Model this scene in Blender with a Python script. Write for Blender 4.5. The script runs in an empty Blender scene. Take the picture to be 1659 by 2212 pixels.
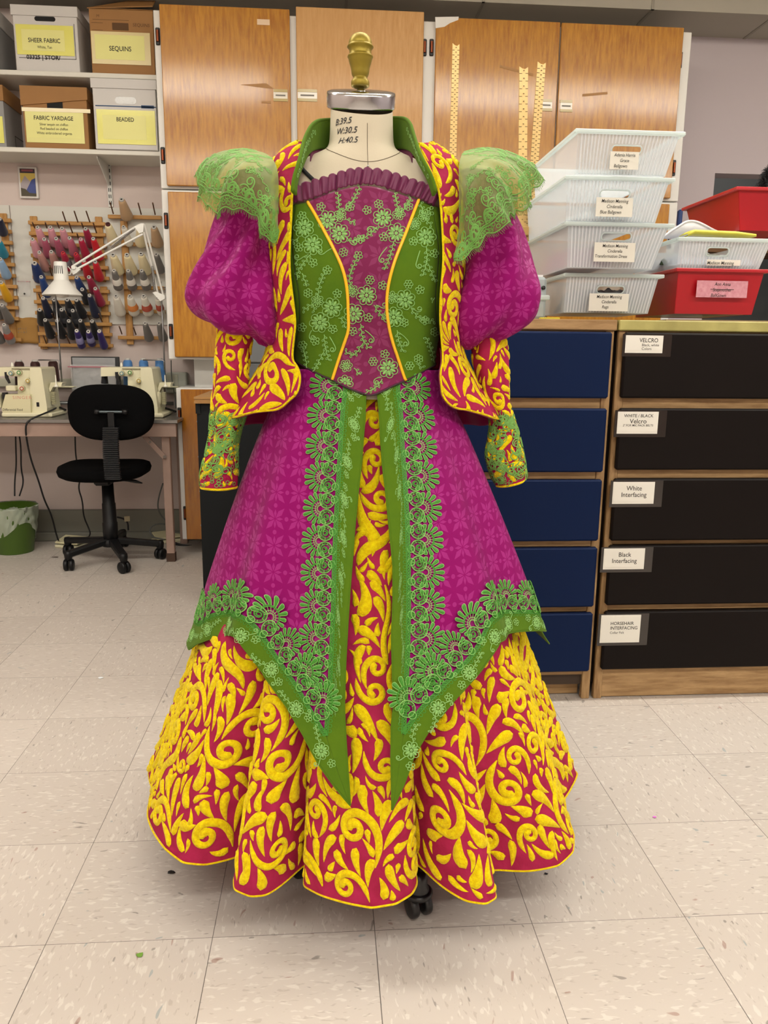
import bpy, math, random
import numpy as np
from mathutils import Matrix, Vector
random.seed(7)
PI = math.pi
scn = bpy.context.scene
col = scn.collection

# ------------------------------------------------------------------ camera
CAM = np.array([0.52276, -1.28624, 1.08477])
FPX = 1683.18                                  # focal length for a 1659 x 2212 frame
_yaw, _pit, _rol = 0.0744847, 0.206612, 0.0107175
cy, sy, cp, sp = math.cos(_yaw), math.sin(_yaw), math.cos(_pit), math.sin(_pit)
CW = np.array([sy*cp, cy*cp, -sp]); _r = np.array([cy, -sy, 0.]); _u = np.cross(_r, CW)
CR = math.cos(_rol)*_r + math.sin(_rol)*_u
CU = -math.sin(_rol)*_r + math.cos(_rol)*_u
cam_d = bpy.data.cameras.new('camera'); cam_o = bpy.data.objects.new('camera', cam_d); col.objects.link(cam_o)
cam_d.sensor_fit = 'HORIZONTAL'; cam_d.sensor_width = 36.0; cam_d.lens = FPX/1659*36.0
cam_d.clip_start = .05; cam_d.clip_end = 60
m = Matrix.Identity(4)
for i in range(3):
    m[i][0] = CR[i]; m[i][1] = CU[i]; m[i][2] = -CW[i]; m[i][3] = CAM[i]
cam_o.matrix_world = m
scn.camera = cam_o

# ------------------------------------------------------------------ light
w = bpy.data.worlds.new('world'); scn.world = w; w.use_nodes = True
w.node_tree.nodes['Background'].inputs[0].default_value = (.80, .88, 1, 1)
w.node_tree.nodes['Background'].inputs[1].default_value = .2
def area(name, loc, sx, sy_, power, color=(.975, .99, 1), rot=(0, 0, 0), spread=None):
    l = bpy.data.lights.new(name, 'AREA'); l.shape = 'RECTANGLE'; l.size = sx; l.size_y = sy_
    l.energy = power; l.color = color
    if spread: l.spread = spread
    o = bpy.data.objects.new(name, l); o.location = loc; o.rotation_euler = rot; col.objects.link(o)
    return o
CEIL = 3.05
LIGHTS = [(-1.0, .75), (1.45, .75), (-1.0, -1.75), (1.45, -1.75), (-1.0, -5.1), (1.45, -5.1), (3.75, .75), (3.75, -1.75)]
for lx, ly in LIGHTS:
    area('tube_light', (lx, ly, CEIL-.20), 2.2, .26, 15 if ly > 0 else (25 if ly > -3 else 12))
scn.view_settings.view_transform = 'Standard'; scn.view_settings.look = 'None'
scn.view_settings.gamma = 1; scn.view_settings.use_curve_mapping = False
scn.view_settings.exposure = -0.1

# ------------------------------------------------------------------ helpers
def ray(px, py):
    return CW + CR*((px-829.5)/FPX) - CU*((py-1106)/FPX)
def PX(px, py, Y=None, Z=None, X=None):
    d = ray(px, py)
    i, v = (1, Y) if Y is not None else ((2, Z) if Z is not None else (0, X))
    return CAM + d*((v-CAM[i])/d[i])
def lin(c):
    if isinstance(c, str):
        c = [int(c[i:i+2], 16)/255 for i in (0, 2, 4)]
    return tuple((x/12.92 if x <= .04045 else ((x+.055)/1.055)**2.4) for x in c[:3])
def resample(pts, n):
    p = np.asarray(pts, float); d = np.r_[0, np.cumsum(np.linalg.norm(np.diff(p, axis=0), axis=1))]
    t = np.linspace(0, d[-1], n)
    return np.stack([np.interp(t, d, p[:, k]) for k in range(p.shape[1])], -1)
def smooth(pts, n=None, it=3):
    """Chaikin corner cutting of a polyline, ends kept"""
    p = np.asarray(pts, float)
    for _ in range(it):
        q = np.empty((2*len(p)-2, p.shape[1])); q[0::2] = .75*p[:-1]+.25*p[1:]; q[1::2] = .25*p[:-1]+.75*p[1:]
        p = np.vstack([p[:1], q, p[-1:]])
    return resample(p, n) if n else p

MATS = {}
def M(name, c, rough=.5, metal=0., spec=.5, bump=None, var=None, coat=0., sheen=0., alpha=1., trans=0., scale=(1, 1, 1), emis=0., sub=0.):
    """one Principled material; bump=(noise scale, strength, distance); var=(noise scale, amount[, second colour])"""
    if name in MATS: return MATS[name]
    mt = bpy.data.materials.new(name); mt.use_nodes = True; nt = mt.node_tree; N = nt.nodes; L = nt.links
    b = N['Principled BSDF']; c = lin(c) + (1,)
    b.inputs['Base Color'].default_value = c; b.inputs['Roughness'].default_value = rough
    b.inputs['Metallic'].default_value = metal; b.inputs['Specular IOR Level'].default_value = spec
    b.inputs['Coat Weight'].default_value = coat; b.inputs['Coat Roughness'].default_value = .12
    b.inputs['Sheen Weight'].default_value = sheen; b.inputs['Alpha'].default_value = alpha
    b.inputs['Transmission Weight'].default_value = trans
    if emis: b.inputs['Emission Color'].default_value = c; b.inputs['Emission Strength'].default_value = emis
    if bump or var:
        tc = N.new('ShaderNodeTexCoord'); mp = N.new('ShaderNodeMapping'); mp.inputs['Scale'].default_value = scale
        L.new(tc.outputs['Object'], mp.inputs['Vector'])
    if var:
        n = N.new('ShaderNodeTexNoise'); n.inputs['Scale'].default_value = var[0]; n.inputs['Detail'].default_value = 5
        L.new(mp.outputs[0], n.inputs['Vector'])
        r = N.new('ShaderNodeMapRange'); r.inputs[1].default_value = .3; r.inputs[2].default_value = .7
        r.inputs[3].default_value = 0; r.inputs[4].default_value = 1
        L.new(n.outputs[0], r.inputs[0])
        mx = N.new('ShaderNodeMix'); mx.data_type = 'RGBA'
        c2 = (lin(var[2]) + (1,)) if len(var) > 2 else tuple(x*(1-var[1]) for x in c[:3]) + (1,)
        mx.inputs[6].default_value = c; mx.inputs[7].default_value = c2
        L.new(r.outputs[0], mx.inputs[0]); L.new(mx.outputs[2], b.inputs['Base Color'])
        mt['mix'] = mx.name
    if bump:
        n2 = N.new('ShaderNodeTexNoise'); n2.inputs['Scale'].default_value = bump[0]; n2.inputs['Detail'].default_value = 4
        L.new(mp.outputs[0], n2.inputs['Vector'])
        bp = N.new('ShaderNodeBump'); bp.inputs['Strength'].default_value = bump[1]; bp.inputs['Distance'].default_value = bump[2]
        L.new(n2.outputs[0], bp.inputs['Height']); L.new(bp.outputs[0], b.inputs['Normal'])
    MATS[name] = mt
    return mt

class MB:
    """collects shapes in world coordinates and links them as ONE mesh object"""
    def __init__(s): s.v = []; s.f = []; s.uv = {}; s.n = 0; s.sm = []
    def add(s, V, F, smooth=True, uv=None):
        V = np.asarray(V, float).reshape(-1, 3); o = s.n
        s.v.append(V); s.n += len(V)
        for f in F: s.f.append(tuple(i+o for i in f)); s.sm.append(smooth)
        if uv is not None:
            uv = np.asarray(uv, float)
            for i in range(len(V)): s.uv[o+i] = uv[i]
        return s
    def box(s, lo, hi, rz=0., piv=None, bev=0.):
        x0, y0, z0 = lo; x1, y1, z1 = hi
        if bev > 0:
            b = min(bev, abs(x1-x0)*.49, abs(y1-y0)*.49, abs(z1-z0)*.49)
            V = []; idx = {}
            for cx_, sx in ((x0, 1), (x1, -1)):
                for cy_, s2 in ((y0, 1), (y1, -1)):
                    for cz_, sz in ((z0, 1), (z1, -1)):
                        k = (sx, s2, sz)
                        idx[k] = len(V)
                        V += [(cx_, cy_+s2*b, cz_+sz*b), (cx_+sx*b, cy_, cz_+sz*b), (cx_+sx*b, cy_+s2*b, cz_)]
            F = []
            g = lambda a, bb, c, ax: idx[(a, bb, c)]+ax
            for a in (1, -1):
                q = [g(a, 1, 1, 0), g(a, -1, 1, 0), g(a, -1, -1, 0), g(a, 1, -1, 0)]; F.append(q[::-1] if a == 1 else q)
                q = [g(1, a, 1, 1), g(-1, a, 1, 1), g(-1, a, -1, 1), g(1, a, -1, 1)]; F.append(q if a == 1 else q[::-1])
                q = [g(1, 1, a, 2), g(-1, 1, a, 2), g(-1, -1, a, 2), g(1, -1, a, 2)]; F.append(q[::-1] if a == 1 else q)
            for a in (1, -1):
                for c in (1, -1):
                    F.append([g(a, c, 1, 0), g(a, c, 1, 1), g(a, c, -1, 1), g(a, c, -1, 0)])
                    F.append([g(a, 1, c, 0), g(a, 1, c, 2), g(a, -1, c, 2), g(a, -1, c, 0)])
                    F.append([g(1, a, c, 1), g(1, a, c, 2), g(-1, a, c, 2), g(-1, a, c, 1)])
            for k in idx: F.append([idx[k], idx[k]+1, idx[k]+2])
        else:
            V = [(x, y, z) for x in (x0, x1) for y in (y0, y1) for z in (z0, z1)]
            F = [(0, 1, 3, 2), (4, 6, 7, 5), (0, 4, 5, 1), (2, 3, 7, 6), (0, 2, 6, 4), (1, 5, 7, 3)]
        V = np.array(V)
        if rz:
            c = np.array(piv if piv is not None else ((x0+x1)/2, (y0+y1)/2, 0.)); d = V-c
            V = np.stack([c[0]+d[:, 0]*math.cos(rz)-d[:, 1]*math.sin(rz), c[1]+d[:, 0]*math.sin(rz)+d[:, 1]*math.cos(rz), V[:, 2]], -1)
        return s.add(V, F, False)
    def beam(s, a, b, wx, wy, up=(0, 0, 1), bev=0.):
        """box along a->b, wx across, wy along the 'up' side"""
        a = np.array(a, float); b = np.array(b, float); t = b-a; L = np.linalg.norm(t); t /= L
        up = np.array(up, float); x = np.cross(t, up)
        if np.linalg.norm(x) < 1e-4: x = np.cross(t, (1, 0, 0))
        x /= np.linalg.norm(x); y = np.cross(x, t)
        k = MB().box((-wx/2, -wy/2, 0), (wx/2, wy/2, L), bev=bev); V = k.v[0]
        return s.add(a+V[:, :1]*x+V[:, 1:2]*y+V[:, 2:]*t, k.f, False)
    def tube(s, pts, r, n=8, cap=True, closed=False):
        P = np.asarray(pts, float); m_ = len(P)
        r = np.full(m_, r) if np.isscalar(r) else np.asarray(r, float)
        T = np.gradient(P, axis=0) if not closed else np.roll(P, -1, 0)-np.roll(P, 1, 0)
        T /= np.linalg.norm(T, axis=1)[:, None]+1e-12
        u = np.cross(T[0], (0, 0, 1.)); u = u if np.linalg.norm(u) > .1 else np.cross(T[0], (1., 0, 0)); V = []
        ca = np.cos(np.arange(n)*2*PI/n); sa = np.sin(np.arange(n)*2*PI/n)
        for i in range(m_):
            u = u-T[i]*u.dot(T[i]); u /= np.linalg.norm(u)+1e-12; w_ = np.cross(T[i], u)
            V.append(P[i]+r[i]*(ca[:, None]*u+sa[:, None]*w_))
        F = [(i*n+j, i*n+(j+1) % n, (i+1)*n+(j+1) % n, (i+1)*n+j) for i in range(m_-1) for j in range(n)]
        if closed: F += [((m_-1)*n+j, (m_-1)*n+(j+1) % n, (j+1) % n, j) for j in range(n)]
        elif cap: F += [tuple(range(n))[::-1], tuple((m_-1)*n+j for j in range(n))]
        return s.add(np.vstack(V), F)
    def cyl(s, a, b, r, r2=None, n=20):
        r2 = r if r2 is None else r2
        a = np.array(a, float); b = np.array(b, float)
        s.tube([a, b], [r, r2], n, cap=False)
        o = s.n-2*n
        for k in (0, 1):        # separate rims so the caps shade flat
            R_ = s.v[-1][k*n:(k+1)*n] if k == 0 else s.v[-2][n:2*n]
            s.add(R_.copy(), [tuple(range(n))[::-1] if k == 0 else tuple(range(n))], False)
        return s
    def lathe(s, prof, c=(0, 0, 0), axis=(0, 0, 1), n=28, cap=True, sx=1., sy=1.):
        """profile of (radius, height) round an axis through c"""
        ax = np.array(axis, float); ax /= np.linalg.norm(ax); c = np.array(c, float)
        u = np.cross(ax, (0, 1., 0)); u = u if np.linalg.norm(u) > .1 else np.cross(ax, (1., 0, 0)); u /= np.linalg.norm(u); w_ = np.cross(ax, u)
        a = np.arange(n)*2*PI/n
        V = [c+h*ax+r*(sx*np.cos(a)[:, None]*u+sy*np.sin(a)[:, None]*w_) for r, h in prof]
        k = len(prof)
        F = [(i*n+j, i*n+(j+1) % n, (i+1)*n+(j+1) % n, (i+1)*n+j) for i in range(k-1) for j in range(n)]
        if cap: F += [tuple(range(n))[::-1], tuple((k-1)*n+j for j in range(n))]
        return s.add(np.vstack(V), F)
    def grid(s, G, closed=False, uv=None, flip=False):
        G = np.asarray(G, float); a, b = G.shape[:2]
        J = b if closed else b-1
        F = [(i*b+j, i*b+(j+1) % b, (i+1)*b+(j+1) % b, (i+1)*b+j) for i in range(a-1) for j in range(J)]
        if flip: F = [f[::-1] for f in F]
        return s.add(G.reshape(-1, 3), F, True, None if uv is None else np.asarray(uv).reshape(-1, 2))
    def prism(s, poly, a, b, ax='Y'):
        """extrude a 2D polygon (in the two other axes, in order) from a to b along ax"""
        n = len(poly); V = []
        for t in (a, b):
            for p, q in poly:
                V.append({'Y': (p, t, q), 'X': (t, p, q), 'Z': (p, q, t)}[ax])
        F = [tuple(range(n)), tuple(range(2*n-1, n-1, -1))]+[(i, (i+1) % n+0, (i+1) % n+n, i+n)[::-1] for i in range(n)]
        return s.add(V, F, False)
    def build(s, name, mat, parent=None, solid=0., recalc=True, sub=0):
        V = np.vstack(s.v)
        o = bpy.data.objects.new(name, None)
        if parent is not None:
            org = wloc(parent)
        else:
            org = np.array([(V[:, 0].min()+V[:, 0].max())/2, (V[:, 1].min()+V[:, 1].max())/2, V[:, 2].min()])
        bpy.data.objects.remove(o)
        me = bpy.data.meshes.new(name); me.from_pydata((V-org).tolist(), [], s.f)
        if s.uv:
            ul = me.uv_layers.new(name='UVMap'); vi = np.empty(len(me.loops), int); me.loops.foreach_get('vertex_index', vi)
            t = np.zeros((len(V), 2)); 
            for k, q in s.uv.items(): t[k] = q
            ul.data.foreach_set('uv', t[vi].ravel())
        me.polygons.foreach_set('use_smooth', s.sm)
        me.validate(); me.update()
        if recalc:
            import bmesh
            bm = bmesh.new(); bm.from_mesh(me); bmesh.ops.recalc_face_normals(bm, faces=bm.faces); bm.to_mesh(me); bm.free()
        me.materials.append(mat)
        o = bpy.data.objects.new(name, me); col.objects.link(o)
        if parent is not None: o.parent = parent
        else: o.location = org
        if solid:
            md = o.modifiers.new('thickness', 'SOLIDIFY'); md.thickness = solid; md.offset = 0
        if sub:
            md = o.modifiers.new('sub', 'SUBSURF'); md.levels = sub; md.render_levels = sub
        return o
def wloc(o):
    p = np.zeros(3)
    while o is not None:
        p += np.array(o.location); o = o.parent
    return p
def tag(o, label=None, cat=None, group=None, kind=None):
    if label: o['label'] = label
    if cat: o['category'] = cat
    if group: o['group'] = group
    if kind: o['kind'] = kind
    return o
def thing(name, loc, label, cat, group=None):
    o = bpy.data.objects.new(name, None); o.empty_display_size = .05; o.location = tuple(float(x) for x in loc); col.objects.link(o)
    return tag(o, label, cat, group)
def text(name, lines, size, mat, pos, parent, xax=(1, 0, 0), up=(0, 0, 1), align='CENTER', bold=0., shear=0., space=1., lw=1.0, wid=1.0):
    """lettering lying on a surface: lines from the top down, pos = top centre (or top left)"""
    cu = bpy.data.curves.new(name, 'FONT'); cu.body = '\n'.join(lines); cu.size = size; cu.align_x = align
    cu.offset = bold*size; cu.shear = shear; cu.space_line = space; cu.resolution_u = 3; cu.space_character = lw; cu.align_y = 'TOP'
    t = bpy.data.objects.new('t', cu)
    me = bpy.data.meshes.new_from_object(t); bpy.data.objects.remove(t); bpy.data.curves.remove(cu)
    x = np.array(xax, float); x /= np.linalg.norm(x); u = np.array(up, float); u /= np.linalg.norm(u)
    n = len(me.vertices); co = np.empty(n*3); me.vertices.foreach_get('co', co); co = co.reshape(-1, 3)
    V = np.array(pos)+co[:, :1]*x*wid+co[:, 1:2]*u - (wloc(parent) if parent is not None else 0)
    me.vertices.foreach_set('co', V.ravel()); me.update(); me.materials.clear(); me.materials.append(mat); me.name = name
    o = bpy.data.objects.new(name, me); col.objects.link(o)
    if parent is not None: o.parent = parent
    return o
def copy_tree(o, parent=None):
    c = o.copy(); col.objects.link(c)
    if parent is not None: c.parent = parent
    for ch in [x for x in col.objects if x.parent == o]: copy_tree(ch, c)
    return c
def struct(name, mb, mat, **k):
    o = mb.build(name, mat, **k); o['kind'] = 'structure'; return o
# ------------------------------------------------------------------ the room
WALL_Y = 3.16
def floor_mat():
    mt = bpy.data.materials.new('vinyl_tile'); mt.use_nodes = True; nt = mt.node_tree; N = nt.nodes; L = nt.links
    b = N['Principled BSDF']
    def mth(op, a, b_=None, c_=None):
        n = N.new('ShaderNodeMath'); n.operation = op
        for i, q in enumerate((a, b_, c_)):
            if q is None: continue
            if isinstance(q, (int, float)): n.inputs[i].default_value = q
            else: L.new(q, n.inputs[i])
        return n.outputs[0]
    g = N.new('ShaderNodeNewGeometry'); sx = N.new('ShaderNodeSeparateXYZ'); L.new(g.outputs['Position'], sx.inputs[0])
    T = .3048
    u = mth('DIVIDE', sx.outputs[0], T); v = mth('DIVIDE', sx.outputs[1], T)
    fu = mth('FLOOR', u); fv = mth('FLOOR', v)
    chk = mth('ABSOLUTE', mth('MODULO', mth('ADD', fu, fv), 2))
    cb = N.new('ShaderNodeCombineXYZ'); L.new(fu, cb.inputs[0]); L.new(fv, cb.inputs[1])
    wn = N.new('ShaderNodeTexWhiteNoise'); L.new(cb.outputs[0], wn.inputs['Vector'])
    def mixv(f, a, b_):
        n = N.new('ShaderNodeMix'); n.data_type = 'VECTOR'; L.new(f, n.inputs[0]); L.new(a, n.inputs[4]); L.new(b_, n.inputs[5]); return n.outputs[1]
    def chips(sc, lo, hi, seed):
        m1 = N.new('ShaderNodeMapping'); m1.inputs['Scale'].default_value = (sc*.36, sc, 1); m1.inputs['Location'].default_value = (seed, seed, seed)
        m1.inputs['Rotation'].default_value = (0, 0, .12)
        m2 = N.new('ShaderNodeMapping'); m2.inputs['Scale'].default_value = (sc, sc*.36, 1); m2.inputs['Location'].default_value = (seed, seed, seed)
        m2.inputs['Rotation'].default_value = (0, 0, .2)
        L.new(g.outputs['Position'], m1.inputs[0]); L.new(g.outputs['Position'], m2.inputs[0])
        nz = N.new('ShaderNodeTexNoise'); nz.inputs['Scale'].default_value = 1; nz.inputs['Detail'].default_value = 1.5; nz.inputs['Distortion'].default_value = .6
        L.new(mixv(chk, m1.outputs[0], m2.outputs[0]), nz.inputs['Vector'])
        r = N.new('ShaderNodeMapRange'); r.inputs[1].default_value = lo; r.inputs[2].default_value = hi; L.new(nz.outputs[0], r.inputs[0])
        return r.outputs[0]
    def mixc(f, a, b_):
        n = N.new('ShaderNodeMix'); n.data_type = 'RGBA'
        L.new(f, n.inputs[0])
        for i, q in ((6, a), (7, b_)):
            if isinstance(q, tuple): n.inputs[i].default_value = q
            else: L.new(q, n.inputs[i])
        return n.outputs[2]
    base = lin('c6bdb4')+(1,)
    base2 = lin('bfb6ad')+(1,)
    c = mixc(wn.outputs[0], base, base2)
    c = mixc(mth('MULTIPLY', chips(110, .60, .66, 3), .45), c, lin('ded9cf')+(1,))
    c = mixc(mth('MULTIPLY', chips(130, .63, .69, 11), .3), c, lin('8f8377')+(1,))
    c = mixc(mth('MULTIPLY', chips(70, .71, .74, 23), .55), c, lin('5f5a55')+(1,))
    c = mixc(mth('MULTIPLY', chips(60, .74, .76, 41), .5), c, lin('8a5a4a')+(1,))
    c = mixc(mth('MULTIPLY', chips(50, .73, .75, 57), .5), c, lin('6f8890')+(1,))
    # joints between the tiles
    du = mth('ABSOLUTE', mth('SUBTRACT', mth('FRACT', mth('ADD', u, .5)), .5)); dv = mth('ABSOLUTE', mth('SUBTRACT', mth('FRACT', mth('ADD', v, .5)), .5))
    wn2 = N.new('ShaderNodeTexNoise'); wn2.inputs['Scale'].default_value = 2.2; L.new(g.outputs['Position'], wn2.inputs['Vector'])
    wd = mth('MULTIPLY_ADD', wn2.outputs[0], .0028, .0008)
    joint = mth('MAXIMUM', mth('LESS_THAN', du, wd), mth('LESS_THAN', dv, mth('MULTIPLY', wd, .8)))
    c = mixc(mth('MULTIPLY', joint, .82), c, lin('39332e')+(1,))
    L.new(c, b.inputs['Base Color']); b.inputs['Roughness'].default_value = .42; b.inputs['Specular IOR Level'].default_value = .35
    return mt
XL, XR, YB, YF = -2.4, 5.2, -7.0, 5.2
struct('floor', MB().box((XL, YB, -.1), (XR, YF, 0)), floor_mat())
wallm = M('wall_paint', 'cfc1bb', .75, var=(2.5, .06), bump=(60, .08, .002))
wallr = M('wall_paint_grey', 'bab0b4', .75, bump=(60, .08, .002))
white = M('white_paint', 'dcdbd6', .45, var=(3, .07), bump=(25, .06, .003))
ceilm = M('ceiling_paint', 'e2ded6', .8)
# back wall, with the doorway at the right
DX0 = PX(1545, 372, Y=WALL_Y)[0]; DZ1 = PX(1545, 374, Y=WALL_Y)[2]; DX1 = DX0+.95
wb = MB().box((XL, WALL_Y, 0), (2.35, WALL_Y+.12, CEIL))
struct('wall_back', wb, wallm)
wb = MB().box((2.35, WALL_Y, 0), (DX0, WALL_Y+.12, CEIL)).box((DX0, WALL_Y, DZ1), (DX1, WALL_Y+.12, CEIL)).box((DX1, WALL_Y, 0), (XR, WALL_Y+.12, CEIL))
struct('wall_back', wb, wallr)
struct('wall_left', MB().box((XL-.1, YB, 0), (XL, YF, CEIL)), wallm)
struct('wall_right', MB().box((XR, YB, 0), (XR+.1, YF, CEIL)), wallr)
struct('wall_front', MB().box((XL, YB-.1, 0), (XR, YB, CEIL)), wallm)
struct('wall_corridor', MB().box((DX0-.6, YF-.1, 0), (XR, YF, CEIL)).box((DX0-.7, WALL_Y+.12, 0), (DX0-.6, YF, CEIL)), M('corridor_grey', '6f6d68', .8))
struct('ceiling', MB().box((XL, YB, CEIL), (XR, YF, CEIL+.1)), ceilm)
# boxed-in soffit over the cabinets
zs = PX(1600, 83, Y=WALL_Y)[2]; ys = PX(1600, 29, Z=zs)[1]
sof = MB().box((XL, ys, zs), (XR, WALL_Y, CEIL))
so = struct('trim_1', sof, M('soffit_shaded_paint', 'a19c90', .7))  # colour darkened all over to carry the shade under the soffit
jm = M('joint_grey', '8f8b80', .8)
jb = MB()
for x in (.62, 1.28, 2.12, 2.75): jb.box((x, ys-.003, zs-.003), (x+.014, WALL_Y, zs+.001)).box((x, ys-.003, zs-.003), (x+.014, ys+.004, zs+.3))
jo = jb.build('panel_joint', jm, so)
# grey skirting and the conduit under it
skm = M('skirting_green_grey', '76756a', .6)
struct('baseboard_back', MB().box((XL, WALL_Y-.02, .045), (1.0, WALL_Y, .175), bev=.004).box((XL, WALL_Y-.05, .0), (1.0, WALL_Y-.0, .05), bev=.005), skm)
struct('baseboard_back', MB().box((2.35, WALL_Y-.02, .0), (DX0-.05, WALL_Y, .12), bev=.004), skm)
# ceiling fittings (two rows of long tubes)
ehs = M('fitting_white', 'e8e8e4', .4); dif = M('light_diffuser', 'fff6e4', .5, emis=10)
for i, (lx, ly) in enumerate(LIGHTS):
    f = thing('ceiling_light', (lx, ly, CEIL-.11), 'long white fluorescent ceiling fitting, %s of the %s row' % (['left', 'second'][i % 2] if i < 6 else 'right', ['back', 'middle', 'front'][i//2] if i < 6 else ['back', 'middle'][i-6]), 'light', 'fluorescent ceiling fittings')
    MB().box((lx-1.15, ly-.16, CEIL-.10), (lx+1.15, ly+.16, CEIL), bev=.01).build('housing', ehs, f)
    MB().box((lx-1.12, ly-.14, CEIL-.19), (lx+1.12, ly+.14, CEIL-.10), bev=.02).build('diffuser', dif, f)

area('corridor_fill_light', (DX0+.9, 4.3, 2.9), .6, .3, 9)  # added fill light with no visible fitting, lifts the otherwise black corridor
# dark shelving seen through the doorway
dk = M('corridor_dark', '35322e', .6)
sh = thing('corridor_shelf', (DX0+.5, 4.2, 0), 'dark metal shelf rack with a tan plank, seen through the doorway', 'shelf')
b = MB()
for z in (DZ1-.03, DZ1-.13, DZ1-.21): b.box((DX0-.3, 4.0, z-.03), (DX1+.4, 4.5, z+.02))
b.build('shelf_board', dk, sh)
MB().box((DX0-.3, 4.0, DZ1-.31), (DX1+.4, 4.35, DZ1-.25)).build('plank', M('tan_plank', '9a7148', .6), sh)
b = MB()
for x in (DX0-.28, DX1+.35): b.box((x, 4.0, 0), (x+.05, 4.5, DZ1+.05))
b.build('upright', dk, sh)

# ------------------------------------------------------------------ wood
def wood(name, c1, c2, c3, rough=.3, coat=.9, sc=(13, 13, 1.7), mottled=.6, streak=1.0):
    if name in MATS: return MATS[name]
    mt = bpy.data.materials.new(name); mt.use_nodes = True; N = mt.node_tree.nodes; L = mt.node_tree.links; b = N['Principled BSDF']
    tc = N.new('ShaderNodeTexCoord'); mp = N.new('ShaderNodeMapping'); mp.inputs['Scale'].default_value = sc; L.new(tc.outputs['Object'], mp.inputs[0])
    n1 = N.new('ShaderNodeTexNoise'); n1.inputs['Scale'].default_value = 6*streak; n1.inputs['Detail'].default_value = 8; n1.inputs['Roughness'].default_value = .65; L.new(mp.outputs[0], n1.inputs['Vector'])
    n2 = N.new('ShaderNodeTexNoise'); n2.inputs['Scale'].default_value = 3.5; n2.inputs['Detail'].default_value = 3; L.new(tc.outputs['Object'], n2.inputs['Vector'])
    r = N.new('ShaderNodeValToRGB'); L.new(n1.outputs[0], r.inputs[0])
    r.color_ramp.elements[0].position = .36; r.color_ramp.elements[0].color = lin(c1)+(1,)
    r.color_ramp.elements[1].position = .64; r.color_ramp.elements[1].color = lin(c2)+(1,)
    mr = N.new('ShaderNodeMapRange'); mr.inputs[1].default_value = .4; mr.inputs[2].default_value = .7; mr.inputs[4].default_value = mottled; L.new(n2.outputs[0], mr.inputs[0])
    mx = N.new('ShaderNodeMix'); mx.data_type = 'RGBA'; L.new(mr.outputs[0], mx.inputs[0]); L.new(r.outputs[0], mx.inputs[6]); mx.inputs[7].default_value = lin(c3)+(1,)
    L.new(mx.outputs[2], b.inputs['Base Color']); b.inputs['Roughness'].default_value = rough; b.inputs['Coat Weight'].default_value = coat; b.inputs['Coat Roughness'].default_value = .13; b.inputs['Specular IOR Level'].default_value = .25
    bp = N.new('ShaderNodeBump'); bp.inputs['Strength'].default_value = .25; bp.inputs['Distance'].default_value = .002; L.new(n1.outputs[0], bp.inputs['Height']); L.new(bp.outputs[0], b.inputs['Normal'])
    MATS[name] = mt; return mt
maple = wood('varnished_maple', '975d0c', 'ba821f', 'ab7313')
maple2 = wood('varnished_maple_dark', '8a4f04', 'a86a0c', '9a5e06')
pale = wood('pale_maple', 'b98b52', 'c99d68', 'c1955e', rough=.4, coat=.2)
oak = wood('dresser_pine', '8f6f4a', 'b8976b', 'a5845a', rough=.5, coat=.05, sc=(1.2, 9, 9), mottled=.4)
oakv = wood('dresser_pine_upright', '8f6f4a', 'b8976b', 'a5845a', rough=.5, coat=.05, mottled=.4)

# ------------------------------------------------------------------ tall cabinets on the back wall
CY = 2.80
metal = M('steel', 'b5b5b5', .3, 1.); copper = M('copper_hinge', '8a4a30', .4, .8); black = M('black_plastic', '0c0c0d', .45)
tape = M('clear_tape_label', 'd9c9a6', .25, coat=.5)
def hinge(px, py, parent, Y, h=.075):
    p = PX(px, py, Y=Y)
    hb = MB().box((p[0]-.010, Y-.006, p[2]-h/2), (p[0]+.010, Y+.001, p[2]+h/2), bev=.004)
    o = hb.build('hinge', black, parent)
    MB().cyl((p[0], Y-.010, p[2]-h*.32), (p[0], Y-.010, p[2]+h*.32), .006, n=10).build('hinge_pin', copper, o)
def cabx(px, py=200): return PX(px, py, Y=CY)[0]
cx0, cx1 = cabx(334, 100), cabx(1488.5, 150)
ztop = PX(917, 38, Y=CY)[2]-.005; zmid = PX(360, 408, Y=CY)[2]; zbot = PX(380, 776, Y=CY)[2]
def cabinet(label, z0, z1, x0, x1, doors, mats, lab, yb=WALL_Y, hinges=(), extra=None):
    c = thing('wall_cabinet', ((x0+x1)/2, (CY+yb)/2, z0), label, 'cabinet')
    MB().box((x0, CY, z0), (x1, yb-.01, z1), bev=.003).build('body', white, c)
    ds = []
    for (a, b2, za, zb), mt in zip(doors, mats):
        d = MB().box((a, CY-.022, za), (b2, CY-.001, zb), bev=.003).build('door', mt, c); ds.append(d)
    for hx, hy in hinges: hinge(hx, hy, c, CY-.001)
    return c, ds
d1 = (cabx(353.5), cabx(628)); d2 = (cabx(641.5), cabx(912)); d3 = (cabx(937.5), cabx(1200.5)); d4 = (cabx(1203.5), cabx(1463))
zu0, zu1 = zmid+.012, ztop
zt = lambda px, py: PX(px, py, Y=CY-.02)[2]
cab, ds = cabinet('tall white upper cabinet with four glossy wooden doors along the back wall', zmid+.002, ztop-.01, cx0, cx1,
    [(*d1, zu0, zt(480, 14)), (*d2, zu0, zt(780, 20)), (*d3, zu0, zt(1070, 42)), (*d4, zu0, zt(1340, 54))], [maple, pale, maple, maple], None,
    hinges=[(341, 79), (352, 336), (917, 103), (932, 103), (1469, 130), (1455, 363)])
def stuck(name, cxp, cyp, wp, hp, mat_, parent, Y, t=.0015):
    p = PX(cxp-wp/2, cyp+hp/2, Y=Y); q = PX(cxp+wp/2, cyp-hp/2, Y=Y)
    return MB().box((p[0], Y-t, p[2]), (q[0], Y, q[2])).build(name, mat_, parent)
yd = CY-.0221
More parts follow.
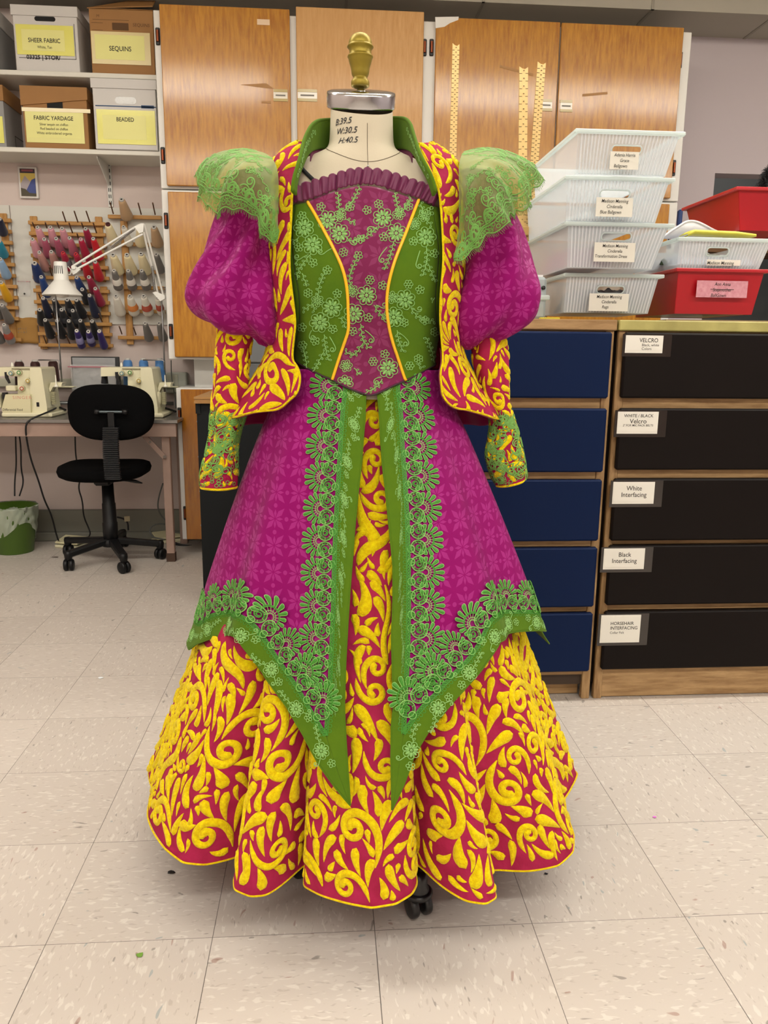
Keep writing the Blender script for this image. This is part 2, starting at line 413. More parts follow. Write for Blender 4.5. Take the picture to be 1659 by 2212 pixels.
for k, (cxp, cyp, wd) in enumerate(((606, 206, 30), (664, 206, 42), (1180, 227, 26), (1223, 229, 27))):
    s_ = stuck('taped_label', cxp, cyp, wd, 25, M('label_paper', 'd8d2c2', .35, coat=.6), ds[k], yd)
    stuck('tape_strip', cxp, cyp-10, wd, 5, M('yellow_tape', 'a8924a', .3, coat=.5), s_, yd-.0016)
    stuck('tape_strip', cxp, cyp+10, wd, 5, MATS['yellow_tape'], s_, yd-.0016)
    stuck('writing_line', cxp, cyp, wd*.7, 2.2, M('faded_ink', '77726a', .6), s_, yd-.0016)
stuck('tape_remnant', 569, 48, 27, 11, M('pale_tape', 'd9bfa0', .3), ds[0], yd)
stuck('tape_remnant', 575, 221, 20, 4, M('brown_mark', '9a6a22', .4), ds[0], yd)
p = [PX(*q, Y=yd) for q in ((520, 183), (575, 180), (592, 192), (570, 190))]
MB().prism([(q[0], q[2]) for q in p][::-1], yd, yd-.001).build('tape_remnant', MATS['brown_mark'], ds[0])
p = [PX(*q, Y=yd) for q in ((940, 37), (991, 36), (990, 43), (972, 50), (960, 58), (941, 61))]
MB().prism([(q[0], q[2]) for q in p][::-1], yd, yd-.001).build('chipped_corner', white, ds[2])
for a, b2 in (((1080, 143), (1152, 162)), ((1258, 206), (1312, 201))):
    p, q = PX(*a, Y=yd), PX(*b2, Y=yd); MB().beam(p, q, .002, .011).build('scratch', MATS['brown_mark'], ds[2 if a[0] < 1200 else 3])
# lower row of the tall block
zl1 = zmid-.004
low, _ = cabinet('white cabinet with orange wooden doors hung below the upper one, left of the dress', zbot, zl1, cx0, cx1,
    [(d1[0]+.002, d1[1], zbot+.012, zl1-.012), (d2[0], d2[1], zbot+.012, zl1-.012), (d3[0], d3[1], zbot+.012, zl1-.012), (d4[0], d4[1], zbot+.012, zl1-.012)], [maple]*4, None,
    hinges=[(359, 477), (369.5, 716), (1446, 520)])
zb0 = PX(402, 1165, Y=CY)[2]; zb1 = PX(385, 838, Y=CY)[2]
bl, _ = cabinet('low white base cabinet with an orange door behind the black cabinet', zb0, zb1, cx0+.029, cx1,
    [(d1[0]+.023, d1[1], zb0+.004, zb1-.006), (d2[0], d2[1], zb0+.004, zb1-.006)], [maple2]*2, None, hinges=[(388, 896), (400.5, 1108)])
MB().box((cx0+.22, CY+.05, 0), (cx1-.1, WALL_Y-.05, zb0)).build('plinth', M('plinth_white', 'b9b4a8', .6), bl)
bp = thing('splash_panel', (cx0+.4, 3.0, zb1), 'white panel in the gap between the upper and base cabinets', 'panel')
MB().box((cx0+.10, 2.95, zb1), (cx1, 2.99, zbot+.0)).build('board', white, bp)
# ------------------------------------------------------------------ shelves and archive boxes, upper left
greyw = M('shelf_white', 'd6d4ca', .5, var=(5, .05)); stl = M('bracket_white', 'd2d2cc', .4)
SY = PX(100, 330, Z=PX(200, 357, Y=WALL_Y)[2])[1]
def shelf(label, z, th_):
    s = thing('wall_shelf', (-1.3, (SY+WALL_Y)/2, z-th_), label, 'shelf')
    MB().box((XL+.02, SY, z-th_), (cx0-.004, WALL_Y-.002, z), bev=.002).build('board', greyw, s)
    return s
zs2 = PX(200, 357, Y=WALL_Y)[2]; sh2 = shelf('lower white wall shelf carrying labelled boxes, above the framed picture', zs2+.022, .022)
zs1 = PX(100, 164, Y=SY)[2]; sh1 = shelf('upper white wall shelf carrying labelled archive boxes', zs1+.022, .022)
bkx = PX(238, 420, Y=WALL_Y-.01)[0]
for s_, z in ((sh2, zs2), (sh1, zs1)):
    b = MB(); b.prism([(SY+.03, z), (SY+.03, z-.012), (WALL_Y-.05, z-.10), (WALL_Y-.02, z-.10), (WALL_Y-.02, z)], bkx-.002, bkx+.002, 'X'); b.build('bracket', stl, s_)
    dk_ = MB()
    for k in range(4): dk_.cyl((bkx-.003, SY+.05+k*.07, z-.018-k*.02), (bkx-.0025, SY+.05+k*.07, z-.018-k*.02), .004, n=8)
    dk_.build('bracket_holes', black, s_)
z0s = PX(240, 448, Y=WALL_Y)[2]
std = thing('shelf_standard', (bkx, WALL_Y-.006, z0s), 'slotted white metal upright screwed to the wall under the shelves', 'bracket rail')
MB().box((bkx-.011, WALL_Y-.014, z0s), (bkx+.011, WALL_Y-.0005, 2.70)).build('rail', stl, std)
b = MB(); z = z0s+.012
while z < 2.65: b.box((bkx-.0065, WALL_Y-.0155, z), (bkx-.0025, WALL_Y-.0138, z+.018)).box((bkx+.0025, WALL_Y-.0155, z), (bkx+.0065, WALL_Y-.0138, z+.018)); z += .0315
b.build('slots', black, std)
wcard = M('white_cardboard', 'c9c7c4', .65, bump=(30, .1, .002)); bcard = M('brown_cardboard', '9a6f3e', .7, bump=(30, .1, .002), var=(6, .08)); gcard = M('grey_cardboard', '8f8f8e', .7)
ylab = M('yellow_label_paper', 'd9d65c', .35, coat=.8, bump=(22, .35, .003)); ylab2 = M('pale_yellow_paper', 'dedc8a', .5, coat=.3); tapec = M('cloudy_tape', 'd8c993', .25, coat=.8, bump=(30, .3, .002))
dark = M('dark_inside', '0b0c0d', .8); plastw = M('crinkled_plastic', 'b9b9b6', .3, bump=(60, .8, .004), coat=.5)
def archive(label, a, b2, yf, mat_, lidh, lidm, hole, holem, paper, lines, back=.36, group=None, slant=0., extra=None, sizes=(.03, .016), side_dark=None, lid_over=.006, base_z=None):
    """cardboard box from the photo corners of its front; lid on top"""
    p, q = PX(*a, Y=yf), PX(*b2, Y=yf); z0 = base_z if base_z is not None else q[2]; z1 = p[2]
    o = thing('archive_box', ((p[0]+q[0])/2, yf+back/2, z0), label, 'box', group)
    MB().box((p[0], yf, z0), (q[0], min(yf+back, WALL_Y-.02), z1-.003), bev=.002).build('body', mat_, o)
    x0, x1 = p[0]-lid_over, q[0]+lid_over; yb = min(yf+back+lid_over, WALL_Y-.012)
    m_ = MB()
    poly = [(x0, z1-lidh-slant), (x1, z1-lidh+slant*.2), (x1, z1), (x0, z1)]
    m_.prism(poly, yf-lid_over, yb, 'Y'); m_.build('lid', lidm, o)
    if hole:
        h0, h1 = PX(*hole[0], Y=yf), PX(*hole[1], Y=yf); cx, cz = (h0[0]+h1[0])/2, (h0[2]+h1[2])/2; w2, h2 = (h1[0]-h0[0])/2, (h0[2]-h1[2])/2
        r = h2 if hole[2] else .002
        pts = [(cx+sx*(w2-r)+r*math.cos(t), cz+sz*(h2-r)+r*math.sin(t)) for sx, sz, t0 in ((1, 1, 0), (-1, 1, PI/2), (-1, -1, PI), (1, -1, 1.5*PI)) for t in np.linspace(t0, t0+PI/2, 6)]
        MB().prism(pts, yf-.0012, yf+.0005).build('hand_hole', holem, o)
    if paper:
        c, d = PX(*paper[0], Y=yf), PX(*paper[1], Y=yf)
        n = MB().box((c[0], yf-.003, d[2]), (d[0], yf-.0015, c[2])).build('label_sheet', paper[2], o)
        i0 = .16 if len(paper) < 4 else paper[3]; W_, H_ = d[0]-c[0], c[2]-d[2]
        MB().box((c[0]+W_*i0*.6, yf-.0036, d[2]+H_*.14), (d[0]-W_*i0, yf-.003, c[2]-H_*i0)).build('inner_card', ylab2, n)
        xm = (c[0]+d[0])/2-.004; z = c[2]-H_*lines[0]
        for i, l in enumerate(lines[1]):
            s_ = sizes[0] if i == 0 else sizes[1]
            text('lettering', [l], s_, print_l, (xm, yf-.0042, z), n, bold=.012 if i == 0 else .004, wid=.88); z -= s_*(1.25 if i == 0 else 1.2)
    return o
print_l = M('print_black', '26241f', .7)
ys1 = SY+.02
zb1_ = zs1+.0225; zb2_ = zs2+.0225
bx1_ = archive('white archive box labelled SHEER FABRIC, left of the sequins box', (25, 10), (172, 139), ys1, wcard, .044, wcard, ((74, 35), (120, 47), True), dark, ((33, 52), (162, 122), ylab), (.42, ['SHEER FABRIC', 'White, Tan']), sizes=(.027, .017), base_z=zb1_)
c, d = PX(41, 118, Y=ys1-.0005), PX(165, 129, Y=ys1-.0005)
MB().box((c[0], ys1-.0012, d[2]), (d[0], ys1+.0002, d[2]+.002)).box((d[0]-.002, ys1-.0012, d[2]), (d[0], ys1+.0002, PX(160, 52, Y=ys1)[2])).build('printed_border', print_l, bx1_)
text('lettering', ['03325 | STOR/'], .026, print_l, ((c[0]+d[0])/2-.02, ys1-.0013, c[2]+.004), bx1_, bold=.03)
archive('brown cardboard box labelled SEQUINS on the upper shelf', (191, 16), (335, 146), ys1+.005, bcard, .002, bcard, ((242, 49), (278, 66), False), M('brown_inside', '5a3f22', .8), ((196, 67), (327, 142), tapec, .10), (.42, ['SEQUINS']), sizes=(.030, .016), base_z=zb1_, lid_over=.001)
sq = [o for o in col.objects if o.name.startswith('archive_box')][-1]
p = PX(191, 18, Y=ys1+.004); q = PX(330, 16, Y=ys1+.004)
MB().add([(p[0]-.006, ys1, p[2]), (q[0], ys1, q[2]+.003), (q[0], ys1+.14, q[2]+.10), (p[0]+.10, ys1+.14, p[2]+.07), ], [(0, 1, 2, 3)], False).build('open_flap', bcard, sq, solid=.004)
text('handwriting', ['SEQUINS'], .020, M('pencil_brown', '5f4426', .8), (PX(304, 49, Y=ys1)[0], ys1+.0045, PX(304, 49, Y=ys1)[2]), sq, shear=.1)
text('handwriting', ['M'], .018, M('pencil_brown', '5f4426', .8), (PX(210, 29, Y=ys1)[0], ys1+.0045, PX(210, 29, Y=ys1)[2]), sq, shear=.1)
for x0_, x1_, y_ in ((200, 278, 41), (197, 222, 48), (199, 222, 64)): 
    a, b_ = PX(x0_, y_, Y=ys1+.0045), PX(x1_, y_, Y=ys1+.0045); MB().box((a[0], ys1+.0040, a[2]-.0012), (b_[0], ys1+.0048, a[2])).build('pencil_line', MATS['pencil_brown'], sq)
fy = archive('brown cardboard box labelled FABRIC YARDAGE on the lower shelf', (45, 185), (193, 317), ys1, bcard, .060, bcard, ((101, 219), (136, 235), False), dark, ((53, 233), (184, 311), M('pale_yellow_sheet', 'dcd98a', .5, coat=.3), .05), (.20, ['FABRIC YARDAGE', 'Silver sequin on chiffon', 'Red beaded on chiffon', 'White embroidered organza']), sizes=(.0265, .0165), slant=.028, base_z=zb2_)
a, b_ = PX(47, 232, Y=ys1), PX(196, 249, Y=ys1); MB().box((a[0], ys1-.0045, b_[2]+.008), (b_[0], ys1-.0032, a[2])).build('masking_tape', tapec, fy)
bd = archive('white archive box labelled BEADED with crinkled plastic showing in its handle', (198, 169), (341, 316), ys1-.03, wcard, .042, wcard, ((248, 209), (295, 226), True), plastw, ((208, 236), (338, 314), ylab), (.20, ['BEADED']), sizes=(.026, .016), base_z=zb2_)
a, b_ = PX(206, 229, Y=ys1-.03), PX(337, 231, Y=ys1-.03); bl_ = M('blue_print', '2d4a6e', .6)
MB().box((a[0], ys1-.0312, b_[2]), (b_[0], ys1-.0298, a[2])).box((PX(305, 229, Y=ys1-.03)[0], ys1-.0312, a[2]-.004), (b_[0]-.01, ys1-.0298, a[2]+.010)).build('printed_border', bl_, bd)
for lab_, y0_, y1_, m_, zz_ in (('grey white box at the left edge of the upper shelf, partly out of frame', 10, 147, gcard, zb1_), ('taped grey box at the left edge of the lower shelf, partly out of frame', 180, 312, gcard, zb2_)):
    a = PX(-110, y0_, Y=ys1+.0); b_ = PX(14 if y0_ > 50 else -2, y1_, Y=ys1)
    o = thing('archive_box', ((a[0]+b_[0])/2, ys1+.17, zz_), lab_, 'box')
    MB().box((a[0], ys1-.0, zz_), (b_[0], ys1+.36, a[2]-.06), bev=.002).build('body', m_, o)
    MB().box((a[0]-.006, ys1-.006, a[2]-.07), (b_[0]+.005, ys1+.366, a[2])).build('lid', bcard if y0_ > 50 else wcard, o)
    if y0_ > 50:
        MB().box((b_[0]-.05, ys1-.003, zz_+.02), (b_[0]-.008, ys1-.0005, a[2]-.14)).build('label_sheet', ylab, o)
        zz = zz_
        MB().box((b_[0]+.0003, ys1+.12, zz+.03), (b_[0]+.0012, ys1+.33, zz+.033)).box((b_[0]+.0003, ys1+.12, zz+.08), (b_[0]+.0012, ys1+.33, zz+.083)).box((b_[0]+.0003, ys1+.12, zz+.03), (b_[0]+.0012, ys1+.123, zz+.083)).build('printed_border', print_l, o)

# ------------------------------------------------------------------ framed print
WY = WALL_Y-.001
a, b_ = PX(40, 361, Y=WY), PX(86, 430, Y=WY)
fr = thing('picture_frame', ((a[0]+b_[0])/2, WY, b_[2]), 'small framed print of a snowy mountain hanging on the pink wall', 'picture')
MB().box((a[0], WY-.016, b_[2]), (b_[0], WY, a[2]), bev=.002).build('frame', M('frame_white', 'cfccc8', .4), fr)
pt = MB().box((a[0]+.010, WY-.0172, b_[2]+.010), (b_[0]-.010, WY-.0160, a[2]-.010)).build('print', M('poster_sky', 'c9b258', .6), fr)
def onp(pts, c, nm, d=.0005):
    P_ = [(a[0]+.010+(b_[0]-a[0]-.02)*u, b_[2]+.010+(a[2]-b_[2]-.02)*v) for u, v in pts]
    MB().prism(P_, WY-.0172-d, WY-.0172).build(nm, M('ink_'+c, c, .6), pt)
onp([(0, .84), (1, .84), (1, 1), (0, 1)], '3a2c33', 'title_band'); onp([(.12, .90), (.88, .90), (.88, .97), (.12, .97)], '8f4a52', 'title_block', .001)
onp([(0, .45), (.32, .75), (.5, .62), (.7, .52), (1, .35), (1, 0), (0, 0)], 'a39a9c', 'mountain'); onp([(.35, .2), (.75, .6), (1, .66), (1, 0), (.3, 0)], '3c4a86', 'near_peak', .001)
onp([(0, .30), (.3, .26), (.55, .12), (1, .1), (1, 0), (0, 0)], '4a4434', 'meadow', .0015)

# ------------------------------------------------------------------ thread wall
pbd = M('pegboard_white', 'cfcfc8', .6, var=(3, .05))
a, b_ = PX(23, 444, Y=WY), PX(357, 702, Y=WY)
wp = thing('wall_board', ((a[0]+b_[0])/2, WY, b_[2]), 'large white board screwed to the wall behind the thread racks', 'board')
MB().box((a[0], WY-.008, b_[2]), (cx0-.01, WY, a[2])).build('board', pbd, wp)
wp2 = thing('wall_board', (a[0]-.5, WY, b_[2]+.05), 'second white board at the left edge, behind the colourful thread rack', 'board')
MB().box((a[0]-1.0, WY-.008, b_[2]+.09), (a[0]-.006, WY, a[2])).build('board', pbd, wp2)
def C(x, y, Y): return PX(x/4.1475, 420+y/4.1475, Y=Y)       # position in the enlarged crop
pine = wood('rack_pine', 'a4773f', 'c2955a', 'b3864c', rough=.5, coat=.1, sc=(1, 9, 9), mottled=.3)
pinev = wood('rack_pine_upright', 'a4773f', 'c2955a', 'b3864c', rough=.5, coat=.1, mottled=.3)
pegm = M('peg_brown', '5f3f26', .6)
RY = WY-.03
def rack(label, bars, stiles, pegs):
    q = C(bars[0][0], bars[0][2], RY); o = thing('thread_rack', (q[0], WY-.02, C(bars[-1][0], bars[-1][2], RY)[2]), label, 'thread rack')
    for x0, x1, y in bars:
        a, b_ = C(x0, y, RY-.012), C(x1, y+4, RY-.012); z = (a[2]+b_[2])/2; MB().box((a[0], RY-.012, z-.0095), (b_[0], RY+.008, z+.0095), bev=.002).build('bar', pine, o)
    for x0, y0, x1, y1 in stiles:
        a, b_ = C(x0, y0, RY+.012), C(x1, y1, RY+.012); x = (a[0]+b_[0])/2; MB().box((x-.018, RY+.008, b_[2]), (x+.018, RY+.021, a[2]), bev=.002).build('stile', pinev, o)
    for x0, y0, x1, y1 in pegs:
        MB().cyl(C(x1, y1, RY-.01), C(x0, y0, RY-.085), .0035, n=8).build('peg', pegm, o)
    return o
rack('upper middle wooden rack of pink, red and blue thread cones', [(250, 940, 255), (258, 945, 353), (268, 950, 452), (275, 955, 550), (285, 968, 650), (290, 975, 745)], [(312, 195, 330, 790), (885, 200, 915, 785)],
     [(560, 155, 590, 245), (665, 150, 698, 248), (772, 150, 805, 248), (618, 255, 650, 345), (730, 255, 755, 320), (835, 255, 865, 345), (290, 250, 312, 300), (405, 250, 420, 300), (510, 250, 530, 300), (440, 650, 468, 730), (690, 350, 705, 400)])
rack('lower middle wooden rack of dark and purple thread cones', [(297, 977, 862), (303, 980, 965), (313, 985, 1062), (328, 998, 1158), (338, 1002, 1250), (343, 1010, 1350)], [(342, 815, 405, 1385), (922, 825, 965, 1385)],
     [(345, 885, 360, 930), (465, 1068, 488, 1110), (780, 1070, 812, 1130), (885, 1070, 915, 1140), (388, 1262, 415, 1335), (493, 1262, 522, 1335), (592, 1262, 625, 1335)])
rack('right hand wooden thread rack of cream and grey cones beside the white cabinet', [(965, 1445, 200), (1085, 1450, 445), (1095, 1460, 690), (1105, 1470, 835), (1040, 1480, 1045), (1055, 1490, 1283)], [(1095, 235, 1180, 1345)],
     [(988, 75, 1015, 172), (1238, 78, 1265, 178), (1368, 75, 1390, 180), (1068, 1182, 1092, 1250), (1195, 1190, 1218, 1255)])
rack('wooden thread rack cut off by the left edge of the frame', [(-120, 95, 228), (-120, 98, 328), (-120, 108, 428), (-120, 118, 528), (-120, 128, 625), (-120, 135, 725), (-120, 150, 822), (-120, 155, 920), (-120, 160, 1012), (-120, 165, 1110), (-120, 190, 1300)], [(42, 170, 110, 1330)], [])
tcol = {'pale pink': 'd79aa6', 'dusty rose': 'a8506a', 'rose': 'c0647c', 'crimson': 'a11238', 'magenta': '96103c', 'red': 'c00d22', 'tan': 'b59673', 'cream': 'ddd0a8', 'white': 'dcd8cc', 'navy': '122c62', 'blue': '173a78', 'black': '0e0f14', 'charcoal': '1c1d22', 'purple': '2c1a66',
        'grey': '6f6c69', 'silver grey': '8c8b8b', 'teal': '1d8ba6', 'light blue': '8fb2d6', 'yellow': 'e2a90f', 'midnight': '141a38', 'beige pink': 'b9877f', 'brown': '3a1a16', 'sky blue': '4a7db8'}
def tmat(c): return M('thread_'+c.replace(' ', '_'), tcol[c], .6, sheen=.2, bump=(1, .5, .0015), scale=(260, 260, 260), spec=.3)
corem = M('cone_core', 'b9b7b2', .6); cored = M('cone_hole', '1a1718', .8)
def cone(c, top, bot, r0, r1, label, core='b9b7b2', band=None, stand=False, group=None):
    """thread cone: near, narrow end at 'top', wide end at 'bot' (world points)"""
    top, bot = np.array(top), np.array(bot); L = np.linalg.norm(top-bot); ax = (top-bot)/L
    o = thing('thread_cone', bot, label, 'thread cone', group)
    m_ = MB().lathe([(r1*.5, 0), (r1*.93, .0), (r1, L*.06), (r1*.97, L*.14), (r0*1.25, L*.86), (r0*1.0, L*.93), (r0*.6, L*.95)], bot, ax, 20); m_.build('thread', tmat(c), o)
    MB().lathe([(r0*.45, L*.90), (r0*.82, L*.93), (r0*.78, L*1.0), (r0*.40, L*1.005), (r0*.38, L*.90)], bot, ax, 16, cap=False).build('core', M('core_'+core, core, .5), o)
    MB().lathe([(0, L*.985), (r0*.40, L*.985)], bot, ax, 12, cap=False).build('core_hole', cored, o)
    if band:
        MB().lathe([(r1*1.0, L*.30), (r1*.95+.0008, L*.31), (r0*1.35+.0016, L*.62), (r0*1.3, L*.63)], bot, ax, 20, cap=False).build('band', M('band_'+band, band, .4, coat=.4), o)
    return o
cones = [  # colour, top x, y, bottom x, y, (crop px) , label place
 ('pale pink', 335, 292, 393, 450, 'first from the left in the top row of the middle rack'), ('pale pink', 450, 292, 492, 448, 'second from the left in the top row of the middle rack'), ('pale pink', 555, 302, 600, 455, 'third from the left in the top row of the middle rack'),
 ('magenta', 765, 305, 818, 455, 'alone at the right of the top row of the middle rack'),
 ('pale pink', 290, 398, 345, 545, 'leftmost of the second row of the middle rack'), ('dusty rose', 395, 398, 437, 545, 'left of two alike in the second row of the middle rack'), ('dusty rose', 502, 392, 552, 540, 'right of two alike in the second row of the middle rack'), ('rose', 622, 388, 668, 530, 'fourth in the second row of the middle rack'),
 ('crimson', 722, 397, 785, 580, 'beside the tall red cone in the second row'), ('red', 833, 392, 893, 570, 'at the right end of the second row of the middle rack'),
 ('beige pink', 352, 515, 412, 665, 'leftmost in the third row, above the blue cone'), ('beige pink', 458, 510, 505, 650, 'second in the third row, above the lamp shade'), ('crimson', 563, 522, 618, 660, 'with grey bands, left of two behind the lamp joint'), ('crimson', 678, 532, 725, 650, 'with grey bands, right of two behind the lamp joint'),
 ('red', 750, 590, 798, 735, 'under the lamp arm'), ('red', 852, 600, 893, 755, 'broad, right of the lamp arm'),
 ('navy', 308, 612, 358, 760, 'large, standing highest of the dark cones'), ('blue', 368, 735, 425, 900, 'left of the lamp shade'), ('blue', 685, 740, 738, 870, 'right of the lamp shade'), ('magenta', 795, 738, 845, 865, 'just above another magenta cone'), ('magenta', 853, 840, 905, 980, 'at the right edge under another magenta cone'),
 ('midnight', 385, 925, 445, 1085, 'first in the row under the lamp shade'), ('charcoal', 735, 848, 785, 960, 'with a silver top right of the shade'), ('midnight', 800, 900, 865, 1085, 'with a pale blue core'),
 ('charcoal', 483, 940, 535, 1075, 'shiny, under the left half of the shade'), ('charcoal', 600, 940, 642, 1065, 'shiny, under the right half of the shade'), ('black', 683, 942, 745, 1085, 'with a pale green core'),
 ('black', 355, 1030, 380, 1150, 'at the far left behind the serger thread rod'), ('charcoal', 550, 1030, 592, 1160, 'striped, left of two in the middle of the lower rack'), ('charcoal', 650, 1038, 705, 1165, 'striped, right of two in the middle of the lower rack'),
 ('black', 403, 1122, 460, 1268, 'first of the five in the lowest full row'), ('black', 510, 1127, 565, 1268, 'second of the five in the lowest full row'), ('black', 615, 1130, 655, 1275, 'third of the five in the lowest full row'), ('black', 718, 1127, 765, 1275, 'fourth of the five in the lowest full row'), ('black', 823, 1132, 872, 1275, 'last of the five in the lowest full row'),
 ('purple', 685, 1218, 733, 1360, 'left of the three at the bottom of the rack'), ('purple', 790, 1226, 825, 1340, 'middle one of the three at the bottom of the rack'), ('purple', 888, 1222, 935, 1365, 'right of the three at the bottom of the rack'),
 ('tan', 1087, 42, 1140, 205, 'on the top bar of the right rack'), ('cream', 965, 262, 1020, 430, 'with a dark red core, leftmost in its row'), ('white', 1105, 288, 1160, 445, 'small, behind the lamp arm'), ('cream', 1255, 300, 1265, 440, 'between the lamp arms'), ('tan', 1378, 290, 1415, 445, 'next to the cabinet in the second row of the right rack'),
 ('cream', 1010, 538, 1065, 695, 'left of three plump ones in the right rack'), ('cream', 1135, 538, 1185, 695, 'middle of three plump ones in the right rack'), ('cream', 1262, 528, 1310, 695, 'right of three plump ones in the right rack'), ('grey', 1400, 535, 1440, 685, 'with a tan top, by the cabinet'),
 ('grey', 1020, 680, 1062, 835, 'white topped with a paper tag, left of three'), ('grey', 1148, 680, 1188, 835, 'white topped, middle of three'), ('grey', 1268, 680, 1315, 835, 'white topped, right of three'),
 ('white', 1037, 908, 1082, 1065, 'plain, first of the four in the fifth row'), ('white', 1162, 908, 1205, 1060, 'with an orange label'), ('white', 1285, 908, 1332, 1062, 'with a red label'), ('white', 1410, 925, 1445, 1060, 'with a red label, behind the lamp bracket'),
 ('grey', 1298, 1152, 1338, 1292, 'left one of two on the lowest bar of the right rack'), ('grey', 1423, 1152, 1465, 1292, 'right one of two on the lowest bar of the right rack'),
 ('midnight', -5, 215, 28, 345, 'top cone of the rack at the left edge'), ('teal', -8, 415, 35, 545, 'above the light blue one at the left edge'), ('light blue', 0, 575, 62, 735, 'above the yellow one at the left edge'), ('yellow', 8, 785, 78, 940, 'bright, at the left edge of the frame'), ('grey', 15, 988, 88, 1135, 'under the yellow one at the left edge'), ('silver grey', 35, 1165, 98, 1315, 'with a red and white label, lowest at the left edge'), ('grey', -50, 960, 10, 1090, 'dark, half out of frame behind the grey one'), ('grey', -55, 1180, 10, 1310, 'dark, half out of frame beside the silver one')]
for i, (c, x0, y0, x1, y1, pl) in enumerate(cones):
    fat = 1.25 if c in ('cream', 'tan', 'navy') else 1.0
    if 885 < y0 < 915 and x0 > 1000: fat = 1.15
    core = {'purple': 'dcd9d4', 'crimson': 'c9a0a8'}.get(c, 'b9b7b2'); band = None
    if 'grey bands' in pl: band = '6c6a70'; core = 'c02a34'
    if 'striped' in pl or 'shiny' in pl: band = '3c3d42'
    if 'white topped' in pl: band = 'd9d5cc'; 
    if 'orange label' in pl: band = 'c87a3a'
    if 'red label' in pl or 'red and white' in pl: band = 'a84a38'
    if c == 'purple' and 'right of' not in pl: band = '8a86b0'
    if 'dark red core' in pl: core = '4a1018'
    cone(c, C(x0, y0, WY-.155), C(x1, y1, WY-.050), .0118*fat, .0252*fat*(.85 if c in ('purple', 'white') and fat == 1 else 1), c+' thread cone, '+pl, core, band)
# small bag, brown paper pinned on the wall
a, b_ = PX(36, 741, Y=WY), PX(82, 687, Y=WY)
pp = thing('paper_note', ((a[0]+b_[0])/2, WY, a[2]), 'creased brown paper with faint pencil writing pinned under the white board', 'paper')
rs = np.random.RandomState(3); G = np.array([[(a[0]+(b_[0]-a[0])*u+rs.uniform(-.001, .001), WY-.012-rs.uniform(0, .004), a[2]+(b_[2]-a[2])*v+rs.uniform(-.003, .003)) for u in np.linspace(0, 1, 9)] for v in np.linspace(0, 1, 9)])
sheet = MB().grid(G).build('sheet', M('kraft_paper', 'a67c3e', .8), pp, solid=.001)
text('pencil_writing', ['x+ ~ l', 'v ~ x l'], .018, M('faded_ink', '77726a', .6), (a[0]+.04, WY-.018, a[2]+.085), sheet, shear=.2)
a, b_ = PX(44, 640, Y=WY), PX(66, 608, Y=WY)
zb_ = thing('zip_bag', ((a[0]+b_[0])/2, WY-.01, a[2]), 'tiny clear bag of pins stuck on the white board', 'bag')
G = np.array([[(a[0]+(b_[0]-a[0])*u, WY-.011-rs.uniform(0, .006), a[2]+(b_[2]-a[2])*v) for u in np.linspace(0, 1, 7)] for v in np.linspace(0, 1, 7)])
bagm = M('thin_clear_plastic', 'e6e6e6', .15, alpha=.35, coat=.6, bump=(50, .8, .004))
MB().grid(G).build('pouch', bagm, zb_); MB().box((a[0]-.003, WY-.014, b_[2]-.003), (b_[0]+.003, WY-.012, b_[2])).build('zip_strip', M('pink_strip', 'b8707c', .5), zb_)
MB().lathe([(0, -.006), (.006, 0), (0, .006)], ((a[0]+b_[0])/2, WY-.02, a[2]+.012), n=12).build('pin', black, zb_)

# ------------------------------------------------------------------ articulated lamp
lampw = M('lamp_white', 'd8d8d2', .35, coat=.3)
lp = thing('desk_lamp', C(1450, 930, 2.86), 'white articulated lamp with a conical shade in front of the thread racks', 'lamp')
yl = 2.60
s0 = C(560, 905, yl); s1 = C(548, 770, yl); s2 = C(538, 605, yl)
LS = np.linalg.norm(s2-s0); ax = (s2-s0)/LS; w0 = np.linalg.norm(C(735, 905, yl)-C(385, 905, yl))/2; k1 = np.linalg.norm(s1-s0)
MB().lathe([(w0*.97, -.001), (w0, .0), (w0*.99, .004), (w0*.38, k1*.97), (w0*.37, k1), (w0*.31, LS*.97), (w0*.29, LS), (0, LS)], s0, ax, 40, cap=False).build('shade', lampw, lp, solid=.0015)
b = MB()
for k in range(-2, 3):
    a = s1+(s2-s1)*.34+np.array([k*.0085, -w0*.35+abs(k)*.001, 0]); b.beam(a, a+ax*.035, .0035, .002)
b.build('vent_slots', black, lp)
sock = MB().lathe([(0, .0), (.02, .0), (.03, -.05), (.025, -.075), (0, -.08)], s1, ax, 20, cap=False).build('bulb', M('bulb_glass', 'e8e6de', .3), lp)
J0, J1, J2 = C(665, 655, yl+.03), C(1280, 270, 2.66), C(1440, 925, 2.80)
for off in (0., 1.):
    a = C(650+30*off, 645+28*off, yl+.03); b_ = C(1225+55*off, 285+70*off, 2.66); MB().cyl(a, b_, .0052, n=10).build('arm', lampw, lp)
    a = C(1282-6*off+10, 265+70*off, 2.66); b_ = C(1465-50*off, 915-25*off, 2.80); MB().cyl(a, b_, .0052, n=10).build('arm', lampw, lp)
MB().prism([tuple(C(x, y, 2.66)[[0, 2]]) for x, y in ((1205, 290), (1270, 258), (1292, 265), (1285, 340), (1250, 350))], 2.652, 2.668).build('joint_plate', lampw, lp)
MB().prism([tuple(C(x, y, yl+.03)[[0, 2]]) for x, y in ((645, 640), (690, 650), (725, 672), (690, 705), (660, 720), (640, 690))], yl+.022, yl+.038).build('joint_plate', lampw, lp)
MB().prism([tuple(C(x, y, 2.80)[[0, 2]]) for x, y in ((1370, 880), (1400, 870), (1480, 905), (1480, 935), (1440, 958), (1410, 925))], 2.79, 2.81).build('wall_bracket', lampw, lp)
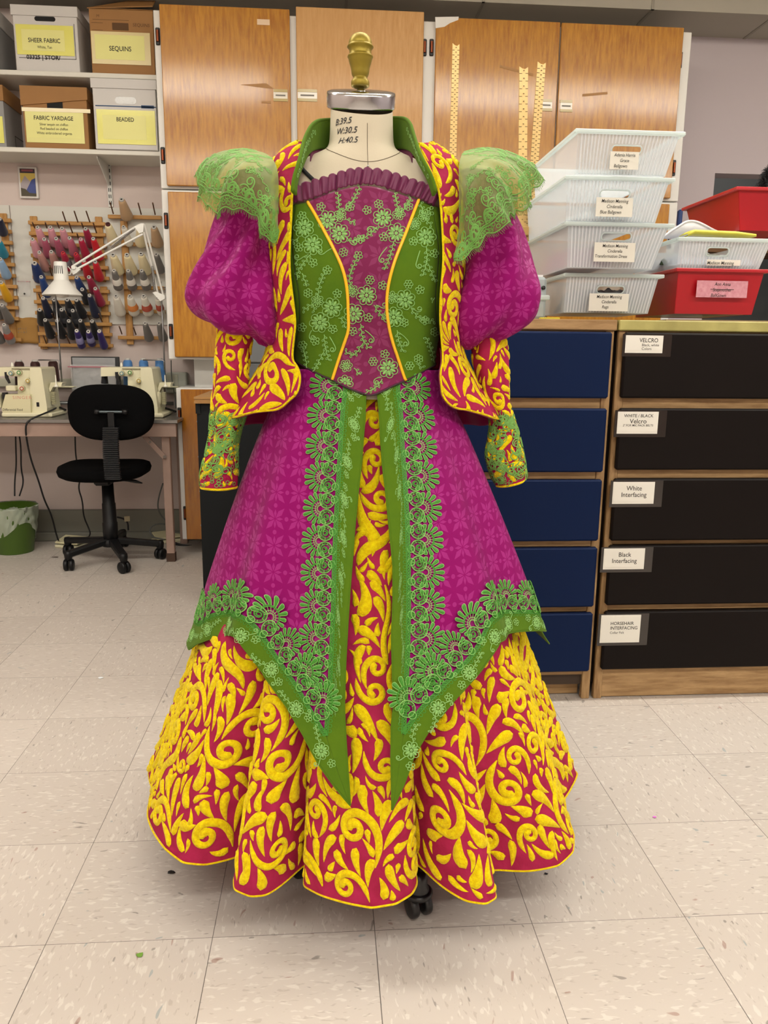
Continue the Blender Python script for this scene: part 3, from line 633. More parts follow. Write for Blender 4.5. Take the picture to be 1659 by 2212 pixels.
a, b_ = C(1000, 470, 2.64), C(1200, 310, 2.66); t = np.linspace(0, 1, 220); H = a+(b_-a)*t[:, None]; hx = np.cos(t*2*PI*34)*.006; hz = np.sin(t*2*PI*34)*.006; MB().tube(H+np.stack([hx*.5, hx, hz], -1), .0012, 4).build('spring', metal, lp)
a, b_ = C(1365, 640, 2.72), C(1385, 860, 2.79); H = a+(b_-a)*t[:, None]; MB().tube(H+np.stack([hz, hx, hz*0], -1), .0012, 4).build('spring', metal, lp)
MB().cyl(J0+np.array([0, -.015, 0]), J0+np.array([0, .015, 0]), .010, n=14).build('knob', lampw, lp)
cord = smooth([C(610, 645, yl), C(640, 680, yl), C(632, 720, yl-.01), C(610, 715, yl)], 20); MB().tube(cord, .002, 6).build('cable', lampw, lp)
# ------------------------------------------------------------------ the two chests of drawers
DY = .97
def zt_(py, px=1180): return PX(px, py, Y=DY)[2]
bx0, bx1 = .60, PX(1321, 800, Y=DY)[0]
wx0, wx1 = PX(1331, 800, Y=DY)[0], 2.9
ztopd = PX(1250, 690, Y=DY)[2]
blue = M('navy_laminate', '041b42', .5, spec=.15, bump=(70, .05, .001)); brn = M('dark_brown_laminate', '120c0a', .5, spec=.14, bump=(70, .05, .001), var=(8, .1))
green_edge = M('worn_olive_edge', '9c9455', .5, var=(14, 0, 'b8b06a'), bump=(30, .2, .002))
def chest(label, x0, x1, fr, rows, zb, topm, right_stile, toe):
    c = thing('drawer_chest', ((x0+x1)/2, DY+.3, 0), label, 'chest of drawers')
    st = .026
    MB().box((x0, DY+.012, .045), (x1, DY+.60, ztopd-.03)).build('carcass', M('chest_inside', '3b2c20', .7), c)
    MB().box((x0-.004, DY-.012, ztopd-.030), (x1+.004, DY+.62, ztopd), bev=.003).build('top', topm, c)
    MB().box((x0, DY-.002, 0), (x0+st, DY+.02, ztopd-.03), bev=.002).build('stile', oakv, c)
    MB().box((x1-st, DY-.002, 0), (x1, DY+.02, ztopd-.03), bev=.002).build('stile', oakv, c)
    z_prev = ztopd-.03
    outs = []
    for i, (ya, yb_) in enumerate(rows):
        za, zb_ = zt_(ya), zt_(yb_)
        MB().box((x0+st, DY+.002, za-.002), (x1-st, DY+.018, z_prev), bev=.0015).build('rail', oak, c)
        outs.append(MB().box((x0+.012, DY-.022, zb_), (x1-.012, DY-.003, za), bev=.005).build('drawer', fr, c)); z_prev = zb_+.002
    MB().box((x0+st, DY+toe, 0.002), (x1-st, DY+.02+toe, z_prev-.004), bev=.002).build('rail', oak, c)
    MB().box((x0+st, DY+.002, z_prev-.02), (x1-st, DY+.018, z_prev)).build('rail', oak, c)
    return c, outs
cb, _ = chest('navy blue chest of five drawers in a pine frame, behind the right sleeve', bx0, bx1, blue, [(716, 859), (881, 1018), (1034, 1166), (1180, 1308), (1321, 1447)], 1447, oak, 0, .035)
cbr, dr = chest('dark brown chest of five labelled drawers beside the navy chest', wx0, wx1, brn, [(716, 858), (880, 1013), (1032, 1166), (1176, 1305), (1319, 1444)], 1444, green_edge, 0, .006)
card = M('label_card', 'e6e4da', .5, coat=.3); print_ = M('print_black', '26241f', .7); tapeg = M('glossy_tape', '241c18', .15, coat=.8)
cards = [((1352, 724), (1430, 763), ['VELCRO'], ['Black, white', 'Colors'], 18, 10),
         ((1335, 889), (1419, 937), ['WHITE / BLACK'], ['Velcro'], 9, 17),
         ((1325, 1041), (1411, 1088), ['White', 'Interfacing'], [], 17, 0),
         ((1305, 1185), (1390, 1229), ['Black', 'Interfacing'], [], 17, 0),
         ((1299, 1329), (1380, 1387), ['HORSEHAIR', 'INTERFACING'], ['Collar Felt'], 12, 9)]
yf = DY-.0222
for (a, b2, big, small, s1, s2), d in zip(cards, dr):
    p, q = PX(*a, Y=yf), PX(*b2, Y=yf)
    tp = MB().box((p[0]-.008, yf-.0004, q[2]-.010), (q[0]+.026, yf+.0002, p[2]+.004)).build('tape_patch', tapeg, d)
    cd = MB().box((p[0], yf-.0014, q[2]), (q[0], yf-.0004, p[2])).box((p[0]+.004, yf-.0018, q[2]+.007), (q[0]-.003, yf-.0013, p[2]-.005)).build('label_card', card, d)
    k = 1./700; xm = (p[0]+q[0])/2+.001; z = p[2]-.006
    if s1 == 9:
        text('lettering', big, .0125, print_, (xm, yf-.0020, z), cd, bold=.01, shear=.1); z -= .013
        text('lettering', small, .019, print_, (xm, yf-.0020, z), cd, bold=.008); z -= .017
        text('lettering', ['2" FOR MIC PACK BELTS'], .0085, print_, (xm, yf-.0020, z), cd, bold=.01, shear=.1)
    elif s1 == 18:
        text('lettering', big, .0165, print_, (xm+.012, yf-.0020, z), cd, bold=.008, wid=.9)
        text('lettering', small, .0105, print_, (xm-.008, yf-.0020, z-.016), cd, align='LEFT', bold=.005)
    elif s1 == 12:
        text('lettering', big, .0150, print_, (xm-.034, yf-.0020, z-.014), cd, align='LEFT', bold=.008, wid=.92)
        text('lettering', small, .0105, print_, (xm-.034, yf-.0020, z-.046), cd, align='LEFT', bold=.005)
    else:
        text('lettering', big, .0195, print_, (xm, yf-.0020, z-.004), cd, bold=.006, wid=.95)

# ------------------------------------------------------------------ plastic tubs on the chests
def plastic(name, c, tr=.5, rough=.35):
    mt = bpy.data.materials.new(name); mt.use_nodes = True; N = mt.node_tree.nodes; L = mt.node_tree.links
    b = N['Principled BSDF']; b.inputs['Base Color'].default_value = lin(c)+(1,); b.inputs['Roughness'].default_value = rough; b.inputs['Coat Weight'].default_value = .4
    t = N.new('ShaderNodeBsdfTransparent'); t.inputs[0].default_value = (.97, .98, .98, 1); tl = N.new('ShaderNodeBsdfTranslucent'); tl.inputs[0].default_value = lin(c)+(1,)
    m1 = N.new('ShaderNodeMixShader'); m1.inputs[0].default_value = .35; L.new(b.outputs[0], m1.inputs[1]); L.new(tl.outputs[0], m1.inputs[2])
    m2 = N.new('ShaderNodeMixShader'); m2.inputs[0].default_value = 1-tr; L.new(t.outputs[0], m2.inputs[1]); L.new(m1.outputs[0], m2.inputs[2]); L.new(m2.outputs[0], N['Material Output'].inputs[0])
    return mt
clear = plastic('clear_plastic', 'f2f8fc', .58); clearb = plastic('clear_ribbed_plastic', 'f8fbfd', .4); rimp = plastic('pale_green_rim', 'e6f1ee', .3)
redp = M('red_plastic', 'b00d1c', .38, coat=.3, bump=(200, .08, .0006))
ht = 0
def tub(label, Yf, tl_, tr_, bl_, br_, depth, mat_, rim_mat, ribs=True, hole=None, group=None, dep_in=.03, rz=0., cat='storage tub'):
    """open tapered tub; photo corners of the front face: top left/right, bottom left/right at depth Yf"""
    a, b2, c, d = PX(*tl_, Y=Yf), PX(*tr_, Y=Yf), PX(*bl_, Y=Yf), PX(*br_, Y=Yf)
    zt, zb = (a[2]+b2[2])/2, (c[2]+d[2])/2; x0, x1, u0, u1 = a[0], b2[0], c[0], d[0]
    o = thing('storage_tub', ((x0+x1)/2, Yf+depth/2, zb), label, cat, group)
    yb0, yb1 = Yf+depth-dep_in, Yf+depth
    yf0, yf1 = Yf+dep_in*.6, Yf
    T = .0022
    # front face with an oval hand hole cut through it
    def face(y_top, y_bot, ztop, zbot, xa0, xa1, xb0, xb1, hole_, nm):
        mb = MB(); N_ = 48
        def mp(u, v): return (xb0+(xa0-xb0)*v+((xb1+(xa1-xb1)*v)-(xb0+(xa0-xb0)*v))*u, y_bot+(y_top-y_bot)*v, zbot+(ztop-zbot)*v)
        if hole_:
            cu, cv, ru, rv = hole_; out = []; inn = []
            W_, H_ = abs(xa1-xa0), ztop-zbot
            for k in range(N_):
                t = 2*PI*k/N_; cx, cz = math.cos(t), math.sin(t); m_ = max(abs(cx), abs(cz)); ox, oz = cx/m_, cz/m_
                out.append((min(1, max(0, .5+ox*.5)), min(1, max(0, .5+oz*.5))))
                s_ = (abs(cx)**5+abs(cz)**5)**(-1/5) if False else 1
                ex = ru-rv*H_/W_; px_ = cu+(ex*(1 if cx > .0 else -1) if abs(cx) > .15 else ex*cx/.15)+rv*H_/W_*cx; pz_ = cv+rv*cz
                inn.append((px_, pz_))
            V = [mp(*q) for q in out]+[mp(*q) for q in inn]
            F = [(k, (k+1) % N_, N_+(k+1) % N_, N_+k) for k in range(N_)]; mb.add(V, F, False)
            for k in range(4): pass
            q = [mp(*p_) for p_ in inn]; 
            return mb, q
        mb.add([mp(0, 0), mp(1, 0), mp(1, 1), mp(0, 1)], [(0, 1, 2, 3)], False); return mb, None
    fm, hq = face(yf1, yf0, zt, zb, x0, x1, u0, u1, hole, 'front')
    fm.build('front_wall', mat_, o, solid=T)
    if hq: MB().tube(hq, .0022, 6, closed=True).build('hand_hole_rim', rim_mat, o)
    bm_, _ = face(yb1, yb0, zt, zb, x0, x1, u0, u1, None, 'b')
    wl = MB().add([(x0, yf1, zt), (u0, yf0, zb), (u0, yb0, zb), (x0, yb1, zt)], [(0, 1, 2, 3)], False); wl.build('side_wall', mat_, o, solid=T)
    wr = MB().add([(x1, yf1, zt), (u1, yf0, zb), (u1, yb0, zb), (x1, yb1, zt)], [(0, 1, 2, 3)], False); wr.build('side_wall', mat_, o, solid=T)
    bm_.build('back_wall', mat_, o, solid=T)
    MB().add([(u0, yf0, zb+.002), (u1, yf0, zb+.002), (u1, yb0, zb+.002), (u0, yb0, zb+.002)], [(0, 1, 2, 3)], False).build('base', mat_, o, solid=T)
    # flanged rim
    r = MB(); w_ = .012
    r.box((x0-w_, yf1-w_, zt-.010), (x1+w_, yf1+.001, zt), bev=.002).box((x0-w_, yb1-.001, zt-.010), (x1+w_, yb1+w_, zt), bev=.002)
    r.box((x0-w_, yf1, zt-.010), (x0+.001, yb1, zt), bev=.002).box((x1-.001, yf1, zt-.010), (x1+w_, yb1, zt), bev=.002)
    r.build('rim', rim_mat, o)
    if ribs:
        rb_ = MB(); n = int((u1-u0)/.0085)
        for k in range(1, n):
            f = k/n
            if hole and abs(f-hole[0]) < hole[2]+.02: segs = ((.02, hole[1]-hole[3]-.03), (hole[1]+hole[3]+.03, .93))
            else: segs = ((.02, .93),)
            for v0, v1 in segs:
                p = np.array([[u0+(u1-u0)*f+((x0+(x1-x0)*f)-(u0+(u1-u0)*f))*v, yf0+(yf1-yf0)*v-.0022, zb+(zt-zb)*v] for v in (v0, v1)])
                rb_.beam(p[0], p[1], .0034, .003, up=(0, 1, 0))
        rb_.build('ribs', clearb, o)
    return o, (x0, x1, u0, u1, zb, zt)
def note(o, Yf, a, b2, lines, hh, mat_=card, tilt=0., inkm=None, strike=None, name='taped_note', dz=0.):
    p, q = PX(*a, Y=Yf), PX(*b2, Y=Yf); y = Yf-.006
    n = MB().box((p[0], y-.001, q[2]), (q[0], y, p[2])).build(name, mat_, o)
    z = p[2]-.003; hh *= .88
    for i, l in enumerate(lines):
        text('handwriting', [l], hh, print_, ((p[0]+q[0])/2-.010*(i == len(lines)-1), y-.0016, z-dz), n, shear=.18, bold=.004, wid=.86)
        if strike == i: MB().box(((p[0]+q[0])/2-.035, y-.0018, z-dz-hh*.45), ((p[0]+q[0])/2+.035, y-.0014, z-dz-hh*.35)).build('strike_line', print_, n)
        z -= hh*1.15
    return n
YT = DY+.02
grp = None
# stack of four clear tubs, bottom to top; each was shot a little nearer the lens than the one under it
t1, _ = tub('clear tub with a patterned rag inside, lowest of the stack of four', YT, (1226, 592), (1424, 592), (1222, 676), (1404, 676), .30, clear, rimp, hole=(.50, .60, .155, .095))
note(t1, YT, (1272, 634), (1354, 673), ['Madison Manning', 'Cinderella', 'Rags'], .0140, M('note_paper', 'dcd9cc', .6))
t2, _ = tub('clear tub holding pink cloth, third down in the stack of four', YT-.06, (1228, 482), (1446, 482), (1230, 579), (1412, 579), .42, clear, rimp, hole=(.50, .70, .155, .085))
note(t2, YT-.06, (1283, 524), (1368, 567), ['Madison Manning', 'Cinderella', 'Transformation Dress'], .0135, MATS['note_paper'])
t3, _ = tub('clear tub marked Blue Ballgown, second down in the stack of four', YT-.08, (1228, 383), (1447, 383), (1226, 478), (1420, 478), .44, clear, rimp, hole=(.49, .62, .155, .10))
note(t3, YT-.08, (1287, 427), (1363, 470), ['Madison Manning', 'Cinderella', 'Blue Ballgown'], .0140, MATS['note_paper'])
t4, _ = tub('empty clear tub marked Grace Ballgown on top of the stack', YT-.09, (1250, 280), (1469, 286), (1248, 374), (1442, 377), .46, clear, rimp, hole=(.51, .58, .155, .095))
note(t4, YT-.09, (1317, 328), (1376, 368), ['Adenia Harris', 'Grace', 'Ballgown'], .0135, MATS['note_paper'])
# cloth in the tubs
def heap(name, lo, hi, mat_, label, seed, cat='cloth', amp=.4):
    rs = np.random.RandomState(seed); n = 40; u = np.linspace(0, 1, n); X, Y = np.meshgrid(u, u, indexing='ij'); H = 0
    for _ in range(10):
        a, b_ = rs.uniform(1, 7, 2)*rs.choice([-1, 1], 2); H = H+np.abs(np.sin(a*X*3+b_*Y*3+rs.uniform(0, 6)))
    H = (H-H.min())/(H.max()-H.min()); edge = np.minimum(1, np.minimum(np.minimum(X, 1-X), np.minimum(Y, 1-Y))*9)
    Z = lo[2]+(hi[2]-lo[2])*((1-amp)+amp*H)*edge
    G = np.stack([lo[0]+(hi[0]-lo[0])*X, lo[1]+(hi[1]-lo[1])*Y, Z], -1)
    mb = MB().grid(G); G2 = G.copy(); G2[..., 2] = lo[2]; mb.grid(G2, flip=True)
    return tag(mb.build(name, mat_, None), label, cat)
def inside(q, Yf, d, tp, bt):
    a, b2 = PX(q[0], q[2], Y=Yf), PX(q[1], q[3], Y=Yf); return (a[0], Yf+.035, b2[2]+.006), (b2[0], Yf+d, a[2])
lo, hi = inside((1240, 1330, 520, 578), YT-.06, .34, 0, 0); heap('folded_cloth', lo, hi, M('pink_cloth', 'c98ba2', .8, sheen=.3), 'soft pink cloth heaped inside the third clear tub', 3)
lo, hi = inside((1250, 1390, 615, 675), YT, .24, 0, 0); heap('rag', lo, hi, M('grey_rag', '7d7a78', .9, var=(40, 0, '3d2a2c')), 'grey patterned rag heaped in the lowest clear tub', 4)
lo, hi = inside((1250, 1400, 445, 476), YT-.08, .36, 0, 0); heap('folded_cloth', lo, hi, M('white_cloth', 'dfe4e6', .8), 'thin white cloth lying in the Blue Ballgown tub', 5)
# red tubs and the clear tub nested between them
YR = DY+.01
tr1, _ = tub('large red tub with a pink name label, standing on the brown chest', YR, (1466, 584), (1652, 578), (1463, 680), (1630, 676), .34, redp, redp, ribs=False, group=None)
note(tr1, YR, (1504, 606), (1610, 644), ['Ann Anna', 'Stepmother', 'BallGown'], .0155, M('pink_paper', 'd49aa4', .7, var=(90, 0, 'c4808c')), strike=1)
tc, _ = tub('clear tub of white and blue fabric nested in the large red tub', YR+.01, (1470, 515), (1668, 515), (1468, 580), (1645, 580), .36, clear, rimp, hole=(.44, .56, .13, .14))
note(tc, YR+.01, (1525, 561), (1596, 575), ['Madison Manning'], .0150, MATS['note_paper'])
lo, hi = inside((1478, 1650, 535, 576), YR+.01, .30, 0, 0); heap('folded_cloth', lo, hi, M('bluish_cloth', 'aab6cc', .8, var=(30, 0, 'e0e3ea')), 'white and blue cloth piled inside the nested clear tub', 8)
lo, hi = inside((1420, 1466, 545, 600), YR+.05, .16, 0, 0)
tag(MB().grid(np.array([[PX(1425+i*5, 572-14*math.sin(i*.9)*(j % 2), Y=YR+.12+.02*j) for i in range(9)] for j in range(5)])).build('leaf_sprig', M('dark_leaf', '2f3d1e', .8), None, solid=.002), 'dark green artificial leaf sprig poking out beside the large red tub', 'sprig')
# white tray, yellow tape roll pack and lid on the nested tub
p = PX(1435, 520, Y=YR+.12); q = PX(1560, 470, Y=YR+.20)
tr = thing('white_tray', ((p[0]+q[0])/2, YR+.25, p[2]), 'white plastic tray with a curved handle lying on the nested clear tub', 'tray')
pts = smooth([PX(x, y, Y=YR+.17) for x, y in ((1432, 512), (1448, 500), (1466, 489), (1482, 478), (1500, 477), (1518, 484), (1545, 499), (1565, 506))], 30)
wp_ = M('white_plastic', 'e8e8ea', .4, coat=.3)
MB().tube(pts, .0035, 8).build('tray_rim', wp_, tr)
Gt = np.stack([pts, pts*np.array([1, 1, 0])+np.array([0, .02, PX(1500, 515, Y=YR+.17)[2]])]); MB().grid(Gt).build('tray_wall', wp_, tr, solid=.002)
ya_ = [PX(x, y, Y=YR+.05) for x, y in ((1486, 505), (1500, 496), (1540, 498), (1590, 500), (1634, 506))]
yb2 = [PX(x, y, Y=YR+.05) for x, y in ((1486, 510), (1502, 503), (1540, 505), (1590, 507), (1634, 511))]
fb = MB().grid(np.array([[a+np.array([0, d, 0]) for a in ya_] for d in (0, .06)])).grid(np.array([ya_, yb2])).grid(np.array([[a+np.array([0, d, 0]) for a in yb2] for d in (0, .06)]))
tag(fb.build('yellow_folder', M('yellow_vinyl', 'd9d24a', .45), None, solid=.001), 'yellow edged folder lying across the nested clear tub', 'folder')
YQ = DY+.10
rt, _ = tub('second red tub tilted at the right edge with a black boa in it', YQ, (1594, 420), (1730, 392), (1605, 497), (1720, 497), .34, redp, redp, ribs=False)
rg_ = random.Random(5); bo = MB(); path = [PX(1640+i*4, 405-12*i*.5+8*math.sin(i), Y=YQ+.10+.01*(i % 3)) for i in range(10)]
path = smooth(path, 40)
for i in range(620):
    c = path[rg_.randrange(40)]; d = np.array([rg_.gauss(0, 1) for _ in range(3)]); d /= np.linalg.norm(d)
    bo.tube([c, c+d*.013+np.array([0, 0, -.001]), c+d*.022+np.array([0, 0, -.005])], [.0012, .0008, .0003], 3, cap=False)
tag(bo.build('feather_boa', M('black_feather', '0f1013', .8), None), 'black feathery boa spilling over the second red tub', 'boa', kind=None)
# flat cardboard under the red tub, small caddy at the left, rulers
p = PX(1440, 684, Y=DY+.0)
tag(MB().box((PX(1440, 680, Y=DY)[0], DY+.0, ztopd+.0005), (2.5, DY+.30, ztopd+.0035)).build('cardboard_sheet', M('cardboard', '9a8564', .8), None), 'thin cardboard sheet lying under the large red tub', 'cardboard')
# ------------------------------------------------------------------ sewing table
def D(x, y, Y): return PX(x/3.95, 740+y/3.95, Y=Y)
TY = 2.62
ttz = PX(100, 906, Y=TY)[2]; tx1 = PX(383, 905, Y=TY)[0]
pinkw = M('pink_painted_wood', 'a3897c', .6, var=(12, .15), bump=(30, .2, .002)); stone = M('dark_speckled_laminate', '3b3a39', .3, var=(60, 0, '77736d'), coat=.3)
tb = thing('work_table', ((XL+tx1)/2, 2.88, 0), 'long dark topped sewing table on pinkish painted wooden legs', 'table')
MB().box((XL+.1, TY, ttz-.018), (tx1, 3.10, ttz), bev=.003).build('tabletop', stone, tb)
MB().box((XL+.1, TY-.003, ttz-.016), (tx1, TY+.001, ttz-.002)).build('metal_edge', M('worn_aluminium', '8f8d8a', .35, .8, bump=(90, .6, .002)), tb)
MB().box((XL+.12, TY+.01, ttz-.085), (tx1-.01, TY+.03, ttz-.018), bev=.002).build('apron', pinkw, tb)
lx0, lx1 = PX(361, 1205, Y=2.66)[0], PX(378, 1205, Y=2.66)[0]
MB().box((lx0, 2.655, 0), (lx1, 2.69, ttz-.018), bev=.003).build('leg', pinkw, tb)
MB().box((lx0, 3.03, 0), (lx1, 3.065, ttz-.018), bev=.003).build('leg', pinkw, tb)
MB().box((XL+.2, 2.655, 0), (XL+.235, 2.69, ttz-.018), bev=.003).build('leg', pinkw, tb)
MB().box((lx0-.002, 2.653, 0), (lx1+.002, 2.692, .045)).build('foot_sleeve', M('rust_brown', '4a3528', .7), tb)
b = MB(); b.beam(D(1232, 795, 2.65), D(1405, 980, 2.65), .010, .024).build('folding_brace', pinkw, tb)
MB().prism([tuple(D(x, y, 2.64)[[0, 2]]) for x, y in ((1300, 690), (1480, 690), (1420, 760), (1395, 770), (1300, 755))][::-1], 2.638, 2.648).build('corner_plate', pinkw, tb)
MB().cyl(D(1405, 975, 2.63), D(1405, 975, 2.645), .008, n=10).cyl(D(1280, 848, 2.63), D(1280, 848, 2.645), .006, n=10).build('bolt_heads', M('dull_metal', '6f6660', .5, .6), tb)

# ------------------------------------------------------------------ wall raceway, pipe and outlet
rcm = M('raceway_green_grey', 'b3b3a0', .5)
rw = thing('wall_raceway', (-1.3, WALL_Y-.02, 0.9), 'long flat grey green cable raceway along the wall behind the sewing machines', 'raceway')
za, zb = D(600, 308, WALL_Y-.03)[2], D(600, 382, WALL_Y-.03)[2]
MB().box((XL+.05, WALL_Y-.035, zb), (D(1590, 300, WALL_Y)[0], WALL_Y-.001, za), bev=.004).build('channel', rcm, rw)
pz = D(600, 515, WALL_Y-.03)[2]; pi_ = MB().tube([(XL+.05, WALL_Y-.03, pz), (D(1490, 515, WALL_Y)[0], WALL_Y-.03, pz)], .010, 12)
tag(pi_.build('wall_pipe', M('galvanised', '9a9c9b', .35, .7), None), 'thin grey pipe running along the wall just above the table', 'pipe')
a, b_ = D(1415, 435, WALL_Y-.06), D(1590, 255, WALL_Y-.06)
ol = thing('outlet_box', ((a[0]+b_[0])/2, WALL_Y-.03, a[2]), 'grey surface mounted outlet box with plugged in leads beside the base cabinet', 'outlet')
MB().box((a[0], WALL_Y-.065, a[2]), (b_[0], WALL_Y-.001, b_[2]), bev=.006).build('box', M('outlet_grey', 'b0b2a6', .5), ol)
MB().box((a[0]+.012, WALL_Y-.068, a[2]+.012), (b_[0]-.045, WALL_Y-.064, b_[2]-.012), bev=.001).build('face_plate', rcm, ol)
for xx, zz in ((1435, 370), (1475, 370)):
    c = D(xx, zz, WALL_Y-.068); MB().box((c[0]-.012, WALL_Y-.090, c[2]-.012), (c[0]+.012, WALL_Y-.067, c[2]+.012), bev=.003).build('plug', M('plug_grey', '8a8c84', .5), ol)

# ------------------------------------------------------------------ sergers
ivory = M('ivory_plastic', 'ddd8b8', .38, coat=.2); ivory2 = M('ivory_panel', 'd6cfa8', .4)
def serger(dx, label, full):
    Y0 = 2.74; Q = lambda x, y, Y=Y0: D(x+dx, y, Y); q = lambda *P_: [tuple(Q(x, y)[[0, 2]]) for x, y in P_]
    zt0 = ttz+.001
    o = thing('serger', (Q(150, 600)[0], Y0+.12, zt0), label, 'sewing machine')
    fz = lambda pts: [(x, max(z, zt0+.012)) for x, z in q(*pts)]
    MB().prism(fz([(255, 212), (340, 212), (352, 225), (402, 560), (400, 612), (262, 612)]), Y0, Y0+.20).build('tower', ivory, o)
    MB().prism(fz([(-90, 212), (258, 212), (262, 612), (150, 612), (140, 290), (60, 285), (-90, 290)]), Y0+.012, Y0+.19).build('head', ivory, o)
    MB().prism(fz([(28, 560), (60, 440), (270, 440), (275, 600), (36, 600)]), Y0-.020, Y0+.06).build('front_cover', ivory2, o)
    x0, x1 = Q(25, 600)[0], Q(455, 600)[0]
    MB().box((x0, Y0-.025, zt0), (x1, Y0+.21, zt0+.022), bev=.006).build('base', ivory, o)
    MB().box((Q(60, 365)[0], Y0-.022, Q(0, 412)[2]), (Q(140, 365)[0], Y0+.03, Q(0, 365)[2]), bev=.004).build('thread_guard', ivory, o)
    MB().box((Q(-90, 435)[0], Y0-.03, zt0+.045), (Q(20, 500)[0], Y0+.10, Q(0, 435)[2]), bev=.004).build('cloth_plate', ivory, o)
    MB().prism(q((36, 252), (62, 252), (66, 300), (84, 345), (70, 350), (40, 300)), Y0+.002, Y0+.012).build('thread_slot', black, o)
    MB().prism(q((28, 425), (60, 425), (66, 470), (46, 500), (30, 470)), Y0-.016, Y0+.01).build('looper_opening', black, o)
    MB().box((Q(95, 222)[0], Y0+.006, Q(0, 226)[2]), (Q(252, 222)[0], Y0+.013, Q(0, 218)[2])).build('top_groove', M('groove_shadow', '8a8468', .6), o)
    for i, (x, y, c) in enumerate(((98, 262, '5f8a96'), (168, 255, '3f8a3a'), (243, 325, 'b89a3a'), (193, 390, 'b03a34'))):
        c0 = Q(x, y, Y0-.006); d = MB().lathe([(0, .030), (.0115, .030), (.0125, .027), (.0150, .0), (0, 0)], Q(x, y, Y0+.012), (0.0, -1, .0), 24, cap=False).build('tension_dial', ivory, o)
        yy = Y0+.012-.0305; MB().lathe([(.0062, 0), (.0062, .0012), (.0098, .0012), (.0098, 0)], (c0[0], yy, Q(x, y)[2]), (0, -1, 0), 22, cap=False).build('colour_ring', M('ring_'+c, c, .4), d)
    hw0 = Q(372, 475, Y0+.06); MB().lathe([(0, 0), (.028, 0), (.034, .004), (.034, .024), (.030, .030), (.012, .032), (0, .032)], (hw0[0], Y0+.07, hw0[2]), (1, -.35, 0), 30, cap=False).build('handwheel', ivory, o)
    rb_ = MB()
    for k in range(14):
        a = k*2*PI/14; rb_.box((hw0[0]+.040, Y0+.055+.0*k, hw0[2]-.030+k*.0045), (hw0[0]+.056, Y0+.09, hw0[2]-.0285+k*.0045))
    rb_.build('motor_vents', ivory2, o)
    MB().box((Q(310, 500)[0], Y0-.0015, Q(0, 545)[2]), (Q(333, 500)[0], Y0+.001, Q(0, 508)[2])).build('power_switch', black, o)
    # thread stand
    st_ = MB().prism(q((390, 430), (415, 385), (490, 380), (490, 365), (500, 345), (395, 345), (380, 400)), Y0+.06, Y0+.12); st_.build('stand_arm', ivory, o)
    xs = [Q(440, 300)[0], Q(165, 200)[0], Q(300, 200)[0]]
    MB().box((Q(60, 200)[0], Y0+.21, Q(0, 400)[2]), (Q(500, 200)[0], Y0+.27, Q(0, 388)[2]), bev=.004).build('stand_tray', ivory, o)
    MB().lathe([(.012, 0), (.010, .006), (.0035, .012), (.0022, .055), (.0012, .060), (0, .06)], (Q(450, 370)[0], Y0+.05, Q(0, 380)[2]), n=14).build('spool_pin', M('pin_white', 'e6e3d4', .4), o)
    rod = M('thin_steel_rod', '9b9b9d', .3, .9)
    rx = Q(372, 100)[0]; MB().tube([(rx, Y0+.24, Q(0, 390)[2]), (rx, Y0+.24, Q(0, -520 if full else -560)[2])], .0042, 8).build('thread_mast', rod, o)
    zz = Q(0, 152)[2]; MB().tube([(Q(190, 0)[0], Y0+.20, zz), (Q(365, 0)[0], Y0+.20, zz), (Q(378, 0)[0], Y0+.20, zz-.006), (Q(378, 0)[0], Y0+.20, zz-.05)], .0035, 7).build('carry_handle', rod, o)
    zt_m = Q(0, -505)[2]
    gd = MB().tube([(rx, Y0+.24, zt_m), (rx+.07, Y0+.2, zt_m)], .0028, 6)
    for k in (0.018, .055): gd.tube([(rx+k, Y0+.2, zt_m), (rx+k+.005, Y0+.2, zt_m-.028), (rx+k+.012, Y0+.2, zt_m-.028), (rx+k+.012, Y0+.2, zt_m-.006)], .0014, 5)
    gd.build('thread_guides', rod, o)
    MB().lathe([(0, 0), (.006, 0), (.0065, .01), (.0035, .022), (0, .024)], (Q(70, 205)[0], Y0+.05, Q(0, 212)[2]), n=12).build('presser_knob', M('pin_white', 'e6e3d4', .4), o)
    if full:
        text('maker_lettering', ['SINGER'], .022, M('faded_red_print', 'd08f7c', .6), (Q(200, 448)[0], Y0-.0205, Q(0, 448)[2]), o, lw=1.25, wid=1.05)
        text('model_lettering', ['Differential Feed'], .017, print_l, (Q(120, 560)[0], Y0-.0205, Q(0, 556)[2]), o, shear=.15, wid=.85)
    return o, xs, Y0, Q
s1, xs1, ys_, Q1 = serger(0, 'ivory serger sewing machine at the left end of the table, with brown thread cones', True)
s2, xs2, _, Q2 = serger(944, 'ivory serger sewing machine behind the swivel chair, with blue thread cones', False)
for c_, Q_, xs_ in (('brown', Q1, ((165, 'left'), (302, 'middle'), (455, 'right'))), ('sky blue', Q2, ((148, 'left'), (284, 'middle'), (423, 'right')))):
    for x, w_ in xs_:
        zb = ttz+.001+.0; base = Q_(x, 330 if w_ == 'right' else 385, 2.98); top = Q_(x+(-5), 148 if c_ == 'brown' else 134, 2.98)
        yy = 2.98; base[0] = top[0]
        cone(c_, top, base, .019, .028, '%s thread cone, %s of the three on the stand of the %s serger' % (c_, w_, 'left' if c_ == 'brown' else 'right'))
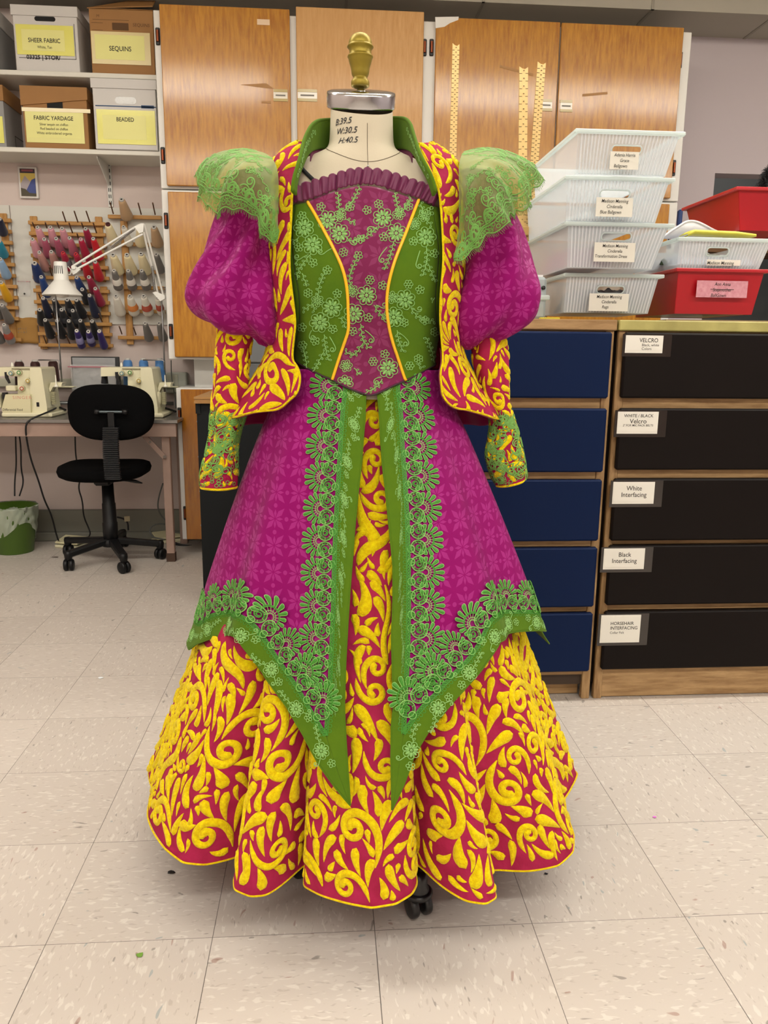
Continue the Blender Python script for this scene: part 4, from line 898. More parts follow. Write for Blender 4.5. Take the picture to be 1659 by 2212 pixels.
# board with a zip bag, black cone
a, b_ = D(628, 500, 3.06), D(1012, 122, 3.06)
bd_ = thing('leaning_board', ((a[0]+b_[0])/2, 3.07, ttz+.001), 'dark framed grey board with a clear zip bag over it, leaning behind the chair', 'board')
MB().box((a[0], 3.065, ttz+.001), (b_[0], 3.08, b_[2]), bev=.002).build('frame', M('frame_dark', '2a2c2e', .5), bd_)
MB().box((a[0]+.008, 3.060, ttz+.012), (b_[0]-.02, 3.0655, b_[2]-.006)).build('panel', M('panel_grey', '9a9c9e', .5), bd_)
rs = np.random.RandomState(8); G = np.array([[(a[0]+(b_[0]-.02-a[0])*u, 3.050-rs.uniform(0, .008), ttz+.03+(D(800, 190, 3.05)[2]-ttz-.03)*v) for u in np.linspace(0, 1, 18)] for v in np.linspace(0, 1, 14)])
MB().grid(G).build('zip_bag', bagm, bd_); c = D(800, 208, 3.045); MB().box((a[0]-.012, 3.040, c[2]-.003), (b_[0]-.02, 3.044, c[2]+.003)).build('zip_strip', MATS['pink_strip'], bd_)
cone('black', D(893, 262, 2.80), D(893, 350, 2.80)*np.array([1, 1, 1]), .011, .018, 'small black cone standing on a grey spool behind the chair back')
c = D(893, 352, 2.80); tag(MB().lathe([(0, ttz+.0-c[2]), (.03, ttz-c[2]), (.03, -.012), (.026, -.004), (.022, 0), (0, 0)], c, n=20).build('spool', M('spool_grey', '8f9294', .4), None), 'grey spool under the small black cone behind the chair back', 'spool')

# ------------------------------------------------------------------ swivel chair
blk = M('black_fabric', '050506', .9, bump=(300, .3, .001), spec=.1); blp = M('black_nylon', '0c0d0f', .45, spec=.35)
HX = PX(240, 1170, Y=2.66)[0]; HY = 2.66
ch = thing('swivel_chair', (HX, HY, 0), 'black armless swivel chair on castors, seen from behind at the sewing table', 'chair')
a, b_ = D(565, 840, 2.44), D(1287, 360, 2.44); cx_, cz_ = (a[0]+b_[0])/2, (a[2]+b_[2])/2; hw, hh = (b_[0]-a[0])/2, (b_[2]-a[2])/2
def pad(cx, cy, cz, hw, hh, th_, axis, bow=0., n=48, e=3.2):
    mb = MB(); t = np.linspace(0, 2*PI, n+1)[:-1]; sx = np.sign(np.cos(t))*np.abs(np.cos(t))**(2/e); sz = np.sign(np.sin(t))*np.abs(np.sin(t))**(2/e); R_ = []
    for s_, d in ((.0, -1), (.6, -1), (.88, -.9), (.97, -.6), (1, 0), (.97, .6), (.88, .9), (.6, 1), (0, 1)):
        if axis == 'Y': P_ = np.stack([cx+hw*s_*sx, cy+d*th_+bow*(s_*sx)**2, cz+hh*s_*sz*(1-.06*sx**2*0)], -1)
        else: P_ = np.stack([cx+hw*s_*sx, cy+hh*s_*sz, cz+d*th_+bow*(s_*sx)**2], -1)
        R_.append(P_)
    return mb.grid(np.array(R_), closed=True)
bk = pad(cx_, 2.46, cz_, hw, hh, .028, 'Y', .03, e=2.9)
V = np.vstack(bk.v); bk.v = [V*1.0]; zc_ = (V[:, 2]-cz_)/hh; bk.v = [np.stack([cx_+(V[:, 0]-cx_)*(1-.07*np.clip(-zc_, 0, 1)**2), V[:, 1], V[:, 2]], -1)]
bk.build('backrest', blk, ch)
sc0 = D(910, 1080, 2.62); pad(HX-.006, 2.66, sc0[2]-.012, D(1285, 1060, 2.66)[0]*.5-D(535, 1060, 2.66)[0]*.5, .22, .034, 'Z', .010, e=2.8).build('seat', blk, ch)
sp_ = MB(); z0, z1 = D(950, 1170, 2.40)[2], D(950, 722, 2.41)[2]; k = 0; x0c, x1c = D(965, 1170, 2.40)[0], D(950, 722, 2.41)[0]
z = z0
while z < z1: 
    f = (z-z0)/(z1-z0); xc = x0c+(x1c-x0c)*f; yc = 2.405+.02*math.sin(f*PI)*-1
    sp_.box((xc-.036, yc-.012, z), (xc+.036, yc+.012, z+.0062), bev=.002); z += .0088
spine = sp_.build('spine_bellows', M('bellows_black', '1d1f22', .35), ch)
MB().box((x0c-.032, 2.398, z0), (x0c+.032, 2.412, z1)).build('spine_core', blp, ch)
MB().beam((x0c, 2.40, z0+.01), (HX, 2.62, z0-.03), .06, .012).build('seat_bar', blp, ch)
c = D(945, 592, 2.415); MB().cyl((c[0]-.066, 2.418, c[2]), (c[0]+.066, 2.418, c[2]), .006, n=12).build('tilt_bar', M('bar_steel', '5a6468', .3, .7), ch)
for s_ in (-1, 1): MB().lathe([(0, 0), (.011, 0), (.013, .012), (.011, .022), (0, .022)], (c[0]+s_*.052, 2.418, c[2]), (s_, 0, 0), 16).build('bar_knob', blp, ch)
MB().box((c[0]-.014, 2.41, z1), (c[0]+.014, 2.43, c[2])).build('neck_bracket', blp, ch)
MB().lathe([(0, .10), (.037, .10), (.037, D(0, 1540, HY)[2]), (.034, D(0, 1535, HY)[2]), (.033, D(0, 1375, HY)[2]), (.030, D(0, 1370, HY)[2]), (.028, sc0[2]-.06), (0, sc0[2]-.06)], (HX, HY, 0), n=28).build('gas_column', blp, ch)
MB().box((HX-.04, HY-.10, sc0[2]-.075), (HX+.04, HY+.10, sc0[2]-.04), bev=.01).build('seat_plate', blp, ch)
lv = D(1215, 1200, 2.60); MB().tube(smooth([(HX+.03, HY-.06, sc0[2]-.055), D(1120, 1175, 2.60), lv], 10), [.004]*5+[.006, .008, .0085, .006, .003], 8).build('height_lever', blp, ch)
for k, (x, y) in enumerate(((592, 1945), (1062, 1965), (1372, 1845), (588, 1815), (1095, 1690))):
    f_ = PX(x/3.95, 740+y/3.95, Z=.0); d = f_[:2]-np.array([HX, HY]); R_ = np.linalg.norm(d); d = d/R_ if k < 4 else d/R_
    R_ = min(R_, .31); tip = np.array([HX, HY])+d*R_
    lg = MB().beam((HX+d[0]*.02, HY+d[1]*.02, .115), (tip[0], tip[1], .082), .042, .030, bev=.006); leg = lg.build('base_leg', blp, ch)
    MB().lathe([(0, .05), (.012, .05), (.018, .062), (.020, .085), (.016, .098), (0, .10)], (tip[0], tip[1], 0), n=18).build('castor_stem', blp, leg)
    q_ = np.array([math.cos(.25+k), math.sin(.25+k)*.4, 0]); q_ /= np.linalg.norm(q_)
    for s_ in (-1, 1): MB().lathe([(0, 0), (.020, 0), (.0275, .003), (.0285, .008), (.0285, .016), (.024, .020), (0, .021)], (tip[0]+q_[0]*s_*.003, tip[1]+q_[1]*s_*.003, .0290), q_*s_, 24, cap=False).build('wheel', blp, leg)
MB().lathe([(0, .088), (.045, .088), (.048, .10), (.042, .125), (0, .128)], (HX, HY, 0), n=26).build('hub', blp, ch)

# ------------------------------------------------------------------ waste bin with liner
bx_, by_ = PX(36, 1195, Z=0)[0]-.025, 2.90
zt_b = PX(25, 1092, Y=by_)[2]; rt_, rb2 = .125, .092
wb_ = thing('waste_bin', (bx_, by_, 0), 'green plastic waste bin with a clear liner under the sewing table', 'bin')
MB().lathe([(0, .004), (rb2, .004), (rb2, .0), (rb2+.002, .003), (rt_, zt_b-.004), (rt_+.004, zt_b), (rt_-.002, zt_b), (rb2-.003, .012), (0, .012)], (bx_, by_, 0), n=44, cap=False).build('body', M('green_plastic', '46641a', .45), wb_)
t = np.linspace(0, 2*PI, 65)[:-1]; rs = np.random.RandomState(5); R_ = []
low = zt_b-.13-.035*np.sin(t*2+.5)-.03*np.sin(t*3)
for k, f in enumerate(np.linspace(0, 1, 14)):
    z = (zt_b+.004)*(1-f)+low*f; r = rb2+(rt_-rb2)*z/zt_b+.006+.004*np.sin(t*17+f*9)*(.3+f)+.004*np.sin(t*9-f*5)
    R_.append(np.stack([bx_+r*np.cos(t), by_+r*np.sin(t), z], -1))
R_.insert(0, np.stack([bx_+(rt_-.012)*np.cos(t), by_+(rt_-.012)*np.sin(t), t*0+zt_b-.05], -1))
MB().grid(np.array(R_), closed=True).build('liner', M('bin_liner', 'c9d2bf', .3, alpha=.55, coat=.4, bump=(40, .8, .005)), wb_)

# ------------------------------------------------------------------ pedals, leads and floor bits
def pedal(px, py, rz, label, h=.05):
    f_ = PX(px, py, Z=.0); o = thing('foot_pedal', f_, label, 'foot pedal')
    MB().box((f_[0]-.075, f_[1]-.04, 0), (f_[0]+.075, f_[1]+.06, .018), rz=rz, piv=(f_[0], f_[1], 0), bev=.005).build('base', ivory, o)
    k = MB().box((-.072, -.04, 0), (.072, .055, .010), bev=.004); V = k.v[0]; V = np.stack([V[:, 0], V[:, 1], V[:, 2]+.024+(V[:, 1]+.04)*.22], -1)
    c, s_ = math.cos(rz), math.sin(rz); V = np.stack([f_[0]+V[:, 0]*c-V[:, 1]*s_, f_[1]+V[:, 0]*s_+V[:, 1]*c, V[:, 2]], -1)
    MB().add(V, k.f, False).build('treadle', ivory2, o); return o
pedal(153, 1182, -.35, 'ivory foot pedal on the floor left of the chair base')
pedal(362, 1170, .5, 'ivory foot pedal behind the painted table leg')
cabm = M('black_cable', '101012', .5)
def lead(pts, label, r=.004, m_=None, name='power_lead'):
    return tag(MB().tube(smooth(pts, 60), r, 7).build(name, m_ or cabm, None), label, 'cable')
lead([D(430, 550, 2.95), D(500, 552, 2.9), D(380, 605, 2.66), D(240, 660, 2.612), D(215, 720, 2.60), D(230, 850, 2.66), D(265, 1010, 2.7), D(330, 1180, 2.75), D(375, 1340, 2.8), D(440, 1470, 2.9), D(480, 1640, 2.95), D(500, 1690, 2.95)], 'black lead curling over the table edge down to the foot pedal', .0045)
lead([D(132, 760, 3.0), D(135, 900, 3.0), D(140, 1040, 3.0), D(125, 1180, 3.0), D(125, 1310, 2.98)], 'black lead hanging behind the green bin, left of its twin')
lead([D(160, 760, 3.0), D(180, 900, 3.0), D(178, 1080, 3.0), D(205, 1190, 3.0), D(165, 1310, 2.98)], 'black lead hanging behind the green bin, right of its twin')
lead([D(640, 780, 2.95), D(645, 990, 2.95), D(690, 1150, 2.95), D(665, 1240, 2.95), D(705, 1350, 2.95), D(710, 1480, 2.98), D(760, 1590, 3.0), D(775, 1640, 2.98), D(730, 1680, 2.9)], 'black lead hanging behind the chair and dropping to the floor')
lead([D(1460, 150, 3.05), D(1462, 300, 3.05), D(1490, 450, 3.04), D(1500, 560, 3.0)], 'thin grey cable running down beside the lower cabinet', .003, M('grey_cable', '5f615c', .5))
lead([D(1390, 1200, 3.02), D(1350, 1330, 3.02), D(1345, 1430, 3.02), D(1400, 1510, 3.04), D(1480, 1560, 3.0), D(1350, 1540, 2.95), D(1270, 1580, 2.92), D(1290, 1660, 2.9), D(1400, 1680, 2.88)], 'grey cable looping behind the painted table leg', .004, M('grey_cable', '5f615c', .5))
lead([D(440, 545, 2.95), D(500, 550, 2.93), D(560, 575, 2.9)], 'black plug lead at the back of the left serger', .006)
lead([D(1350, 550, 2.95), D(1420, 560, 2.93), D(1500, 590, 2.9)], 'black plug lead at the back of the right serger', .006)
bun = MB(); rg = random.Random(1)
for k in range(7): bun.tube(smooth([PX(375+rg.uniform(0, 6), 1172+k*3, Y=3.0), PX(395, 1176+k*3+rg.uniform(-3, 3), Y=2.98), PX(418, 1178+k*2.4+rg.uniform(-3, 3), Y=3.0)], 20), .005, 6)
tag(bun.build('cable_bundle', cabm, None), 'bundle of black cables on the floor under the base cabinet', 'cables')
lead([D(1000, 1490, 3.05), D(1050, 1500, 3.04), D(1090, 1530, 3.0), D(1095, 1600, 3.0)], 'short black lead with a plug behind the chair column', .005)
c = D(1088, 1500, 3.0); tag(MB().box((c[0]-.014, 2.985, c[2]-.014), (c[0]+.014, 2.995, c[2]+.014), rz=.4).build('lead_tag', M('beige_tag', 'b9ad8c', .7), None), 'small beige paper tag on the lead behind the chair column', 'tag')
def scrap(px, py, w_, d_, c, label, seed=1):
    f_ = PX(px, py, Z=.0); rs = np.random.RandomState(seed); t = np.linspace(0, 2*PI, 8)[:-1]; r = rs.uniform(.6, 1, 7)
    V = [(f_[0]+w_*r[i]*math.cos(t[i]), f_[1]+d_*r[i]*math.sin(t[i]), .0008+rs.uniform(0, .002)) for i in range(7)]
    tag(MB().add(V+[(v[0], v[1], v[2]+.0006) for v in V], [tuple(range(7))[::-1], tuple(range(7, 14))]+[(i, (i+1) % 7, (i+1) % 7+7, i+7) for i in range(7)], False).build('scrap', M('scrap_'+c, c, .6), None), label, 'scrap')
scrap(218, 1465, .012, .010, 'e9eef0', 'tiny white scrap on the floor left of the skirt', 2)
scrap(1414, 1766, .006, .005, 'd77bd0', 'tiny pink sequin on the floor right of the skirt', 3)
scrap(370, 1886, .009, .007, '181818', 'small black thread scrap on the floor just below the left of the skirt', 4)
scrap(302, 2064, .008, .007, '6f9a3a', 'tiny green thread snippet on the floor at the bottom left', 5)
scrap(1179, 1889, .005, .004, '1c1c22', 'tiny dark speck on the floor right of the front hem', 6)
scrap(120, 1204, .022, .008, '4f4038', 'brown lint on the floor beside the left castors', 7)

# ------------------------------------------------------------------ black cabinet behind the dress
KY = 1.945; kz = PX(425, 872, Y=KY)[2]; kx = PX(424, 872, Y=KY)[0]
kb = thing('black_cabinet', (kx+.35, KY+.25, 0), 'black metal cabinet with a plywood top behind the left sleeve', 'cabinet')
kbm = M('black_steel', '101416', .55, spec=.2)
MB().box((kx, KY, 0), (.56, KY+.55, kz), bev=.002).build('body', kbm, kb)
MB().box((kx-.003, KY-.006, kz-.04), (kx+.016, KY+.01, kz+.001)).build('corner_guard', kbm, kb)
rv = MB()
for k in range(6): z = .06+k*.145; rv.lathe([(.004, 0), (.003, .002), (0, .003)], (kx-.0001, KY+.01, z), (-1, 0, 0), 8)
rv.build('rivets', M('rivet_grey', '9a9c9c', .4, .6), kb)
ply = wood('plywood_top', '8a6438', 'a67e4e', '96703f', rough=.5, coat=.1, sc=(1, 9, 9))
MB().box((kx-.006, KY-.02, kz+.002), (.62, KY+.56, kz+.010)).box((kx-.004, KY-.018, kz+.010), (.62, KY+.56, kz+.020)).box((kx-.006, KY-.02, kz+.020), (.62, KY+.56, kz+.028)).build('top', ply, kb)
a = PX(505, 855, Y=2.25); gt = PX(560, 725, Y=2.25)[2]; gm = PX(560, 785, Y=2.25)[2]
gx = thing('grey_case', (a[0]+.2, 2.35, kz+.029), 'dark grey machine case standing on the black cabinet behind the sleeve', 'case')
MB().box((a[0]-.03, 2.25, kz+.029), (.66, 2.45, gm-.001), bev=.004).build('case_base', M('case_grey', '55585a', .5), gx)
MB().box((a[0]-.03, 2.25, gm+.001), (.66, 2.45, gt), bev=.006).build('case_lid', M('case_grey_light', '606466', .5), gx)

# ------------------------------------------------------------------ rulers and small things on the navy chest
rwood = M('ruler_wood', 'c9a869', .5, coat=.1); tick = M('ruler_print', '3c2c18', .7)
def ruler(top, bot, w_px, Y, label, tilt_y=0., notch=True, lines=34):
    a, b_ = PX(*top, Y=Y), PX(*bot, Y=Y); b_[2] = max(b_[2], ztopd+.001); o = thing('yardstick', b_, label, 'ruler'); t = a-b_; L = np.linalg.norm(t); t /= L
    x = np.cross(t, (0, 1, 0)); x /= np.linalg.norm(x); w_ = w_px*(1/ (FPX/ (np.dot(a-CAM, CW))))
    pts = [(-w_/2, 0), (w_/2, 0), (w_/2, L), (w_*.15, L-.006), (-w_*.15, L-.008), (-w_/2, L-.002)] if notch else [(-w_/2, 0), (w_/2, 0), (w_/2, L), (-w_/2, L-.008)]
    V = [b_+x*p+t*q+np.array([0, d, 0]) for d in (-.0028, .0028) for p, q in pts]; n = len(pts)
    MB().add(V, [tuple(range(n)), tuple(range(2*n-1, n-1, -1))]+[(i, i+n, (i+1) % n+n, (i+1) % n) for i in range(n)], False).build('stick', rwood, o)
    m_ = MB()
    for k in range(lines):
        q = L-.02-k*(L-.03)/lines; 
        for j, (u0, u1) in enumerate((((-.5, -.22)), ((.18, .5)), ((-.10, .06)))):
            p0 = b_+x*w_*u0+t*(q+(.008 if j == 2 else 0))+np.array([0, -.0031, 0]); p1 = b_+x*w_*u1+t*(q+(.008 if j == 2 else 0))+np.array([0, -.0031, 0])
            m_.beam(p0, p1, .0006 if j < 2 else .004, .0012 if j < 2 else .0007, up=(0, 0, 1))
    m_.build('graduations', tick, o); return o
ruler((985, 94), (968, 690), 15, 1.40, 'wooden yardstick standing alone, leftmost of the three', lines=60)
ruler((1131, 144), (1125, 700), 19, 1.36, 'wooden yardstick marked in centimetres, middle of the three')
ruler((1170, 134), (1128, 700), 18, 1.42, 'wooden yardstick leaning right behind the middle one', lines=60)
a, b_ = PX(1119, 508, Y=1.33), PX(1148, 490, Y=1.33); tag(MB().box((a[0], 1.345-.02, a[2]), (b_[0], 1.33+.05, b_[2]), bev=.002).build('ruler_clip', M('manila_clip', 'b89458', .7), None), 'manila cardboard band wrapped round the yardsticks', 'band')
stb = thing('yardstick_holder', (PX(1050, 680, Y=1.40)[0], 1.40, ztopd), 'wooden block holding the yardsticks upright behind the sleeve', 'holder')
MB().box((PX(960, 680, Y=1.40)[0], 1.36, ztopd), (PX(1135, 680, Y=1.40)[0], 1.45, ztopd+.07), bev=.003).build('block', oak, stb)
a, b_ = PX(1142, 684, Y=1.02), PX(1186, 598, Y=1.02)
cd_ = thing('sewing_caddy', ((a[0]+b_[0])/2, 1.06, ztopd), 'small clear plastic caddy with two black knobs beside the right puff sleeve', 'caddy')
MB().box((a[0]-.03, 1.02, ztopd+.001), (b_[0]-.004, 1.14, b_[2]), bev=.008).build('body', plastic('caddy_plastic', 'cfdadd', .25), cd_)
zz = PX(1160, 642, Y=1.02)[2]; MB().box((a[0]-.034, 1.012, zz-.008), (b_[0]+.004, 1.148, zz+.006), bev=.003).build('rim', rimp, cd_)
for x in (1157, 1173): c = PX(x, 622, Y=1.02); MB().lathe([(0, 0), (.006, 0), (.006, .006), (.003, .009), (0, .009)], c, (0, -1, 0), 14).build('knob', black, cd_)
c = PX(1158, 602, Y=1.05); MB().box((c[0]-.02, 1.03, b_[2]), (c[0]+.015, 1.08, b_[2]+.006)).build('white_pad', wp_ if 'wp_' in globals() else white, cd_)
a, b_ = PX(1166, 684, Y=1.0), PX(1208, 680, Y=1.0)
tag(MB().box((a[0], .99, ztopd+.0008), (b_[0], 1.012, ztopd+.005), rz=-.1, bev=.001).build('tape_measure', M('yellow_tape_measure', 'd9cf3a', .5), None), 'yellow strip lying in front of the small caddy', 'tape measure')
a, b_ = PX(1467, 486, Y=2.79), PX(1474, 456, Y=2.79)
tag(MB().box((a[0], 2.80, a[2]), (b_[0]+.01, 2.83, b_[2]+.01), bev=.006).build('blue_hook', M('blue_plastic', '15356e', .4), None), 'dark blue plastic handle hanging at the side of the tall white cabinet', 'hook')
# ------------------------------------------------------------------ garment surfaces
FX, FY = .597, .30                     # vertical axis of the dress form
class Polar:
    """surface given by a radius R(theta, z) round the form's axis; theta = 0 faces the front"""
    def __init__(s, R, zr): s.R = R; s.zr = zr
    def P(s, th, z, off=0.):
        th = np.asarray(th, float); z = np.asarray(z, float)
        def q(t, zz):
            r = s.R(t, zz); return np.stack([FX+r*np.sin(t), FY-r*np.cos(t), zz], -1)
        p = q(th, z)
        if np.isscalar(off) and off == 0: return p
        e = 2e-3; n = np.cross(q(th+e, z)-q(th-e, z), q(th, z+e)-q(th, z-e)); n /= np.linalg.norm(n, axis=-1)[..., None]+1e-12
        return p+n*np.asarray(off)[..., None] if not np.isscalar(off) else p+n*off
    def cast(s, px):
        """photo positions -> (theta, z) where the sight line first meets the surface"""
        px = np.asarray(px, float); sh = px.shape[:-1]; px = px.reshape(-1, 2)
        D = CW+((px[:, 0]-829.5)/FPX)[:, None]*CR-((px[:, 1]-1106)/FPX)[:, None]*CU
        ts = np.linspace(.85, 1.95, 240)
        X = CAM+D[:, None, :]*ts[None, :, None]
        th = np.arctan2(X[..., 0]-FX, FY-X[..., 1]); r = np.hypot(X[..., 0]-FX, X[..., 1]-FY)
        f = r-s.R(th, np.clip(X[..., 2], *s.zr))
        neg = f < 0; hit = neg.any(1)
        i = np.where(hit, neg.argmax(1), f.argmin(1)); i = np.clip(i, 1, len(ts)-1); k = np.arange(len(px))
        f0, f1 = f[k, i-1], f[k, i]; a = np.where(hit, f0/(f0-f1+1e-12), 1.); a = np.clip(a, 0, 1)
        t = ts[i-1]+a*(ts[i]-ts[i-1]); Q = CAM+D*t[:, None]
        return np.stack([np.arctan2(Q[:, 0]-FX, FY-Q[:, 1]), Q[:, 2]], -1).reshape(*sh, 2)
    def at(s, px, off=0.):
        q = s.cast(px); return s.P(q[..., 0], q[..., 1], off)
def ell(tab, th, z, dx=0.):
    tab = np.array(tab)[::-1]; t = np.asarray(z, float)
    a = np.interp(t, tab[:, 0], tab[:, 1]); bf = np.interp(t, tab[:, 0], tab[:, 2]); bb = np.interp(t, tab[:, 0], tab[:, 3])
    w_ = .5+.5*np.clip(np.cos(th)*3, -1, 1); b = bb+(bf-bb)*w_
    return a*b/np.sqrt((b*np.sin(th))**2+(a*np.cos(th))**2)
def dense(tab, n=90):
    """smooth a section table (z from top to bottom)"""
    tab = np.array(tab, float); return smooth(tab, n, 2)
FORM = dense([(1.530, .058, .058, .058), (1.49, .059, .059, .059), (1.460, .061, .060, .062), (1.448, .070, .062, .066), (1.438, .100, .066, .072), (1.424, .126, .072, .08), (1.404, .144, .080, .09),
        (1.375, .154, .094, .10), (1.345, .158, .108, .11), (1.30, .162, .128, .12), (1.235, .160, .148, .12), (1.18, .153, .140, .11),
        (1.12, .140, .122, .10), (1.055, .130, .108, .095), (.99, .145, .118, .12), (.92, .160, .125, .145), (.84, .165, .128, .15), (.78, .155, .12, .14)], 120)
form_s = Polar(lambda th, z: ell(FORM, th, z)-.006*np.sin(th)*np.clip((z-1.40)/.05, 0, 1), (.78, 1.53))
BOD = FORM.copy(); BOD[:, 1] += .010; BOD[:, 2:] += .014
bod_s = Polar(lambda th, z: ell(BOD, th, z), (.80, 1.50))
JAC = dense([(1.475, .085, .050, .055), (1.462, .110, .056, .062), (1.448, .140, .066, .075), (1.425, .170, .082, .09), (1.385, .181, .104, .115), (1.35, .180, .126, .13), (1.30, .180, .149, .14), (1.235, .183, .167, .14), (1.18, .183, .159, .13),
        (1.12, .177, .142, .12), (1.075, .185, .133, .12), (1.05, .197, .133, .13), (1.01, .217, .139, .15), (.98, .236, .150, .17), (.945, .255, .165, .19), (.90, .275, .18, .21), (.86, .28, .19, .22)], 120)
jac_s = Polar(lambda th, z: ell(JAC, th, z)+.004*np.sin(th), (.86, 1.47))

# the two skirts ----------------------------------------------------
HEM = [(-180, .44), (-168, .49), (-158, .42), (-146, .50), (-134, .43), (-122, .505), (-112, .45), (-101, .50), (-92, .465), (-84, .46), (-76, .460), (-68, .455), (-60, .448), (-53, .435), (-49, .405), (-46.5, .36), (-44.5, .312), (-42.5, .33), (-40.5, .385), (-37, .408), (-32, .405),
       (-28.5, .388), (-26.5, .345), (-25, .285), (-23, .30), (-20.5, .345), (-14, .368), (-6, .392), (0, .408), (6, .405), (11, .385), (14, .358), (16, .305), (18, .31), (20, .375), (23, .425), (27, .446), (31, .44),
       (34, .40), (36.5, .372), (40, .388), (45, .43), (51, .468), (57, .480), (63, .470), (70, .448), (77, .445), (84, .470), (91, .498), (97, .490), (103, .46), (112, .49), (122, .44), (134, .50), (146, .43), (158, .49), (168, .43), (180, .44)]
_h = np.array(HEM, float)
_tt = np.radians(np.linspace(-180, 180, 2161))
_rr = np.interp(np.degrees(_tt), _h[:, 0], _h[:, 1])
_k = np.hanning(19); _k /= _k.sum(); _rr = np.convolve(np.r_[_rr[-10:-1], _rr, _rr[1:10]], _k, 'valid')
_hull = np.array([_rr[np.abs((np.degrees(_tt)-d+180) % 360-180) < 16].max() for d in np.arange(-180, 181, 2.)])
_hull = np.convolve(np.r_[_hull[-6:-1], _hull, _hull[1:6]], np.ones(11)/11, 'valid')
ZH = .128
TOPA = [(1.06, .132, .112, .10), (1.02, .143, .120, .115), (.98, .160, .130, .135), (.94, .178, .140, .155), (.90, .196, .155, .175)]
def us_R(th, z):
    th = (np.asarray(th)+PI) % (2*PI)-PI; z = np.asarray(z, float)
    s_ = np.clip((1.0-z)/(1.0-ZH), -.1, 1.03)
    hem = np.interp(th, _tt, _rr); hull = np.interp(np.degrees(th), np.arange(-180, 181, 2.), _hull)
    a = .132; b = .108; top = a*b/np.sqrt((b*np.sin(th))**2+(a*np.cos(th))**2)
    sm = top+(hull-top)*np.clip(s_, 0, 1)**.92
    amp = np.clip((s_-.30)/.70, 0, 1)**1.15
    return sm+(hem-hull)*amp*1.0-.012*np.clip(1-s_, 0, 1)
us_s = Polar(us_R, (.10, 1.02))
def os_R(th, z):
    """the overskirt: a smooth cone with soft gores, bell-flared just above its hem"""
    th = (np.asarray(th)+PI) % (2*PI)-PI; z = np.asarray(z, float)
    s_ = np.clip((1.0-z)/(1.0-ZH), -.1, 1.03)
    hull = np.interp(np.degrees(th), np.arange(-180, 181, 2.), _hull)
    a = .154; b = .112; top = a*b/np.sqrt((b*np.sin(th))**2+(a*np.cos(th))**2)
    sm = top+(hull*(.95+.055*np.cos(th)**2)-top)*np.clip(s_, 0, 1)**.85
    d = np.degrees(th)
    rip = .013*(np.abs(np.cos(np.radians(d*4.4+30)))**1.6*2-1.1)+.005*np.cos(np.radians(d*15+20))
    side = np.clip((np.abs(d)-22)/25, 0, 1)
    fl = np.clip((.54-z)/.11, 0, 1)**2*.020*side*(1+.6*np.sin(th))
    return sm+.012+rip*np.clip(s_*2.2, 0, 1)*side+fl+.030*np.sin(th)*np.clip(s_, 0, 1)-.22*np.clip(z-1.0, 0, 1)
os_s = Polar(os_R, (.10, 1.06))

def coons(T, B, L, R, nu, nv):
    T, B = resample(T, nu), resample(B, nu); L, R = resample(L, nv), resample(R, nv)
    u = np.linspace(0, 1, nu)[None, :, None]; v = np.linspace(0, 1, nv)[:, None, None]
    return (1-v)*T[None]+v*B[None]+(1-u)*L[:, None]+u*R[:, None]-((1-u)*(1-v)*T[0]+u*(1-v)*T[-1]+(1-u)*v*B[0]+u*v*B[-1])
class Grid:
    """a sheet of points G[v, u]; takes local metric drawings at any (u, v)"""
    def __init__(s, G, wrap=False):
        s.wrap = wrap; G = np.asarray(G, float)
        if wrap: G = np.concatenate([G, G[:, :1]], 1)
        s.G = G; s.nv, s.nu = G.shape[:2]
        s.Su = np.concatenate([np.zeros((s.nv, 1)), np.cumsum(np.linalg.norm(np.diff(G, axis=1), axis=2), 1)], 1)
        s.Sv = np.concatenate([np.zeros((1, s.nu)), np.cumsum(np.linalg.norm(np.diff(G, axis=0), axis=2), 0)], 0)
        if wrap:
            gu = np.roll(G[:, :-1], -1, 1)-np.roll(G[:, :-1], 1, 1); gu = np.concatenate([gu, gu[:, :1]], 1)
        else: gu = np.gradient(G, axis=1)
        n = np.cross(gu, np.gradient(G, axis=0)); s.N = n/(np.linalg.norm(n, axis=2)[..., None]+1e-12)
        s.sign = -1.
    def loc(s, i0, j0, x, y):
        """i0 (column), j0 (row) as indices; x metres along u, y metres along -v (up); returns fractional column, row"""
        c = s.Sv[:, int(i0)]; jj = np.interp(c[int(j0)]-y, c, np.arange(s.nv))
        jj = jj+np.where(c[int(j0)]-y < 0, (c[int(j0)]-y)/(c[-1]+1e-9)*s.nv, 0)+np.where(c[int(j0)]-y > c[-1], (c[int(j0)]-y-c[-1])/(c[-1]+1e-9)*s.nv, 0)
        r = s.Su[int(j0)]; tot = r[-1]; q = r[int(i0)]+x
        if s.wrap: k = np.floor(q/tot); ii = np.interp(q-k*tot, r, np.arange(s.nu))
        else: ii = np.interp(q, r, np.arange(s.nu)); ii = ii+np.where(q < 0, q/tot*s.nu, 0)+np.where(q > tot, (q-tot)/tot*s.nu, 0)
        return ii, jj
    def P(s, ii, jj, off=0.):
        ii = np.clip(ii, 0, s.nu-1.0001) if not s.wrap else ii % (s.nu-1.0001); jj = np.clip(jj, 0, s.nv-1.0001)
        a = ii.astype(int); b = jj.astype(int); fu = (ii-a)[..., None]; fv = (jj-b)[..., None]
        def bl(A): return (A[b, a]*(1-fu)+A[b, a+1]*fu)*(1-fv)+(A[b+1, a]*(1-fu)+A[b+1, a+1]*fu)*fv
        n = bl(s.N)*s.sign; n /= np.linalg.norm(n, axis=-1)[..., None]+1e-12
        return bl(s.G)+n*(off[..., None] if not np.isscalar(off) else off)

